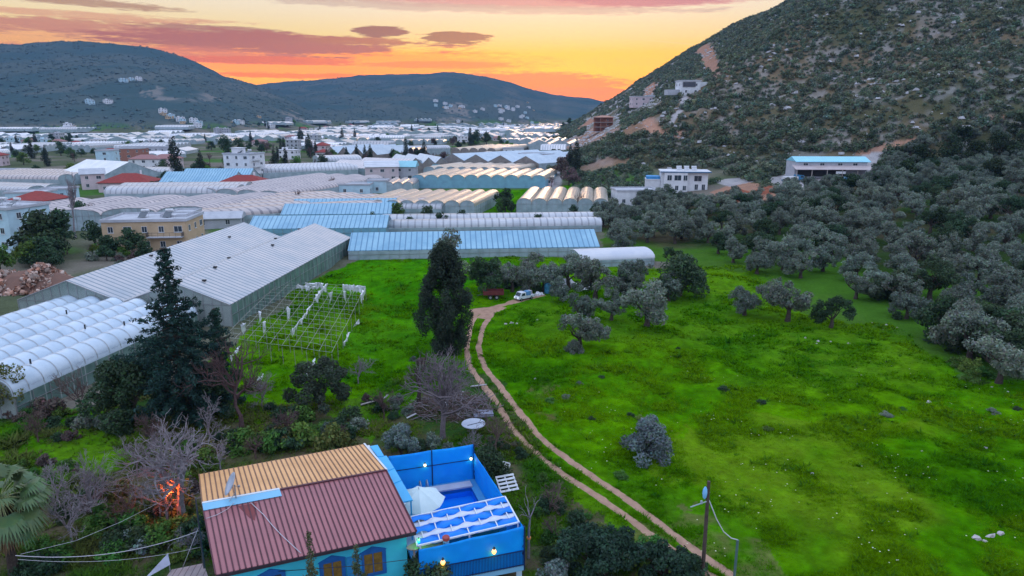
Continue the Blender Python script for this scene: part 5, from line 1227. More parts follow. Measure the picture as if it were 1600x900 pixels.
drape('dirt_track', [(RUT_L, 0.36), (RUT_R, 0.36), ([(738, 492), (762, 483), (790, 475), (820, 467), (850, 461)], 0.75), ([(752, 498), (765, 488), (785, 479)], 0.9), ([(735, 487), (750, 484), (770, 483)], 0.8)], TRACK)

# ------------------------------------------------------------------ the blue house
ZE, ZR = 4.5, 5.65
a, b, c, d = at_z(650, 830, ZE), at_z(337, 898, ZE), at_z(568, 694, ZE), at_z(311, 741, ZE)
e1, e2 = at_z(603, 735, ZR), at_z(316, 788, ZR)
HU = (a-b)/np.linalg.norm(a-b); HV = (c-a)/np.linalg.norm(c-a)
hx = np.array([HU[0], HU[1], 0]); hy = np.array([HV[0], HV[1], 0]); UZ = np.array([0, 0, 1.0])
g0 = hgt(-11, 39)
ho = root('blue_house', 'turquoise house with a two-tone maroon and tan ribbed metal roof', 'house', (a[0], a[1], g0), 0)
def HL(p): return np.array(p)-np.array([a[0], a[1], g0])
TURQ = surf('turquoise_render', (0.06, 0.58, 0.72), (0.05, 0.48, 0.62), 0.8, 0.8, 0.2, 0.1, 6); BLUEP = surf('blue_paint', (0.015, 0.13, 0.42), None, 2, 0.6)
MAROON = surf('maroon_sheet', (0.42, 0.145, 0.150), (0.28, 0.10, 0.11), 0.45, 0.42, 0.5, contrast=(0.2, 0.8)); TAN = surf('tan_sheet', (0.80, 0.42, 0.17), (0.64, 0.32, 0.12), 0.5, 0.45, 0.5)
RIBM = surf('maroon_rib', (0.10, 0.030, 0.040), None, 2, 0.5); RIBT = surf('tan_rib', (0.22, 0.11, 0.06), None, 2, 0.5); WTRIM = surf('white_flashing', (0.70, 0.73, 0.76), (0.55, 0.60, 0.64), 1.5, 0.5); LBT = surf('light_blue_sheet', (0.22, 0.48, 0.66), (0.18, 0.42, 0.60), 0.8, 0.5)
CYAN = surf('cyan_sheet', (0.04, 0.42, 0.74), (0.03, 0.36, 0.68), 0.8, 0.45, 0.5)
# walls under the eaves, inset
ins = 0.45
A_, B_, C_, D_ = a-hx*ins+hy*ins, b+hx*ins+hy*ins, c-hx*ins-hy*ins, d+hx*ins-hy*ins
mb = MB(); zt = ZE-0.06
mb.hexa([HL((p_[0], p_[1], g0-0.6)) for p_ in (B_, A_, C_, D_)]+[HL((p_[0], p_[1], zt)) for p_ in (B_, A_, C_, D_)])
for (p0, p1, r) in ((A_, C_, e1-hx*ins), (B_, D_, e2+hx*ins)):
    q = [HL((p0[0], p0[1], zt)), HL((p1[0], p1[1], zt)), HL((r[0], r[1], ZR-0.12))]
    mb.add(q+[v-hx*0.2*(1 if p0 is A_ else -1) for v in q], [(0, 1, 2), (5, 4, 3), (0, 3, 4, 1), (1, 4, 5, 2), (2, 5, 3, 0)])
put('wall', mb, TURQ, ho)
def slope(name, p0, p1, q0, q1, mat, rib, n, lift=0.05):
    """p0-p1 eave, q0-q1 ridge"""
    p0, p1, q0, q1 = (HL(v) for v in (p0, p1, q0, q1)); nrm = np.cross(p1-p0, q0-p0); nrm /= np.linalg.norm(nrm); nrm = nrm if nrm[2] > 0 else -nrm
    mb = MB(); f = [p0, p1, q1, q0]
    mb.add(f+[v-nrm*0.06 for v in f], [(0, 1, 2, 3), (7, 6, 5, 4), (0, 4, 5, 1), (1, 5, 6, 2), (2, 6, 7, 3), (3, 7, 4, 0)] if np.cross(p1-p0, q1-p0)[2] > 0 else [(3, 2, 1, 0), (4, 5, 6, 7), (1, 5, 4, 0), (2, 6, 5, 1), (3, 7, 6, 2), (0, 4, 7, 3)])
    for i in range(n+1):
        t = i/n; u = p0+(p1-p0)*t; v = q0+(q1-q0)*t; mb.beam(u+nrm*0.005, v+nrm*0.005, 0.075, 0.07, 1)
    o = put(name, mb, [mat, rib], ho); return o, nrm
fr_, nf_ = slope('front_roof', b, a, e2, e1, MAROON, RIBM, 36)
rr_, nr_ = slope('rear_roof', d, c, e2, e1, TAN, RIBT, 36)
# fascia, ridge flashing (left part in white and light blue), barge trims
mb = MB(); mb.beam(HL(b)-np.array([0, 0, 0.12])-hy*0.03, HL(a)-np.array([0, 0, 0.12])-hy*0.03, 0.05, 0.2); put('front_fascia', mb, surf('dark_fascia', (0.05, 0.035, 0.045), None, 2, 0.5), ho)
mb = MB(); mb.beam(HL(d)-np.array([0, 0, 0.12])+hy*0.03, HL(c)-np.array([0, 0, 0.12])+hy*0.03, 0.05, 0.2); put('rear_fascia', mb, MATS['dark_fascia'], ho)
rid = lambda t: e2+(e1-e2)*t
L0, L1 = rid(0.0), rid(0.40); dn = (b-e2)/np.linalg.norm(b-e2); up_ = (d-e2)/np.linalg.norm(d-e2)
mb = MB(); mb.quad(HL(L0)+nf_*0.06, HL(L0+dn*0.62)+nf_*0.06, HL(L1+dn*0.62)+nf_*0.06, HL(L1)+nf_*0.06, 1); mb.quad(HL(L0)+nr_*0.06, HL(L1)+nr_*0.06, HL(L1+up_*0.28)+nr_*0.06, HL(L0+up_*0.28)+nr_*0.06, 0)
mb.quad(HL(L0)+nf_*0.03, HL(L1)+nf_*0.03, HL(L1+dn*0.62)+nf_*0.03, HL(L0+dn*0.62)+nf_*0.03, 1)
put('ridge_patch', mb, [WTRIM, LBT], ho)
mb = MB(); mb.beam(HL(rid(0.402))+np.array([0, 0, 0.05]), HL(rid(1.0))+np.array([0, 0, 0.05]), 0.16, 0.05); put('ridge_cap', mb, RIBM, ho)
mb = MB(); mb.beam(HL(a)+hx*0.03, HL(e1)+hx*0.03, 0.06, 0.14); put('front_barge_board', mb, RIBM, ho)
mb = MB(); mb.beam(HL(c)+hx*0.05, HL(e1)+hx*0.05, 0.12, 0.14); put('rear_barge_board', mb, WTRIM, ho)
# rusty stain on the maroon slope is a worn patch of paint
mb = MB(); s0 = e2+(e1-e2)*0.22+dn*0.75; mb.add([HL(s0-hx*0.55)+nf_*0.012, HL(s0+hx*0.5)+nf_*0.012, HL(s0+hx*0.15+dn*1.5)+nf_*0.012, HL(s0-hx*0.1+dn*1.2)+nf_*0.012], [(3, 2, 1, 0)]); put('worn_paint', mb, surf('worn_red', (0.24, 0.05, 0.045), (0.16, 0.045, 0.05), 2.5), ho)
# front windows with peaked blue surrounds
WARMG = surf('lit_window', (0.16, 0.11, 0.03), (0.05, 0.035, 0.015), 3.5, 0.2, 0.5, emit=((0.85, 0.48, 0.10), 0.05))
def front_window(s, z, w, h, lit, shutter=False):
    """s metres to the left of the right corner along the front wall"""
    base = A_-hx*s; base = np.array([base[0], base[1], 0])
    def q(x, zz, off): return HL(base+hx*x-hy*off+np.array([0, 0, zz]))
    mb = MB(); fr = 0.22
    for (x0, x1, z0, z1) in ((-w/2-fr, -w/2, z-0.2, z+h+0.1), (w/2, w/2+fr, z-0.2, z+h+0.1), (-w/2, w/2, z+h, z+h+0.1), (-w/2, w/2, z-0.2, z)):
        mb.hexa([q(x0, z0, -0.02), q(x0, z0, 0.06), q(x1, z0, 0.06), q(x1, z0, -0.02), q(x0, z1, -0.02), q(x0, z1, 0.06), q(x1, z1, 0.06), q(x1, z1, -0.02)])
    pk = [q(-w/2-fr-0.05, z+h+0.102, 0.07), q(w/2+fr+0.05, z+h+0.102, 0.07), q(w/2+fr*0.9, z+h+0.16, 0.07), q(0, z+h+0.44, 0.07), q(-w/2-fr*0.9, z+h+0.16, 0.07)]
    mb.add(pk+[v+hy*0.09 for v in pk], [(0, 1, 2, 3, 4), (9, 8, 7, 6, 5)]+[(k, k+5, (k+1) % 5+5, (k+1) % 5) for k in range(5)])
    fo = put('window', mb, BLUEP, ho)
    mb = MB(); mb.add([q(-w/2, z, 0.01), q(w/2, z, 0.01), q(w/2, z+h, 0.01), q(-w/2, z+h, 0.01)], [(0, 1, 2, 3)]); put('pane', mb, WARMG if lit else GLASS, fo)
    mb = MB(); mb.beam(q(0, z, 0.02), q(0, z+h, 0.02), 0.05, 0.04); put('mullion', mb, BLUEP, fo)
front_window(2.0, 2.1, 1.05, 1.3, True); front_window(4.3, 2.1, 1.0, 1.3, True); front_window(7.6, 2.1, 1.1, 1.3, False)
mb = MB(); base = A_-hx*3.1
for x in (-0.45, 0.0): mb.hexa([HL(base+hx*(x+dx)-hy*oy+np.array([0, 0, z-base[2]])) for z in (1.9, 3.5) for dx, oy in ((0.02, 0.02), (0.02, 0.08), (0.42, 0.08), (0.42, 0.02))])
put('shutter', mb, surf('bright_blue_shutter', (0.03, 0.28, 0.55), (0.02, 0.20, 0.45), 6), ho)
mb = MB(); q0 = D_+(B_-D_)*0.55; mb.beam(HL((q0[0]-0.1, q0[1]-0.05, 0.2)), HL((q0[0]-0.1, q0[1]-0.05, ZE-0.1)), 0.12); put('downpipe', mb, CYAN, ho)
# roof dish and the wires on the roof
pd = e2+(e1-e2)*0.17+dn*0.10; do = root('satellite_dish', 'grey satellite dish standing on the ridge of the blue house', 'satellite dish', pd+np.array([0, 0, 0.02]))
mb = MB(); pr = [(0.0, 0.0), (0.25, 0.03), (0.45, 0.09), (0.62, 0.17)]; mb.lathe(pr+[(0.62, 0.15), (0.45, 0.07), (0.25, 0.01), (0.0, -0.02)], 24)
di = put('dish', mb, surf('dish_grey', (0.42, 0.46, 0.52), (0.34, 0.38, 0.44), 2, 0.5), do, True); di.location = (-0.15, 0.05, 0.95); di.rotation_euler = (R(62), 0, R(-62)); di.scale = (1.0, 1.15, 1)
mb = MB(); mb.tube([(0, 0, 0), (0, 0, 0.95)], 0.035, 6); mb.tube([(0, 0, 0.45), (-0.3, -0.3, 0.0)], 0.02, 5); put('mast', mb, STEEL, do)
mb = MB(); mb.tube([(-0.15, 0.05, 0.85), (0.35, -0.25, 0.98)], 0.018, 5); mb.box((0.37, -0.26, 1.0), (0.1, 0.1, 0.12)); put('receiver_arm', mb, STEEL, do)
def cable(name, label, pts, r, mat, n=None, sag=0.0, group=None):
    P = [np.array(q, float) for q in pts]
    if sag:
        a0, b0 = P[0], P[-1]; P = [a0+(b0-a0)*t-np.array([0, 0, 4*sag*t*(1-t)]) for t in np.linspace(0, 1, 24)]
    mb = MB(); c = P[0]; mb.tube([q-c for q in P], r, 5); o = put(name, mb, mat, None, True); o.location = c; return tag(o, label, 'cable', group)
CABW = surf('pale_cable', (0.55, 0.52, 0.56), None, 3, 0.5); CABB = surf('black_cable', (0.03, 0.03, 0.035), None, 3, 0.5)
def on_front(px, py): 
    d_ = ray(px, py); nn = nf_; o_ = np.array([0, 0, CAMH]); t = np.dot(nn, (e1-o_))/np.dot(nn, d_); return o_+d_*t+nn*0.09
cable('roof_cable', 'pale loose cable snaking down the maroon roof slope', [on_front(*q) for q in [(392, 787), (400, 795), (412, 806), (425, 822), (440, 838), (455, 852), (470, 866)]], 0.022, CABW)
cable('roof_cable', 'thin pale cable from the dish to the left roof edge', [on_front(*q) for q in [(366, 787), (356, 797), (340, 806), (322, 812)]], 0.018, CABW)
# pole at the left corner with its wires
pp = D_+(B_-D_)*0.55-hx*0.9; po = put('service_pole', MB().tube([(0, 0, -0.5), (0, 0, 6.2)], [0.07, 0.05], 7), RAILM); po.location = (pp[0], pp[1], g0); tag(po, 'thin dark service pole at the left side of the blue house', 'pole')
tp = np.array([pp[0], pp[1], g0+6.0])
wl = at_z(24, 868, 4.6)
cable('overhead_wire', 'thick pale overhead wire sagging from the blue house to the palm', [np.array([pp[0], pp[1], 4.1]), wl], 0.019, CABW, sag=0.7)
cable('overhead_wire', 'lower of the two wires from the blue house to the palm', [np.array([pp[0], pp[1], 3.0]), at_z(28, 874, 3.9)], 0.010, CABW, sag=0.5)
cable('overhead_wire', 'thin wire dropping from the house corner to the yard', [np.array([pp[0], pp[1], 4.4]), at_z(285, 888, 1.5)], 0.018, CABW)
cable('overhead_wire', 'thin wire running from the lit branches down towards the palm', [at_z(247, 786, 3.4), at_z(190, 815, 3.3), at_z(118, 845, 3.6), at_z(32, 866, 4.4)], 0.010, CABW)
cable('overhead_wire', 'thin black wire passing in front of the turquoise wall', [at_z(430, 893, 3.6), at_z(560, 884, 3.7), at_z(640, 874, 3.7)], 0.02, CABB, sag=0.0)
# cyan lean-to strip between house and terrace
st = root('side_awning', 'bright cyan sheet awning along the right gable of the blue house', 'awning', (c[0], c[1], 0))
q = lambda px, py, z: at_z(px, py, z)-np.array([c[0], c[1], 0])
for k, (p0, p1, p2, p3, zz) in enumerate([((578, 697), (590, 695), (600, 712), (590, 713), 4.42), ((588, 713), (604, 712), (616, 731), (602, 737), 4.38), ((601, 737), (616, 731), (627, 750), (613, 756), 4.34), ((613, 756), (627, 750), (645, 781), (630, 784), 4.30)]):
    mb = MB(); f = [q(*p0, zz), q(*p1, zz), q(*p2, zz), q(*p3, zz)]
    ok_ = np.cross(f[1]-f[0], f[3]-f[0])[2] > 0; mb.hexa([v-UZ*0.08 for v in (f if ok_ else f[::-1])]+[v for v in (f if ok_ else f[::-1])]); put('awning_sheet', mb, CYAN, st)
mb = MB(); mb.beam(q(574, 697, 4.3), q(631, 789, 4.16), 0.30, 0.10); put('white_gutter', mb, WTRIM, st)
mb = MB()
for px, py in ((606, 716), (642, 780)): v = q(px, py, 4.2); mb.beam((v[0], v[1], 1.1), (v[0], v[1], 4.22), 0.09)
put('post', mb, CYAN, st)
# ------------------------------------------------------------------ terrace, pool and screens
ZD = 1.25; ZT = 4.1
tN, tB, tL = at_z(818, 822, 3.95), at_z(740, 694, ZT), at_z(606, 713, ZT)
tA = tN-hx*6.35+hy*0.2
DECK = surf('terrace_paint', (0.06, 0.30, 0.55), (0.05, 0.24, 0.48), 0.8, 0.7); COP = surf('pale_coping', (0.46, 0.48, 0.56), (0.38, 0.40, 0.48), 1.0, 0.7); PALEF = surf('pale_floor', (0.42, 0.55, 0.62), (0.36, 0.48, 0.56), 0.7, 0.7)
NET = surf('blue_screen_net', (0.001, 0.40, 1.0), (0.001, 0.30, 0.95), 0.5, 0.6, 0.3, 0.06, 30); POOLB = surf('pool_liner', (0.002, 0.20, 0.85), (0.002, 0.16, 0.75), 0.5, 0.35, 0.5)
to = root('terrace', 'raised pool terrace with blue deck built against the blue house', 'terrace', (tN[0], tN[1], 0))
def TL(p, z=None): p = np.array(p, float); return np.array([p[0]-tN[0], p[1]-tN[1], p[2] if z is None else z])
ex = (tB-tL); ex[2] = 0; ex /= np.linalg.norm(ex); ey = (tB-tN); ey[2] = 0; LY = np.linalg.norm(ey); ey /= LY
LX = np.linalg.norm((tB-tL)[:2])
def T(s, t, z): return np.array([-ex[0]*s+ey[0]*t, -ex[1]*s+ey[1]*t, z])      # s leftwards from the right side, t back from the front
def tbox(mb, s0, s1, t0, t1, z0, z1, mi=0):
    return mb.hexa([T(s1, t0, z0), T(s0, t0, z0), T(s0, t1, z0), T(s1, t1, z0), T(s1, t0, z1), T(s0, t0, z1), T(s0, t1, z1), T(s1, t1, z1)], mi)
P0, P1, Q0, Q1 = 0.55, LX-1.55, 3.6, LY-1.15       # pool opening
mb = MB(); tbox(mb, 0, LX, 0, Q0, ZD-0.28, ZD); tbox(mb, 0, LX, Q1, LY, ZD-0.28, ZD); tbox(mb, 0, P0, Q0, Q1, ZD-0.28, ZD); tbox(mb, P1, LX, Q0, Q1, ZD-0.28, ZD, 1); put('deck', mb, [DECK, PALEF], to)
mb = MB(); tbox(mb, 0.45, LX-0.1, Q1-0.02, Q1+0.75, ZD+0.004, ZD+0.12); put('coping', mb, COP, to)
mb = MB(); z0 = -0.3
tbox(mb, P0-0.1, P1+0.1, Q0-0.1, Q1+0.1, z0-0.1, z0); tbox(mb, P0-0.12, P0, Q0, Q1, z0, ZD-0.002); tbox(mb, P1, P1+0.12, Q0, Q1, z0, ZD-0.002); tbox(mb, P0, P1, Q1, Q1+0.12, z0, ZD-0.002); tbox(mb, P0, P1, Q0-0.12, Q0, z0, ZD-0.002); put('pool_shell', mb, POOLB, to)
wm, nt, b_ = new_mat('pool_water'); b_.inputs['Base Color'].default_value = (0.004, 0.20, 0.80, 1); b_.inputs['Roughness'].default_value = 0.06; b_.inputs['Specular IOR Level'].default_value = 0.5
tcw = nt.nodes.new('ShaderNodeTexCoord'); bump(nt, b_, noise(nt, tcw.outputs['Object'], 5, 2), 0.10, 0.02)
mb = MB(); mb.add([T(P1, Q0, 0.55), T(P0, Q0, 0.55), T(P0, Q1, 0.55), T(P1, Q1, 0.55)], [(0, 1, 2, 3)]); put('pool_water', mb, wm, to)
mb = MB(); tbox(mb, P0+0.01, P0+0.5, Q0+0.05, Q0+2.0, 0.0, 0.85); put('pool_step', mb, surf('light_cyan_step', (0.12, 0.48, 0.72), None, 1), to)
mb = MB(); mb.lathe([(0, 0), (0.09, 0.0), (0.09, 0.05), (0, 0.06)], 10, 0); pl_ = put('pool_lamp', mb, surf('bulb_white', (0.9, 0.9, 0.85), None, 1, 0.3, emit=((1, 1, 0.95), 1.4)), to); pl_.location = tuple(T(P0+0.9, Q0+2.6, 0.56))
mb = MB()
for s, t in ((0.2, 0.2), (LX-0.3, 0.2), (LX*0.5, 0.2), (0.2, LY*0.5), (0.2, LY-0.2), (LX-0.3, LY-0.2)):
    p_ = T(s, t, 0); mb.box((p_[0], p_[1], ZD/2-0.5), (0.35, 0.35, ZD+0.44-0.0))
put('pillar', mb, W_BLUE, to)
mb = MB(); tbox(mb, 0, LX, -0.06, 0.0, ZD-0.33, ZD+0.06); put('deck_edge', mb, LBT, to)
mb = MB(); tbox(mb, 0.4, LX-0.5, 1.2, 1.3, -0.6, ZD-0.3); put('undercroft_shade', mb, DARKM, to)  # near-black sheet standing in for the shade below the deck
# railing at the front below the net
nt_ = NET.node_tree; tb_ = nt_.nodes.new('ShaderNodeBsdfTransparent'); mx_ = nt_.nodes.new('ShaderNodeMixShader'); mx_.inputs[0].default_value = 0.22
nt_.links.new(nt_.nodes['Principled BSDF'].outputs[0], mx_.inputs[1]); nt_.links.new(tb_.outputs[0], mx_.inputs[2]); nt_.links.new(mx_.outputs[0], nt_.nodes['Material Output'].inputs[0])
def screen(name, label, s0, t0, s1, t1, z0, z1, npost, mats, rails=(), zend=None, net0=None):
    o = root(name, label, 'screen', (tN[0], tN[1], 0)); zend = zend or z1
    pa, pb = T(s0, t0, 0), T(s1, t1, 0); d_ = (pb-pa)/np.linalg.norm(pb-pa); nn = np.cross(d_, UZ); L = np.linalg.norm(pb-pa)
    K = 26; M_ = 12; rg = np.random.default_rng(int(L*100)); mbn = MB(); vs = []
    for i in range(K+1):
        t = i/K; zt_ = z1+(zend-z1)*t
        for k in range(M_+1):
            w = k/M_; zz = (net0 or z0)+(zt_-(net0 or z0))*w; off = 0.035*math.sin(i*1.1+3*w)*math.sin(math.pi*w)+0.02*rg.normal()*(0 < w < 1)
            vs.append(pa+d_*L*t+nn*off+UZ*(zz-0.05*(w == 1)*math.sin(math.pi*((t*npost) % 1))))
    mbn.add(vs, [(i*(M_+1)+k, (i+1)*(M_+1)+k, (i+1)*(M_+1)+k+1, i*(M_+1)+k+1) for i in range(K) for k in range(M_)])
    n_ = put('net', mbn, NET, o, True); sm = n_.modifiers.new('thickness', 'SOLIDIFY'); sm.thickness = 0.012
    for i in range(npost+1):
        t = i/npost; mb = MB(); q_ = pa+d_*L*t-nn*0.07; mb.beam((*q_[:2], z0-0.15), (*q_[:2], z1+(zend-z1)*t+0.03), 0.07); put('post', mb, mats, o)
    for zr_ in rails:
        mb = MB(); mb.beam(pa-nn*0.10+UZ*zr_, pb-nn*0.10+UZ*zr_, 0.045); put('rail', mb, mats, o)
    return o, pa, pb, nn
NAVY = surf('navy_post', (0.01, 0.03, 0.11), None, 2, 0.5)
bs, *_ = screen('privacy_screen', 'tall blue net screen behind the pool with two lit bulbs', 0, LY, LX, LY, ZD-0.2, ZT, 2, NAVY, (2.9,))
ss, *_ = screen('privacy_screen', 'blue net screen along the right side of the pool', 0, LY, 0, 0.0, ZD-0.2, 3.45, 4, NAVY, (2.3,), 3.9)
fs, pa, pb, nn = screen('privacy_screen', 'blue net screen over the front terrace railing with two glowing lamps', LX, 0.0, 0, 0.0, ZD-0.1, 3.65, 2, NAVY, (2.42, 3.05), 3.95)
mb = MB()
for k in range(70):
    q_ = pa+(pb-pa)*(k/69)+nn*0.075; mb.beam((*q_[:2], ZD), (*q_[:2], ZD+1.05), 0.025)
mb.beam(pa+nn*0.075+UZ*(ZD+1.06), pb+nn*0.075+UZ*(ZD+1.06), 0.05); mb.beam(pa+nn*0.075+UZ*(ZD+0.08), pb+nn*0.075+UZ*(ZD+0.08), 0.04)
put('railing', mb, NAVY, fs)
# lamps on the screens
def bulb(label, p, col, power, r=0.11, name='bulb_lamp'):
    o = root(name, label, 'lamp', p)
    mb = MB(); mb.lathe([(0.02, -r), (r*0.7, -r*0.7), (r, 0), (r*0.75, r*0.7), (r*0.4, r*1.15), (0.02, r*1.2)], 12); put('bulb', mb, surf('bulb_'+'_'.join('%d' % (q*100) for q in col), (0.9, 0.8, 0.6), None, 1, 0.3, emit=(col, 2.2)), o, True)
    mb = MB(); mb.tube([(0, 0, r*1.1), (0, 0, r*2.0)], r*0.45, 8); put('socket', mb, RAILM, o)
    l = bpy.data.lights.new('bulb_light', 'POINT'); l.energy = power; l.color = col; l.shadow_soft_size = r*1.1; lo_ = bpy.data.objects.new('bulb_light', l); COL.objects.link(lo_); lo_.parent = o; lo_.location = (0, 0, -r*1.6)
    return o
def on_plane_t(px, py, t_):      # point of the terrace plane at depth t under a pixel
    d_ = ray(px, py); n_ = ey; o_ = np.array([0, 0, CAMH])-np.array([tN[0], tN[1], 0]); k = (t_-np.dot(n_, o_))/np.dot(n_, d_); return o_+d_*k+np.array([tN[0], tN[1], 0])
# ey is not perpendicular to ex in general: use the true normal of the front and back planes
exn = np.array([-ex[1], ex[0], 0])
def on_back(px, py, off):
    d_ = ray(px, py); P_ = np.array([tB[0], tB[1], 0])+exn*off; o_ = np.array([0, 0, CAMH]); k = np.dot(exn, P_-o_)/np.dot(exn, d_); return o_+d_*k
def on_frontp(px, py, off):
    d_ = ray(px, py); P_ = np.array([tN[0], tN[1], 0])+exn*off; o_ = np.array([0, 0, CAMH]); k = np.dot(exn, P_-o_)/np.dot(exn, d_); return o_+d_*k
bulb('pale yellow bulb in the middle of the rear blue screen', on_back(664, 727, -0.2), (1.0, 0.85, 0.30), 4)
bulb('pale yellow bulb near the right corner of the rear blue screen', on_back(736, 717, -0.2), (1.0, 0.92, 0.45), 4)
bulb('glowing orange lamp before the front screen, right one', on_frontp(772, 862, -0.25), (1.0, 0.40, 0.04), 14, 0.15)
bulb('glowing orange lamp before the front screen, left one among leaves', on_frontp(692, 879, -0.25), (1.0, 0.40, 0.04), 14, 0.15)
gl = bulb('green lit lamp under the right eave corner of the blue house', a+np.array([0.16, -0.12, -0.5]), (0.03, 1.0, 0.12), 26, 0.08, 'green_lamp')
cable('light_string', 'green glowing light strip by the terrace table', [on_frontp(652, 850, 0.8), on_frontp(655, 847, 0.8), on_frontp(660, 843, 0.8)], 0.035, surf('green_glow', (0.1, 0.9, 0.2), None, 1, emit=((0.1, 1.0, 0.2), 1.6)))
# pool ladder
lo_ = root('pool_ladder', 'grey steel pool ladder at the rear left of the pool', 'ladder', (tN[0], tN[1], 0))
mb = MB()
for s in (P1-0.55, P1-1.05):
    t = Q1; mb.tube([T(s, t-0.12, 0.3), T(s, t-0.12, ZD+0.5), T(s, t-0.05, ZD+0.85), T(s, t+0.25, ZD+1.0), T(s, t+0.55, ZD+0.8), T(s, t+0.62, ZD+0.1)], 0.035, 6)
put('handrails', mb, STEEL, lo_, True)
for z in (0.65, 0.95, 1.2):
    mb = MB(); mb.beam(T(P1-0.55, Q1-0.12, z), T(P1-1.05, Q1-0.12, z), 0.09, 0.03); put('step', mb, STEEL, lo_)
# parasol
pu = on_back(661, 766, -4.4); pu = at_z(652, 764, 3.75); uo = root('parasol', 'white parasol open beside the pool, partly under the pergola', 'parasol', (pu[0]+0.1, pu[1], ZD))
mb = MB(); n8 = 8; rr8 = 1.75; tip = (0, 0, 2.5); rim = [(rr8*math.cos(2*math.pi*k/8+0.2), rr8*math.sin(2*math.pi*k/8+0.2), 1.72) for k in range(8)]
vs = [tip]; fs_ = []
for k in range(8):
    for j in range(1, 5):
        t = j/4
        for m in range(4):
            w = m/4; p_ = np.array(rim[k])*(1-w)+np.array(rim[(k+1) % 8])*w; p_ = np.array(tip)*(1-t)+p_*t; p_ = p_+UZ*(0.10*math.sin(math.pi*t)-0.10*t*math.sin(math.pi*w)); vs.append(tuple(p_))
idx_ = lambda k, j, m: 1+((k % 8)*4+(j-1))*4+m
for k in range(8):
    for m in range(4):
        nk, nm = (k, m+1) if m < 3 else (k+1, 0)
        fs_.append((0, idx_(k, 1, m), idx_(nk, 1, nm)))
        for j in range(1, 4): fs_.append((idx_(k, j, m), idx_(k, j+1, m), idx_(nk, j+1, nm), idx_(nk, j, nm)))
mb.add(vs, fs_); cn = put('canopy', mb, surf('parasol_cloth', (0.60, 0.70, 0.70), (0.52, 0.64, 0.66), 1, 0.8), uo); cn.modifiers.new('thickness', 'SOLIDIFY').thickness = 0.02
for k in range(8):
    mb = MB(); mb.beam((0, 0, 2.44), np.array(rim[k])-UZ*0.05, 0.03); put('rib', mb, FRAME, uo)
mb = MB(); mb.tube([(0, 0, 0), (0, 0, 2.62)], 0.03, 8); put('pole', mb, FRAME, uo)
mb = MB(); mb.lathe([(0.02, 2.5), (0.06, 2.53), (0.03, 2.66), (0.0, 2.7)], 8); put('finial', mb, FRAME, uo)
mb = MB(); mb.lathe([(0.32, 0.0), (0.30, 0.12), (0.06, 0.16), (0.05, 0.3)], 14); put('base', mb, CONC, uo)
# pergola with woven blue and white strips
pg = root('pergola', 'white pergola woven with blue and white fabric strips over the terrace', 'pergola', (0, 0, 0))
zp = 3.85
k0, k1, k2, k3 = at_z(641, 808, zp), at_z(789, 776, zp), at_z(811, 816, zp), at_z(652, 853, zp)
def pgp(s, t, dz=0): u = k0+(k1-k0)*s; v = k3+(k2-k3)*s; w = u+(v-u)*t; return w+UZ*dz
mb = MB()
for t in (0, 1): mb.beam(pgp(0, t), pgp(1, t), 0.09)
mb.beam(pgp(1, 0), pgp(1, 1), 0.09); mb.beam(pgp(0, 0), pgp(0, 1), 0.09); put('frame', mb, WTRIM, pg)
nb = 6
for i in range(nb+1):
    for off, t0, t1 in ((0.0, 0, 1),):
        mb = MB(); s = (i+0.5)/(nb+1); mb.beam(pgp(s, t0, 0.0), pgp(s, t1, 0.0), 0.06); put('crossbar', mb, WTRIM, pg)
BL_F = surf('blue_strip', (0.002, 0.22, 0.80), (0.002, 0.18, 0.70), 1, 0.6); WH_F = surf('white_strip', (0.62, 0.66, 0.76), (0.54, 0.58, 0.70), 1, 0.7)
for j in range(5):
    blue = j % 2 == 0; t0, t1 = (0.0+j*0.2, 0.2+j*0.2) if blue else (0.025+j*0.2, 0.175+j*0.2); vs = []; K = 56
    for i in range(K+1):
        s = i/K; ph = s*(nb+1)-0.5; z = 0.055*math.cos(math.pi*ph)*(1 if blue else -1); bw = 0.022*math.cos(2*math.pi*ph)*-1
        vs += [pgp(s, t0-(bw if blue else -bw), z), pgp(s, t1+(bw if blue else -bw), z)]
    mb = MB(); mb.add(vs, [(2*i, 2*i+1, 2*i+3, 2*i+2) for i in range(K)]); o = put('blue_strip' if blue else 'white_strip', mb, BL_F if blue else WH_F, pg, True); o.modifiers.new('thickness', 'SOLIDIFY').thickness = 0.015
for s, t in ((0.99, 0.01), (0.99, 0.99), (0.5, 0.99), (0.03, 0.99), (0.5, 0.01)):
    mb = MB(); q_ = pgp(s, t); mb.beam((*q_[:2], ZD), (*q_[:2], zp), 0.09); put('post', mb, WTRIM, pg)
# under the pergola: counter, green board, chimney post and a table top with a blue bowl
ct = root('kitchen_counter', 'cyan terrace counter under the front of the pergola', 'counter', (tN[0], tN[1], 0))
mb = MB(); tbox(mb, 0.5, 4.2, 1.7, 2.3, ZD, 2.9); put('counter_wall', mb, surf('cyan_counter', (0.03, 0.38, 0.62), (0.03, 0.32, 0.55), 1), ct)
mb = MB(); tbox(mb, 1.0, 2.7, 1.62, 1.69, 2.35, 2.85); put('green_board', mb, surf('teal_green_board', (0.02, 0.28, 0.30), None, 1), ct)
cp = on_frontp(697, 850, 0.25); cw = root('chimney_post', 'round blue patterned chimney with a red cap rising before the pergola', 'chimney', (cp[0], cp[1], ZD))
mb = MB(); mb.lathe([(0.19, 0), (0.19, 2.55), (0.16, 2.56)], 18); put('shaft', mb, surf('mosaic_blue', (0.05, 0.15, 0.30), (0.20, 0.45, 0.60), 7, 0.5, contrast=(0.45, 0.55)), cw, False)
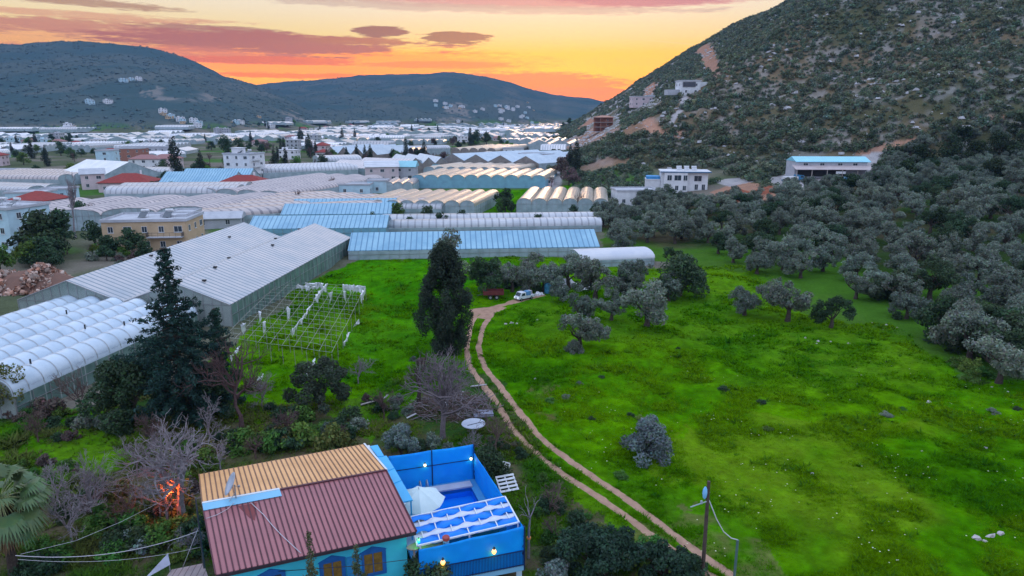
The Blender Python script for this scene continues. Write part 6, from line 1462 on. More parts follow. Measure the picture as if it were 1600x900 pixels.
mb = MB(); mb.lathe([(0.2, 2.56), (0.22, 2.58), (0.22, 2.74), (0.18, 2.78), (0.0, 2.79)], 18); put('cap', mb, surf('red_cap', (0.36, 0.07, 0.06), (0.28, 0.05, 0.05), 3), cw, False)
tb_ = on_frontp(668, 852, 0.7); ttb = root('terrace_table', 'pale oval table top by the left end of the front screen', 'table', (tb_[0], tb_[1], ZD), math.atan2(ex[1], ex[0]))
mb = MB(); mb.lathe([(0.0, 2.10), (1.15, 2.10), (1.2, 2.16), (1.15, 2.2), (0.0, 2.2)], 22); mb.v = [(v[0]*1.05, v[1]*0.36, v[2]) for v in mb.v]; put('table_top', mb, surf('beige_top', (0.42, 0.36, 0.28), (0.33, 0.28, 0.22), 1.5), ttb)
for s in (-0.8, 0.8):
    mb = MB(); mb.beam((s, 0, 0), (s, 0, 2.1), 0.12); put('leg', mb, CONC, ttb)
bo_ = put('bowl', MB().lathe([(0.02, 0.0), (0.2, 0.02), (0.34, 0.12), (0.31, 0.12), (0.18, 0.05), (0.0, 0.04)], 16), CYAN, None, True); bo_.location = (tb_[0]+0.5, tb_[1]+0.15, ZD+2.2); tag(bo_, 'bright cyan bowl on the pale oval terrace table', 'bowl')
# ------------------------------------------------------------------ poles at the track
pb_ = gp(1098, 893); pt_ = None
up = root('utility_pole', 'dark wooden pole with a blue bag and a side bracket beside the track', 'pole', pb_)
hpole = 6.0
for hh in np.arange(3, 9, 0.02):
    if to_px(pb_+UZ*hh)[1] < 752: hpole = hh; break
mb = MB(); mb.tube([(0, 0, -0.4), (-0.03, 0, hpole*0.5), (-0.06, 0, hpole)], [0.13, 0.115, 0.10], 10); put('shaft', mb, surf('old_wood', (0.10, 0.07, 0.06), (0.06, 0.04, 0.035), 4, 0.9), up)
mb = MB(); mb.beam((-0.1, -0.05, hpole-1.35), (-1.15, -0.25, hpole-1.62), 0.05); mb.box((-0.45, -0.1, hpole-1.38), (0.12, 0.08, 0.22)); put('bracket', mb, surf('pale_bracket', (0.4, 0.46, 0.5)), up)
mb = MB(); mb.lathe([(0.02, -0.48), (0.14, -0.35), (0.2, -0.05), (0.17, 0.2), (0.07, 0.36), (0.0, 0.4)], 10); bgo = put('bag', mb, surf('blue_plastic_bag', (0.18, 0.48, 0.82), (0.30, 0.60, 0.88), 4, 0.4), up, True); bgo.location = (-0.26, -0.05, hpole-0.72); bgo.scale = (0.8, 0.5, 1)
gpb = at_z(1147, 905, 0.0); gpt = 1.0
for hh in np.arange(1, 6, 0.02):
    if to_px(gpb+UZ*hh)[1] < 844: gpt = hh; break
gpo = put('metal_post', MB().tube([(0, 0, -0.3), (0, 0, gpt)], 0.085, 8), surf('green_grey_metal', (0.10, 0.17, 0.17), (0.07, 0.12, 0.12), 3, 0.5)); gpo.location = gpb; tag(gpo, 'short grey-green metal post at the bottom of the meadow', 'post')
w0 = pb_+UZ*(hpole-1.2); w1 = gpb+UZ*gpt
cable('pole_cable', 'pale cable hanging from the wooden pole to the metal post', [w0, w0+(w1-w0)*0.3-UZ*0.55, w0+(w1-w0)*0.55-UZ*0.72, w0+(w1-w0)*0.8-UZ*0.45, w1], 0.035, CABW)
# ------------------------------------------------------------------ things lying about
def crate(px, py, label, tilt, yaw, w=1.5, d_=1.3):
    o = root('pallet', label, 'pallet', gp(px, py)+UZ*0.45, yaw)
    Rm = np.array(Matrix.Rotation(tilt, 3, 'X'))
    for k in range(5):
        mb = MB(); mb.box(Rm@np.array([0, (k/4-0.5)*d_, 0.1]), (w, d_*0.13, 0.04), 0, Rm); put('plank', mb, FRAME, o)
    for k in range(3):
        mb = MB(); mb.box(Rm@np.array([(k/2-0.5)*w*0.92, 0, 0.03]), (0.1, d_, 0.09), 0, Rm); put('bearer', mb, FRAME, o)
crate(792, 764, 'white slatted pallet leaning beside the terrace screen', R(28), R(20)); crate(788, 738, 'small broken white slats behind the leaning pallet', R(55), R(-30), 0.9, 0.8)
tpo = root('round_tabletop', 'grey round table top lying on the garden rubbish behind the pool', 'table', gp(740, 680)+UZ*0.2)
mb = MB(); mb.lathe([(0, 0.9), (1.05, 0.9), (1.08, 0.94), (1.05, 0.98), (0, 0.98)], 28); put('table_top', mb, surf('pale_blue_grey', (0.46, 0.50, 0.58), (0.36, 0.40, 0.48), 1.2), tpo); mb = MB(); mb.tube([(0, 0, -0.2), (0, 0, 0.9)], 0.08, 8); put('leg', mb, STEEL, tpo)
mb = MB(); mb.tube([(0.9, 0.3, 0.99), (-0.5, -0.5, 1.0)], 0.03, 5); put('rod', mb, RAILM, tpo)
bs_ = put('sheet_stack', MB().box((0, 0, 0), (1.9, 0.9, 0.14)).box((0.2, 0.1, 0.15), (1.5, 0.8, 0.1)), surf('slate_boards', (0.22, 0.23, 0.30), None, 1)); bs_.location = gp(755, 652)+UZ*0.3; bs_.rotation_euler = (0.15, 0.05, 0.2); tag(bs_, 'dark grey boards stacked beside the brush heap', 'boards')
for px, py, w, l, yw, lb in [(748, 607, 0.5, 2.6, -0.35, 'long white plank on the brush heap nearest the track'), (720, 622, 0.25, 1.8, 1.2, 'white pole standing in the brush heap'), (643, 655, 0.35, 1.4, 0.5, 'white sheet fragment beside the bare grey tree'), (603, 625, 0.3, 1.1, 1.1, 'white board leaning at the edge of the green field'), (576, 634, 0.5, 2.2, 0.1, 'dark plank pile corner piece lying in the grass')]:
    o = put('plank', MB().box((0, 0, 0), (l*0.7, w*0.55, 0.06)), surf('old_board', (0.42, 0.41, 0.43), (0.30, 0.29, 0.31), 2) if 'dark' not in lb else CONC); o.location = gp(px, py)+UZ*0.35; o.rotation_euler = (0, -0.25, yw); tag(o, lb, 'plank')
bl_ = put('white_ball', MB().lathe([(0.02, -0.32)]+[(0.32*math.cos(t), 0.32*math.sin(t)) for t in np.linspace(-1.4, 1.4, 9)]+[(0.02, 0.32)], 14), surf('dull_white', (0.55, 0.53, 0.55)), None, True); bl_.location = gp(696, 645)+UZ*0.8; tag(bl_, 'dull white round float lying in the brush heap', 'ball')
# white cloth at the left of the house
cl_ = root('sun_sail', 'pale triangular cloth sail stretched at the left corner of the house', 'sail', (0, 0, 0)); v = [at_z(262, 865, 2.4), at_z(266, 882, 1.8), at_z(225, 905, 1.6)]
mb = MB(); mb.add(v, [(0, 1, 2)]); mm = put('cloth', mb, surf('pale_cloth', (0.56, 0.55, 0.66), None, 1), cl_); mm.modifiers.new('thickness', 'SOLIDIFY').thickness = 0.02
mb = MB(); mb.tube([(v[0][0], v[0][1], -0.3), v[0]], 0.04, 6); put('pole', mb, STEEL, cl_)
mb = MB(); q = [at_z(268, 890, 1.2), at_z(318, 880, 1.6), at_z(330, 915, 1.4), at_z(250, 915, 1.1)]; mb.hexa([v-UZ*0.1 for v in q[::-1]]+q[::-1]); o = put('porch_roof', mb, surf('pinkish_tiles', (0.36, 0.28, 0.27), (0.26, 0.2, 0.2), 2, stripe=(0, 0.4, 0.06, (0.15, 0.11, 0.11)))); tag(o, 'low pinkish porch roof at the left foot of the blue house', 'porch roof')
# trailer, van and box by the far end of the track
def wheel(parent, x, y, r, w=0.2):
    mb = MB(); mb.tube([(x, y-w/2, r), (x, y+w/2, r)], r, 14); wo_ = put('wheel', mb, surf('tyre', (0.02, 0.02, 0.022)), parent); mb = MB(); mb.tube([(x, y-w/2-0.01, r), (x, y+w/2+0.01, r)], r*0.55, 10); put('rim', mb, STEEL, wo_)
tr_ = root('farm_trailer', 'dark red open farm trailer parked by the far end of the track', 'trailer', gp(771, 466), R(3))
mb = MB(); 
for s in (-1, 1): mb.box((0, s*0.85, 1.05), (3.2, 0.06, 0.6)); mb.box((s*1.6, 0, 1.05), (0.06, 1.64, 0.6))
mb.box((0, 0, 0.73), (3.2, 1.7, 0.08)); put('bed', mb, surf('dark_red_paint', (0.16, 0.03, 0.03), (0.10, 0.025, 0.025), 2), tr_)
for x in (-0.5, 0.5):
    for y in (-0.9, 0.9): wheel(tr_, x, y, 0.36)
mb = MB(); mb.beam((-1.6, 0, 0.65), (-2.6, 0, 0.5), 0.1); put('drawbar', mb, RAILM, tr_)
vn = root('pickup', 'white and blue pickup loaded with boxes at the end of the track', 'pickup', gp(819, 468), R(38))
prof = [(-2.1, 0.45), (-2.1, 0.85), (-1.75, 1.0), (-1.25, 1.75), (-0.2, 1.8), (-0.1, 1.0), (2.1, 1.0), (2.1, 0.45)]
mb = MB(); n_ = len(prof); mb.add([(x, -0.8, z) for x, z in prof]+[(x, 0.8, z) for x, z in prof], [tuple(range(n_))[::-1], tuple(range(n_, 2*n_))]+[(k, (k+1) % n_, n_+(k+1) % n_, n_+k) for k in range(n_)]); put('body', mb, surf('white_paint', (0.7, 0.72, 0.76), (0.6, 0.62, 0.66), 1, 0.3, 0.5), vn)
mb = MB(); mb.quad((-1.74, -0.7, 1.06), (-1.74, 0.7, 1.06), (-1.30, 0.66, 1.68), (-1.30, -0.66, 1.68)); put('windscreen', mb, GLASS, vn).location = (-0.03, 0, 0.02)
for s in (-1, 1):
    mb = MB(); mb.hexa([(-1.35, s*0.79, 1.08), (-0.35, s*0.79, 1.08), (-0.35, s*0.81, 1.08), (-1.35, s*0.81, 1.08), (-1.15, s*0.79, 1.6), (-0.35, s*0.79, 1.6), (-0.35, s*0.81, 1.6), (-1.15, s*0.81, 1.6)]); put('side_window', mb, GLASS, vn)
    mb = MB(); mb.lathe([(0, 0), (0.12, 0.0), (0.1, 0.04), (0, 0.05)], 10); hl_ = put('headlight', mb, surf('bulb_white', (0.9, 0.9, 0.85)), vn); hl_.location = (-2.12, s*0.55, 0.75); hl_.rotation_euler = (0, -math.pi/2, 0)
    for x in (-1.35, 1.3): wheel(vn, x, s*0.75, 0.33)
vn.scale = (0.75, 0.75, 0.75)
for k, (x, y, s, m_, lb) in enumerate([(0.6, -0.2, 0.8, surf('blue_tarp', (0.12, 0.30, 0.52)), 'blue covered box on the back of the pickup'), (1.5, 0.2, 0.7, surf('grey_boxes', (0.40, 0.38, 0.42)), 'grey box at the tail of the pickup')]):
    s = s*0.75; o = put('cargo_box', MB().box((0, 0, s/2), (s*1.3, s*1.6, s), 0, None, 0.08), m_); cc_ = rotz(R(38))@np.array([x, y, 1.02])*0.75; o.location = gp(819, 468)+cc_; o.rotation_euler = (0, 0, R(38)); tag(o, lb, 'box')
bx_ = root('water_tank', 'blue upright tank standing under the trees at the track end', 'tank', gp(856, 458)); mb = MB(); mb.lathe([(0.55, 0), (0.6, 0.1), (0.6, 0.7), (0.57, 0.75), (0.6, 0.8), (0.6, 1.5), (0.4, 1.75), (0.0, 1.8)], 18); put('shell', mb, surf('tank_blue', (0.05, 0.22, 0.36), (0.04, 0.18, 0.30), 1, 0.5), bx_, True); mb = MB(); mb.lathe([(0.2, 1.76), (0.2, 1.86), (0, 1.87)], 12); put('lid', mb, RAILM, bx_)
for k, (px, py, s, lb) in enumerate([(840, 462, 0.55, 'white sack left of the blue tank'), (846, 461, 0.4, 'small pale sack touching the blue tank'), (872, 456, 1.1, 'white crumpled plastic heap right of the blue tank'), (880, 452, 0.9, 'pinkish white plastic heap behind the crumpled one'), (888, 447, 1.2, 'bright white plastic sheet against the grove trees'), (912, 452, 1.3, 'white plastic sheets hanging below the white tunnel')]):
    rg = np.random.default_rng(k); mb = MB(); mb.lathe([(0.9, -0.1), (1.0, 0.3), (0.7, 0.75), (0.3, 1.0), (0.02, 1.05)], 11); mb.v = [tuple(np.array(v)*(1+0.22*rg.normal(size=3))*s) for v in mb.v]; o = put('plastic_heap', mb, PLA); o.location = gp(px, py); tag(o, lb, 'plastic heap', 'white plastic heaps at the track end')
for k, (px, py, lb) in enumerate([(1238, 815 if False else 285, 'white flatbed lorry with a blue cab beside the farm shed'), (1324, 284, 'small dark blue car parked at the right end of the farm shed')]):
    q = gp(px, py); o = root('lorry' if k == 0 else 'car', lb, 'lorry' if k == 0 else 'car', q, R(200 if k == 0 else 10)); sc_ = 1.6 if k == 0 else 1.1
    pr2 = [(-2.1, 0.35), (-2.1, 0.85), (-1.6, 0.95), (-1.0, 1.45), (0.6, 1.45), (1.2, 0.98), (2.1, 0.92), (2.1, 0.35)] if k else [(-2.2, 0.4), (-2.2, 1.5), (-1.0, 1.6), (-0.9, 0.6), (2.2, 0.6), (2.2, 0.4)]
    mb = MB(); n_ = len(pr2); mb.add([(x, -0.85, z) for x, z in pr2]+[(x, 0.85, z) for x, z in pr2], [tuple(range(n_))[::-1], tuple(range(n_, 2*n_))]+[(j, (j+1) % n_, n_+(j+1) % n_, n_+j) for j in range(n_)]); put('body', mb, surf('vehicle_blue', (0.05, 0.22, 0.40), None, 2, 0.3), o)
    if k == 0: mb = MB(); mb.box((0.7, 0, 0.95), (2.9, 1.75, 0.6)); put('load_bed', mb, FRAME, o)
    mb = MB(); mb.box((-0.2, 0, 1.2), (1.4, 1.72, 0.34)) if k else mb.box((-1.7, 0, 1.2), (0.7, 1.72, 0.4)); put('window', mb, GLASS, o)
    for x in (-1.3, 1.3):
        for y in (-0.8, 0.8): wheel(o, x, y, 0.34)
    o.scale = (sc_, sc_, sc_)
# ------------------------------------------------------------------ the big trees of the middle ground
def big(name, label, px, py, cat='tree'): return root(name, label, cat, gp(px, py))
# dark conifer with drooping tiers
def conifer(name, label, px, py, H, W_, n, seed, low=0.08, size=0.17):
    o = big(name, label, px, py); rg = np.random.default_rng(seed); mb = MB(); mb.tube([(0, 0, -0.4), (0.05, 0, H*0.5), (0, 0.05, H*0.97)], [0.34*W_/6, 0.2*W_/6, 0.04], 8)
    pf = []; 
    for k, t in enumerate(np.linspace(low, 0.97, int(H*2.7))):
        L = W_*(1-t)**0.8*(0.72+0.28*math.sin(k*2.4)+0.22*rg.normal())
        nb_ = 6 if t < 0.75 else 4
        for i in range(nb_):
            a_ = 2*math.pi*(i+rg.random()*0.8)/nb_+k*1.1; Lb = max(0.25, L*(0.65+0.55*rg.random())); z = t*H
            e = np.array([math.cos(a_)*Lb, math.sin(a_)*Lb, z-0.10*Lb+0.35*(1 if Lb > 1 else 0)])
            mb.tube([(0, 0, z), (e[0]*0.5, e[1]*0.5, z-0.12*Lb), tuple(e)], [0.06, 0.045, 0.015], 4, 0, False)
            m = max(2, int(Lb*2.0))
            for j in range(m):
                q_ = 0.3+0.7*(j+1)/m
                pf.append((e[0]*q_+rg.normal()*0.10, e[1]*q_+rg.normal()*0.10, z+(e[2]-z)*q_-0.16+rg.normal()*0.08, 0.20+0.22*(1-q_)*Lb*0.5+0.10, 0.75))
    put('trunk', mb, BARK, o); link('crown', leaf_mesh('crown', rg, pf, n, size, PINEL, inner=0.15, aspect=0.35, up=0.1), o); return o
conifer('conifer', 'tall dark spreading conifer in front of the near tunnels', 290, 662, 17.2, 5.6, 30000, 5)
conifer('conifer', 'slim small conifer touching the right side of the tall one', 352, 640, 10.6, 1.9, 5000, 6)
# the dark cypress
def cyp(label, px, py, H, W_, n, seed, mat, top=0.4):
    o = big('cypress', label, px, py); rg = np.random.default_rng(seed); pf = []
    for k in range(150):
        t = rg.random(); prof_ = np.interp(t, [0, 0.08, 0.3, 0.55, 0.8, 1.0], [0.55, 0.8, 1.0, 0.85, 0.55, 0.22]); a_ = rg.random()*6.28; q_ = math.sqrt(rg.random())*0.8
        pf.append((math.cos(a_)*W_*prof_*q_, math.sin(a_)*W_*prof_*q_, 0.5+t*(H-1.2), 0.55+0.35*rg.random(), 1.5))
    link('crown', leaf_mesh('crown', rg, pf, n, 0.16, mat, inner=0.35, aspect=0.4, up=0.5), o); mb = MB(); mb.tube([(0, 0, -0.4), (0, 0, H*0.6)], [0.35, 0.15], 8); put('trunk', mb, BARK, o); return o
cyp('broad tall dark cypress beside the dirt track', 699, 548, 13.6, 4.3, 36000, 4, CYPL)
lobed('grey_tree', 'grey-green round tree showing behind the top of the dark cypress', 'tree', 700, 470, 2.2, 26, 2.3, 5.0, 5.5, 1.0, 4200, 0.20, OLIVE)
lobed('evergreen_tree', 'dark evergreen tree right of the cypress top', 'tree', 762, 458, 2.4, 26, 3.0, 4.6, 1.4, 1.0, 4200, 0.20, DARKL)
lobed('olive_tree', 'large dark olive with several trunks right of the bare brown tree', 'tree', 500, 638, 2.6, 40, 3.4, 3.9, 0.9, 0.62, 10000, 0.12, leafmat('dull_olive_leaves', (0.055, 0.070, 0.045), 0.3))
lobed('evergreen_tree', 'broad dark evergreen at the left foot of the tall conifer', 'tree', 205, 655, 2.8, 34, 3.6, 4.2, 0.9, 1.0, 12000, 0.15, DARKL)
lobed('evergreen_tree', 'dark evergreen under the tall conifer on its right', 'tree', 318, 655, 2.6, 26, 2.2, 4.5, 0.5, 0.9, 7000, 0.15, DARKL)
lobed('pale_bush', 'pale silver bush behind the cyan awning', 'bush', 626, 710, 1.2, 20, 1.25, 2.2, 0.2, 0.5, 5200, 0.09, OLIVEP)
lobed('yellow_tree', 'yellowish leafy tree cut by the left edge of the frame', 'tree', 4, 650, 2, 20, 2.2, 3.8, 1.6, 0.8, 2600, 0.14, YELL)
lobed('green_shrub', 'glossy dark green shrub right of the pool screen', 'bush', 764, 752, 1.5, 22, 1.2, 2.5, 0.2, 0.55, 5200, 0.11, DARKL)
lobed('laurel_bush', 'large dark leafy bush at the bottom, left of the wooden pole', 'bush', 940, 902, 2, 44, 3.3, 2.5, 0.2, 0.62, 15000, 0.11, leafmat('laurel_leaves', (0.034, 0.068, 0.040), 0.2))
lobed('laurel_bush', 'dark leafy bush right beside the foot of the wooden pole', 'bush', 1040, 905, 2, 24, 1.7, 2.0, 0.2, 0.5, 7000, 0.11, MATS['laurel_leaves'])
lobed('pale_bush', 'greyish bush in the bottom middle beside the large dark bush', 'bush', 868, 918, 1.4, 18, 1.2, 1.3, 0.1, 0.45, 3600, 0.09, OLIVEP)
lobed('terrace_tree', 'dark tree before the front terrace screen', 'tree', at_z(668, 878, 2.6)*np.array([1, 1, 0]), 0, 1.6, 22, 1.4, 1.9, 0.6, 0.55, 5200, 0.10, DARKL)
for px, py, H, lb in [(487, 832, 5.2, 'thin young conifer in front of the maroon roof, taller one'), (558, 852, 4.5, 'thin young conifer in front of the turquoise wall, shorter one')]:
    s_ = min(np.linspace(0, 10, 400), key=lambda s: abs(to_px(a-hx*s-hy*1.5)[0]-px)); p = a-hx*s_-hy*1.5; p[2] = hgt(p[0], p[1]); H = min(np.linspace(2, 9, 400), key=lambda z: abs(to_px(p+UZ*z)[1]-py)); o = root('young_conifer', lb, 'tree', p); rg = np.random.default_rng(int(px)); pf = [(rg.normal()*0.42*(1-t)+0.0, rg.normal()*0.42*(1-t), 0.4+t*(H-0.5), 0.40*(1-t*0.6), 1.1) for t in np.linspace(0.1, 1, 34)]
    link('crown', leaf_mesh('crown', rg, pf, 2300, 0.085, leafmat('bronze_needles', (0.085, 0.10, 0.045), 0.2), inner=0.3, aspect=0.3), o); put('trunk', MB().tube([(0, 0, -0.4), (0, 0, H*0.95)], [0.06, 0.02], 6), BARKG, o)
# leafless trees
def bare(name, label, px, py, h, spread, tr, lv, seed, mat, cat='tree', **kw):
    o = put(name, bare_tree(np.random.default_rng(seed), h, spread, tr, lv, **kw), mat); o.location = gp(px, py); return tag(o, label, cat)
bare('bare_tree', 'big grey leafless tree in front of the dark cypress', 692, 684, 11.5, 0.72, 0.24, 5, 91, surf('dusky_bark', (0.19, 0.155, 0.165), (0.11, 0.09, 0.095), 5, 0.9, 0.1), up=0.4, first=13, low=0.13)
bare('bare_tree', 'brown leafless bushy tree right of the tall conifer', 378, 668, 10.0, 0.5, 0.2, 5, 92, BARKB, up=0.8, first=9)
bt_ = bare('bare_tree', 'large leafless tree left of the blue house with glowing orange branches', 285, 812, 10.5, 0.70, 0.26, 5, 93, BARKG, up=0.35, first=10)
bare('bare_tree', 'broken leafless stump tree in the grass left of the brush heap', 655, 634, 6.5, 0.6, 0.2, 3, 94, BARK, low=0.3, first=4)
bare('bare_sapling', 'pale forked sapling with an orange ring right of the terrace', 826, 872, 5.2, 0.42, 0.08, 3, 95, BARKG, first=3, fork=2, low=0.5)
rg_ = put('orange_ring', MB().lathe([(0.10, -0.06), (0.14, -0.06), (0.14, 0.06), (0.10, 0.06)], 14), surf('orange_paint', (0.75, 0.25, 0.08), None, 2)); rg_.location = gp(826, 872)+UZ*1.5; tag(rg_, 'orange ring round the trunk of the pale sapling', 'ring')
bare('bare_shrub', 'tangled leafless shrub beside the palm', 150, 820, 7.0, 0.55, 0.12, 5, 96, BARKG, 'shrub', first=9, low=0.05, fork=3)
bare('bare_shrub', 'leafless shrub in front of the tangled one at the palm', 112, 850, 5.5, 0.6, 0.1, 5, 97, BARKG, 'shrub', first=8, low=0.05)
bare('bare_shrub', 'leafless brown shrub at the right of the round table top', 775, 706, 4.6, 0.6, 0.08, 5, 98, BARKB, 'shrub', first=9, low=0.04)
bare('bare_shrub', 'leafless twiggy shrub before the near tunnels', 130, 660, 6.5, 0.5, 0.1, 5, 99, BARKB, 'shrub', first=7, up=0.8, low=0.05)
bare('bare_shrub', 'leafless shrub standing by the rear roof edge', 345, 735, 3.6, 0.5, 0.08, 4, 100, BARKG, 'shrub', first=7, low=0.05)
bare('bare_shrub', 'leafless pale shrub behind the middle of the tan roof', 400, 716, 3.2, 0.55, 0.08, 4, 101, BARKB, 'shrub', first=7, low=0.05)
bare('bare_shrub', 'leafless low shrub behind the right end of the tan roof', 535, 695, 2.4, 0.6, 0.06, 4, 102, BARKB, 'shrub', first=8, low=0.04)
bare('bare_shrub', 'thin leafless shrub in the rough ground right of the sapling', 865, 845, 3.0, 0.45, 0.05, 4, 103, BARKB, 'shrub', first=6, low=0.05)
for k_, (px, py, h_, lb_) in enumerate([(215, 745, 5.5, 'leafless shrub left of the large leafless tree'), (240, 705, 4.5, 'pale leafless shrub above the large leafless tree'), (330, 700, 5.0, 'leafless shrub between the tall conifer and the tan roof'), (440, 690, 4.0, 'leafless shrub above the middle of the tan roof'), (90, 790, 4.5, 'leafless shrub just right of the palm crown'), (200, 830, 4.0, 'leafless shrub above the sagging wires'), (300, 870, 3.0, 'leafless shrub by the porch roof'), (600, 655, 3.5, 'leafless shrub by the boards at the field edge'), (410, 640, 5.0, 'thin leafless tree right of the brown one'), (60, 690, 4.0, 'brown leafless shrub in the left grass patch'), (735, 720, 3.2, 'leafless shrub behind the right end of the rear screen'), (860, 800, 3.4, 'spindly leafless shrub beside the lower track'), (560, 600, 4.0, 'thin leafless shrub right of the dark olive')]):
    bare('bare_shrub', lb_, px, py, h_, 0.55, 0.08, 5, 200+k_, BARKB if k_ % 2 else BARKG, 'shrub', first=7, low=0.06)
# brush heap under the grey tree: many sticks
rg = np.random.default_rng(77); bh = root('brush_heap', 'heap of cut grey brown branches between the grey tree and the track', 'brush heap', gp(705, 640)); mb = MB()
for k in range(620):
    t = rg.random()*6.28; q_ = math.sqrt(rg.random()); x_, y_ = 4.3*q_*math.cos(t), 3.0*q_*math.sin(t); z_ = 1.5*(1-q_**2)*rg.random()+0.1; yw = rg.random()*6.28; L = 0.7+1.6*rg.random(); dv = np.array([math.cos(yw), math.sin(yw), rg.normal()*0.35])*L/2
    c_ = np.array([x_, y_, z_]); mb.tube([c_-dv, c_+rg.normal(size=3)*0.12, c_+dv], [0.035, 0.03, 0.012], 4, 0 if rg.random() < 0.6 else 1, False)
put('sticks', mb, [BARKB, BARKG], bh)
# orange flood lamp that lights the branches
fl = root('flood_lamp', 'small orange flood lamp glowing among the bare branches left of the house', 'lamp', gp(270, 815)+UZ*2.3)
mb = MB(); mb.box((0, 0, 0), (0.26, 0.12, 0.2)); put('housing', mb, RAILM, fl); mb = MB(); mb.box((0, -0.07, 0.01), (0.22, 0.02, 0.16)); put('lens', mb, surf('orange_lens', (0.9, 0.4, 0.1), None, 1, emit=((1.0, 0.25, 0.04), 4)), fl); mb = MB(); mb.tube([(0, 0, -2.2), (0, 0, -0.1)], 0.03, 6); put('stand', mb, RAILM, fl)
l = bpy.data.lights.new('flood_light', 'POINT'); l.energy = 420; l.color = (1.0, 0.13, 0.015); l.shadow_soft_size = 0.12; lo2 = bpy.data.objects.new('flood_light', l); COL.objects.link(lo2); lo2.parent = fl; lo2.location = (0.1, -0.3, 0.25)
bare('bare_shrub', 'twiggy leafless shrub glowing orange beside the flood lamp', 262, 822, 5.6, 0.6, 0.1, 5, 105, BARKG, 'shrub', first=8, low=0.1)
# fan palm at the bottom left
pm = root('fan_palm', 'fan palm with drooping dead skirt in the bottom left corner', 'palm', at_z(22, 900, 0.2)); Hp = 5.3; rg = np.random.default_rng(31)
put('trunk', MB().tube([(0, 0, -0.6), (0.1, 0, 2), (0.05, 0.05, Hp)], [0.34, 0.27, 0.22], 10), BARK, pm)
def fan(el_, az_, L, rad, mat, droop, idx):
    d_ = np.array([math.cos(el_)*math.cos(az_), math.cos(el_)*math.sin(az_), math.sin(el_)]); b0 = np.array([0.05, 0.05, Hp]); hub = b0+d_*L-UZ*droop*0.3
    mb = MB(); mb.tube([b0, b0+d_*L*0.5+UZ*0.06, hub], [0.035, 0.028, 0.02], 4, 1, False)
    side = np.cross(d_, UZ); side /= np.linalg.norm(side); up = np.cross(side, d_); n = 26
    for k in range(n):
        f = (k/(n-1)-0.5)*3.9; dd = d_*math.cos(f)+side*math.sin(f); dd = dd-UZ*0.18; rl = rad*(0.72+0.28*math.cos(f))*(0.92+0.16*rg.random())
        w = rl*0.085; tang = -d_*math.sin(f)+side*math.cos(f)
        m1 = hub+dd*rl*0.62; tip = hub+dd*rl-UZ*(0.28+0.25*rg.random())*rl*(0.6+droop)
        mb.add([hub, m1-tang*w+up*0.03, tip, m1+tang*w+up*0.03], [(0, 1, 2, 3)] if k % 2 else [(3, 2, 1, 0)])
    return put('frond', mb, [mat, surf('frond_stalk', (0.30, 0.34, 0.14), None, 2)], pm)
PALML = surf('palm_green', (0.050, 0.105, 0.040), (0.085, 0.125, 0.035), 3, 0.45, 0.4, vary=0.4); PALMD = surf('palm_dead', (0.20, 0.135, 0.065), (0.13, 0.085, 0.045), 3, 0.8, 0.2, vary=0.4)
for k in range(30):
    fan(R(62-k*3.6+rg.normal()*6), k*2.4+rg.normal()*0.2, 1.35+0.35*rg.random(), 1.15+0.2*rg.random(), PALML, 0.15+0.5*(k/30), k)
for k in range(26):
    fan(R(-42-rg.random()*42), k*2.4, 0.9+0.8*rg.random(), 1.0, PALMD, 0.9, k)
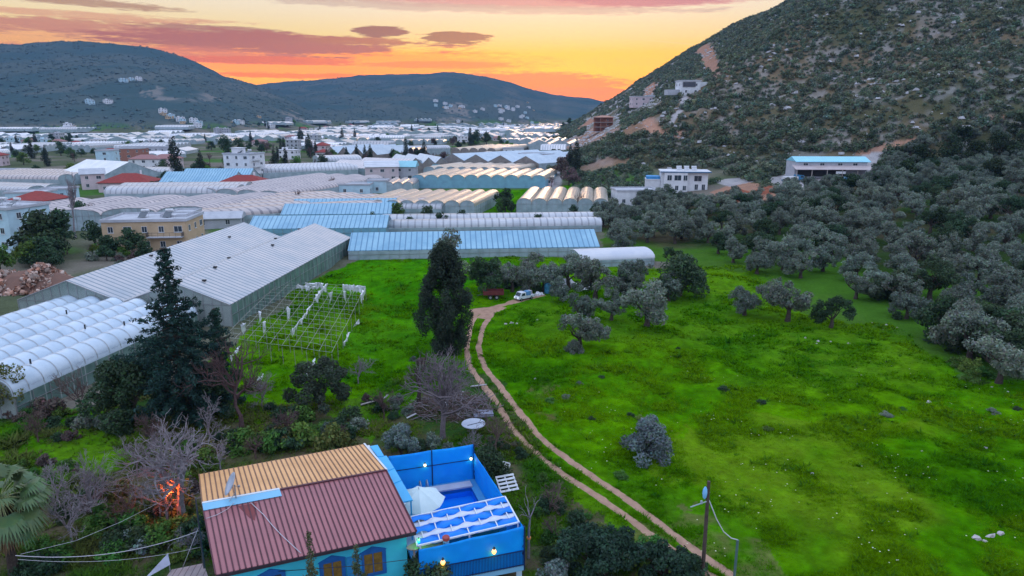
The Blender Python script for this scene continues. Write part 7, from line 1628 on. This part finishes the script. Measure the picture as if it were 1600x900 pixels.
# ------------------------------------------------------------------ bushes of the garden, one by one
r7 = np.random.default_rng(70); its = []
def bush(px, py, sc, kind, hs=1.0):
    p = gp(px, py); o = link('garden_bush', BUSH[kind][int(r7.random()*5)]); o.location = p-UZ*0.05; o.scale = (sc, sc, sc*hs); o.rotation_euler = (0, 0, r7.random()*6.3); o['category'] = 'bush'
    its.append((o, px, py, {'green': 'leafy green', 'dark': 'dark green', 'yellow': 'yellowish', 'silver': 'silvery', 'olive': 'grey-green', 'brush': 'dry brown'}[kind]))
for (x0, y0, x1, y1, n, kinds, s0, s1) in [(330, 690, 560, 705, 16, ('green', 'dark', 'yellow'), 0.9, 1.7), (420, 655, 560, 685, 12, ('dark', 'green', 'olive'), 1.0, 1.9), (130, 760, 300, 800, 14, ('green', 'dark', 'yellow', 'brush'), 0.9, 1.7), (150, 820, 310, 880, 18, ('dark', 'green', 'silver'), 0.9, 1.6),
        (10, 640, 100, 660, 8, ('olive', 'brush', 'green'), 0.8, 1.5), (20, 725, 130, 760, 9, ('brush', 'green'), 0.5, 0.95), (80, 650, 250, 690, 12, ('brush', 'olive', 'dark'), 0.6, 1.2), (560, 625, 660, 660, 8, ('brush', 'olive', 'dark'), 0.5, 1.0), (590, 690, 700, 705, 5, ('olive', 'dark'), 0.6, 1.0),
        (760, 690, 850, 770, 12, ('green', 'dark'), 0.4, 0.95), (830, 790, 930, 890, 14, ('dark', 'green', 'brush'), 0.4, 0.9), (880, 840, 1090, 900, 14, ('dark', 'green'), 0.6, 1.1), (230, 700, 330, 730, 8, ('yellow', 'green', 'dark'), 0.9, 1.5), (370, 590, 440, 650, 7, ('dark', 'brush', 'green'), 0.6, 1.1), (640, 560, 680, 600, 4, ('brush', 'olive'), 0.5, 0.8),
        (1400, 480, 1480, 540, 6, ('dark', 'olive'), 0.7, 1.2), (1480, 570, 1600, 600, 6, ('dark', 'green'), 0.7, 1.3), (880, 540, 920, 560, 2, ('olive',), 0.9, 1.2), (780, 445, 930, 458, 8, ('dark', 'olive'), 0.9, 1.5), (20, 385, 180, 400, 9, ('green', 'olive', 'brush'), 1.2, 2.4), (190, 398, 330, 415, 10, ('green', 'brush', 'olive'), 1.0, 2.0), (130, 400, 230, 425, 6, ('olive', 'brush'), 0.9, 1.6), (0, 800, 100, 900, 8, ('dark', 'green'), 0.8, 1.4)]:
    for _ in range(n): bush(r7.uniform(x0, x1), r7.uniform(y0, y1), r7.uniform(s0, s1), str(r7.choice(kinds)), r7.uniform(0.8, 1.2))
for px, py in [(860, 628), (885, 622), (925, 655), (985, 650), (905, 600), (940, 590), (1060, 545), (1000, 655), (1200, 672), (1385, 650), (1550, 645), (1590, 640), (1130, 610), (1190, 630), (970, 745), (1410, 640)]: bush(px, py, r7.uniform(0.35, 0.7), str(r7.choice(['dark', 'green', 'olive'])), 0.7)
name_all(its, '%s bush, %s', 'garden bushes', [('the rock heap', 60, 440), ('the cream apartment house', 245, 400), ('the tan roof', 440, 710), ('the large leafless tree', 280, 770), ('the fan palm', 40, 830), ('the tall conifer', 290, 640), ('the big grey leafless tree', 690, 640), ('the leaning white pallet', 792, 764), ('the pale forked sapling', 826, 860), ('the wooden pole', 1095, 880), ('the lone meadow bush', 1010, 690), ('the near tunnels', 40, 650), ('the dark cypress', 700, 540), ('the parked van', 820, 460), ('the thicket at the meadow edge', 1500, 560), ('the lower end of the dirt track', 900, 740), ('the middle of the meadow', 1200, 640)])
# pale stones lying in the meadow
ROCKM = surf('pale_stone', (0.52, 0.48, 0.46), (0.38, 0.34, 0.33), 2.5, 0.9, 0.1)
its = []
for px, py, s in [(800, 505, 0.5), (790, 507, 0.4), (808, 506, 0.35), (840, 500, 0.3), (1258, 528, 0.28), (1278, 533, 0.3), (1298, 534, 0.28), (1326, 537, 0.42), (1276, 537, 0.22), (1178, 525, 0.22), (1452, 629, 0.40), (1530, 593, 0.3), (1268, 741, 0.32), (1540, 700, 0.25), (1526, 842, 0.55), (1548, 838, 0.45), (1562, 834, 0.4), (1538, 846, 0.3), (1340, 600, 0.2), (1338, 620, 0.2), (836, 592, 0.25), (1440, 705, 0.18), (1362, 505, 0.3), (1385, 508, 0.35), (1402, 512, 0.3), (1380, 515, 0.25), (1550, 605, 0.2), (1575, 612, 0.2)]:
    rg = np.random.default_rng(int(px*3+py)); Vv = (tpl*(1+0.3*rg.normal(size=tpl.shape)))*s*np.array([1.4, 1, 1.0]); mb = MB(); mb.add(Vv, [tuple(map(int, f)) for f in tf]); o = put('field_stone', mb, ROCKM); o.location = gp(px, py)-UZ*0.03; o['category'] = 'stone'; its.append((o, px, py, 'pale'))
name_all(its, '%s stone lying in the meadow, %s', 'pale stones of the meadow', [('the track fork', 760, 490), ('the two meadow-edge olives', 1270, 510), ('the thicket trees', 1500, 590), ('the lone meadow bush', 1010, 690), ('the bottom right corner', 1560, 850), ('the rocky clearing', 1390, 505)])
# ------------------------------------------------------------------ grass
r8 = np.random.default_rng(80)
def tufts(name, n, region, cols, h0, h1, blades=4, flat=0.0):
    u = r8.uniform(-120, 1850, n*3); v = 395+560*r8.random(n*3)**0.9
    # spread over the ground, denser where it is near
    x_ = (u-800)/FPX; k = -(v-450)/FPX; dz_ = -SP+k*CP; t_ = -CAMH/dz_; gx = x_*t_; gy = (CP+k*SP)*t_
    ok = np.zeros(len(gx), bool)
    nz = fbm(gx/9, gy/9, 61, 4); jx_ = gx+(nz-0.5)*5; jy_ = gy+(nz-0.5)*5
    for P in region: ok |= in_poly(jx_, jy_, P)
    for P in NOGRASS: ok &= ~in_poly(gx, gy, P)
    cl_ = fbm(gx/2.6, gy/2.6, 301, 3); ok &= (r8.random(len(gx)) < np.clip((cl_-0.22)*2.2, 0.3, 1))
    gx, gy, cl_ = gx[ok][:n], gy[ok][:n], cl_[ok][:n]; m = len(gx); gz = height(gx, gy); far = np.hypot(gx, gy)/60
    hh = (h0+(h1-h0)*r8.random(m)**2)*(0.55+1.1*np.clip((cl_-0.35)*2.5, 0, 1))*np.clip(far, 0.7, 1.8)**0.6
    B = blades; az_ = r8.random((m, B))*6.28; ln_ = (0.55+0.8*r8.random((m, B)))*hh[:, None]; w_ = 0.16*hh[:, None]*(0.7+0.6*r8.random((m, B)))*np.clip(far, 0.8, 2.2)[:, None]
    base = np.stack([gx, gy, gz-0.03], 1)[:, None]+np.stack([np.cos(az_)*hh[:, None]*0.25, np.sin(az_)*hh[:, None]*0.25, np.zeros((m, B))], -1)*r8.random((m, B, 1))
    dr_ = np.stack([np.cos(az_)*ln_, np.sin(az_)*ln_, hh[:, None]*(0.45+0.5*r8.random((m, B)))], -1)
    sd = np.stack([-np.sin(az_)*w_, np.cos(az_)*w_, np.zeros((m, B))], -1)
    V = np.stack([base-sd, base+sd, base+dr_], 2).reshape(-1, 3); F = np.arange(len(V)).reshape(-1, 3)
    c0, c1, c2 = (np.array(c) for c in cols); a_ = sstep(0.3, 0.7, fbm(gx/9, gy/9, 61, 4)*0.6+fbm(gx/2.2, gy/2.2, 67, 3)*0.4)[:, None]; b_ = (sstep(0.5, 0.66, fbm(gx/12, gy/12, 311, 3))*0.7)[:, None]
    col = (c0*(1-a_)+c1*a_)*(1-b_)+c2*b_; col = col[:, None]*(0.65+0.7*r8.random((m, B, 1)))
    o = link(name, np_mesh(name, V, F, leafmat('grass_blades', (1, 1, 1), 0, 0.8, 0, trans=0.3), tint=np.repeat(col.reshape(-1, 3), 3, 0))); return tag(o, kind='stuff')
NOGRASS = [[(B_[0], B_[1]), (A_[0], A_[1]), (C_[0], C_[1]), (D_[0], D_[1])], [tuple((T(s, t, 0)+np.array([tN[0], tN[1], 0]))[:2]) for s, t in ((LX, 0), (0, 0), (0, LY), (LX, LY))], [e0[:2]+ln[:2]*0]*3]
for q in OCC[:3]: NOGRASS.append([tuple(v) for v in q])
gv = [np.array([-46.8, 59.7]), np.array([-41.9, 87.3]), np.array([-37.9, 88.6]), np.array([-33.4, 140.5]), np.array([-66, 142]), np.array([-70, 62])]; NOGRASS.append(gv)
def ribbon(pts, w):
    P = [gp(*q)[:2] for q in pts]; return P
def near_track(gx, gy, w): pass
for ln_pts in (RUT_L, RUT_R):
    P = np.array([gp(*q)[:2] for q in ln_pts])
    for a0, b0 in zip(P[:-1], P[1:]):
        d_ = (b0-a0)/np.hypot(*(b0-a0)); n_ = np.array([-d_[1], d_[0]])*0.34; NOGRASS.append([a0+n_-d_*0.1, b0+n_+d_*0.1, b0-n_+d_*0.1, a0-n_-d_*0.1])
NOGRASS.append([gp(*q)[:2] for q in [(738, 486), (790, 470), (850, 457), (852, 464), (800, 480), (770, 492), (745, 500)]])
MEADP = [gpoly([(330, 660), (360, 560), (470, 450), (560, 405), (950, 400), (1010, 420), (1180, 410), (1230, 470), (1420, 520), (1500, 590), (1700, 620), (1900, 760), (2100, 1100), (600, 1100), (560, 900), (300, 900), (250, 700)])]
tufts('meadow_grass', 215000, MEADP, ((0.048, 0.175, 0.001), (0.090, 0.235, 0.001), (0.125, 0.240, 0.002)), 0.08, 0.27, 4)
tufts('shadow_toned_weeds', 1600, [MEADP[0]], ((0.025, 0.12, 0.004), (0.05, 0.16, 0.004), (0.07, 0.17, 0.01)), 0.22, 0.50, 8)  # larger weed clumps added, coloured darker for the shadow between the grass
GARDP = [gpoly([(-60, 560), (60, 660), (250, 590), (330, 640), (560, 620), (660, 570), (735, 585), (790, 640), (850, 720), (900, 780), (1000, 850), (1060, 1000), (900, 1000), (-100, 1000)])]
tufts('garden_weeds', 50000, GARDP, ((0.035, 0.12, 0.010), (0.075, 0.15, 0.012), (0.13, 0.11, 0.045)), 0.12, 0.5, 5)
def specks(name, n, px0, py0, px1, py1, col, s):
    u = r8.uniform(px0, px1, n); v = r8.uniform(py0, py1, n); V = []; F = []
    P = np.array([gp(*q) for q in zip(u[:n], v[:n])]); keep_ = fbm(P[:, 0]/4, P[:, 1]/4, 401, 3) > 0.5; P = P[keep_]; m = len(P)
    q = np.array([(-1, -1, 0), (1, -1, 0.3), (1, 1, 0), (-1, 1, 0.3)])*s
    V = (P[:, None]+np.array([0, 0, 0.28])+q[None]*(0.6+0.8*r8.random((m, 1, 1)))).reshape(-1, 3); o = link(name, np_mesh(name, V, np.arange(4*m).reshape(m, 4), surf(name+'_petal', col, None, 3, 0.7))); tag(o, kind='stuff')
specks('meadow_flowers', 420, 850, 560, 1600, 895, (0.62, 0.60, 0.40), 0.036)
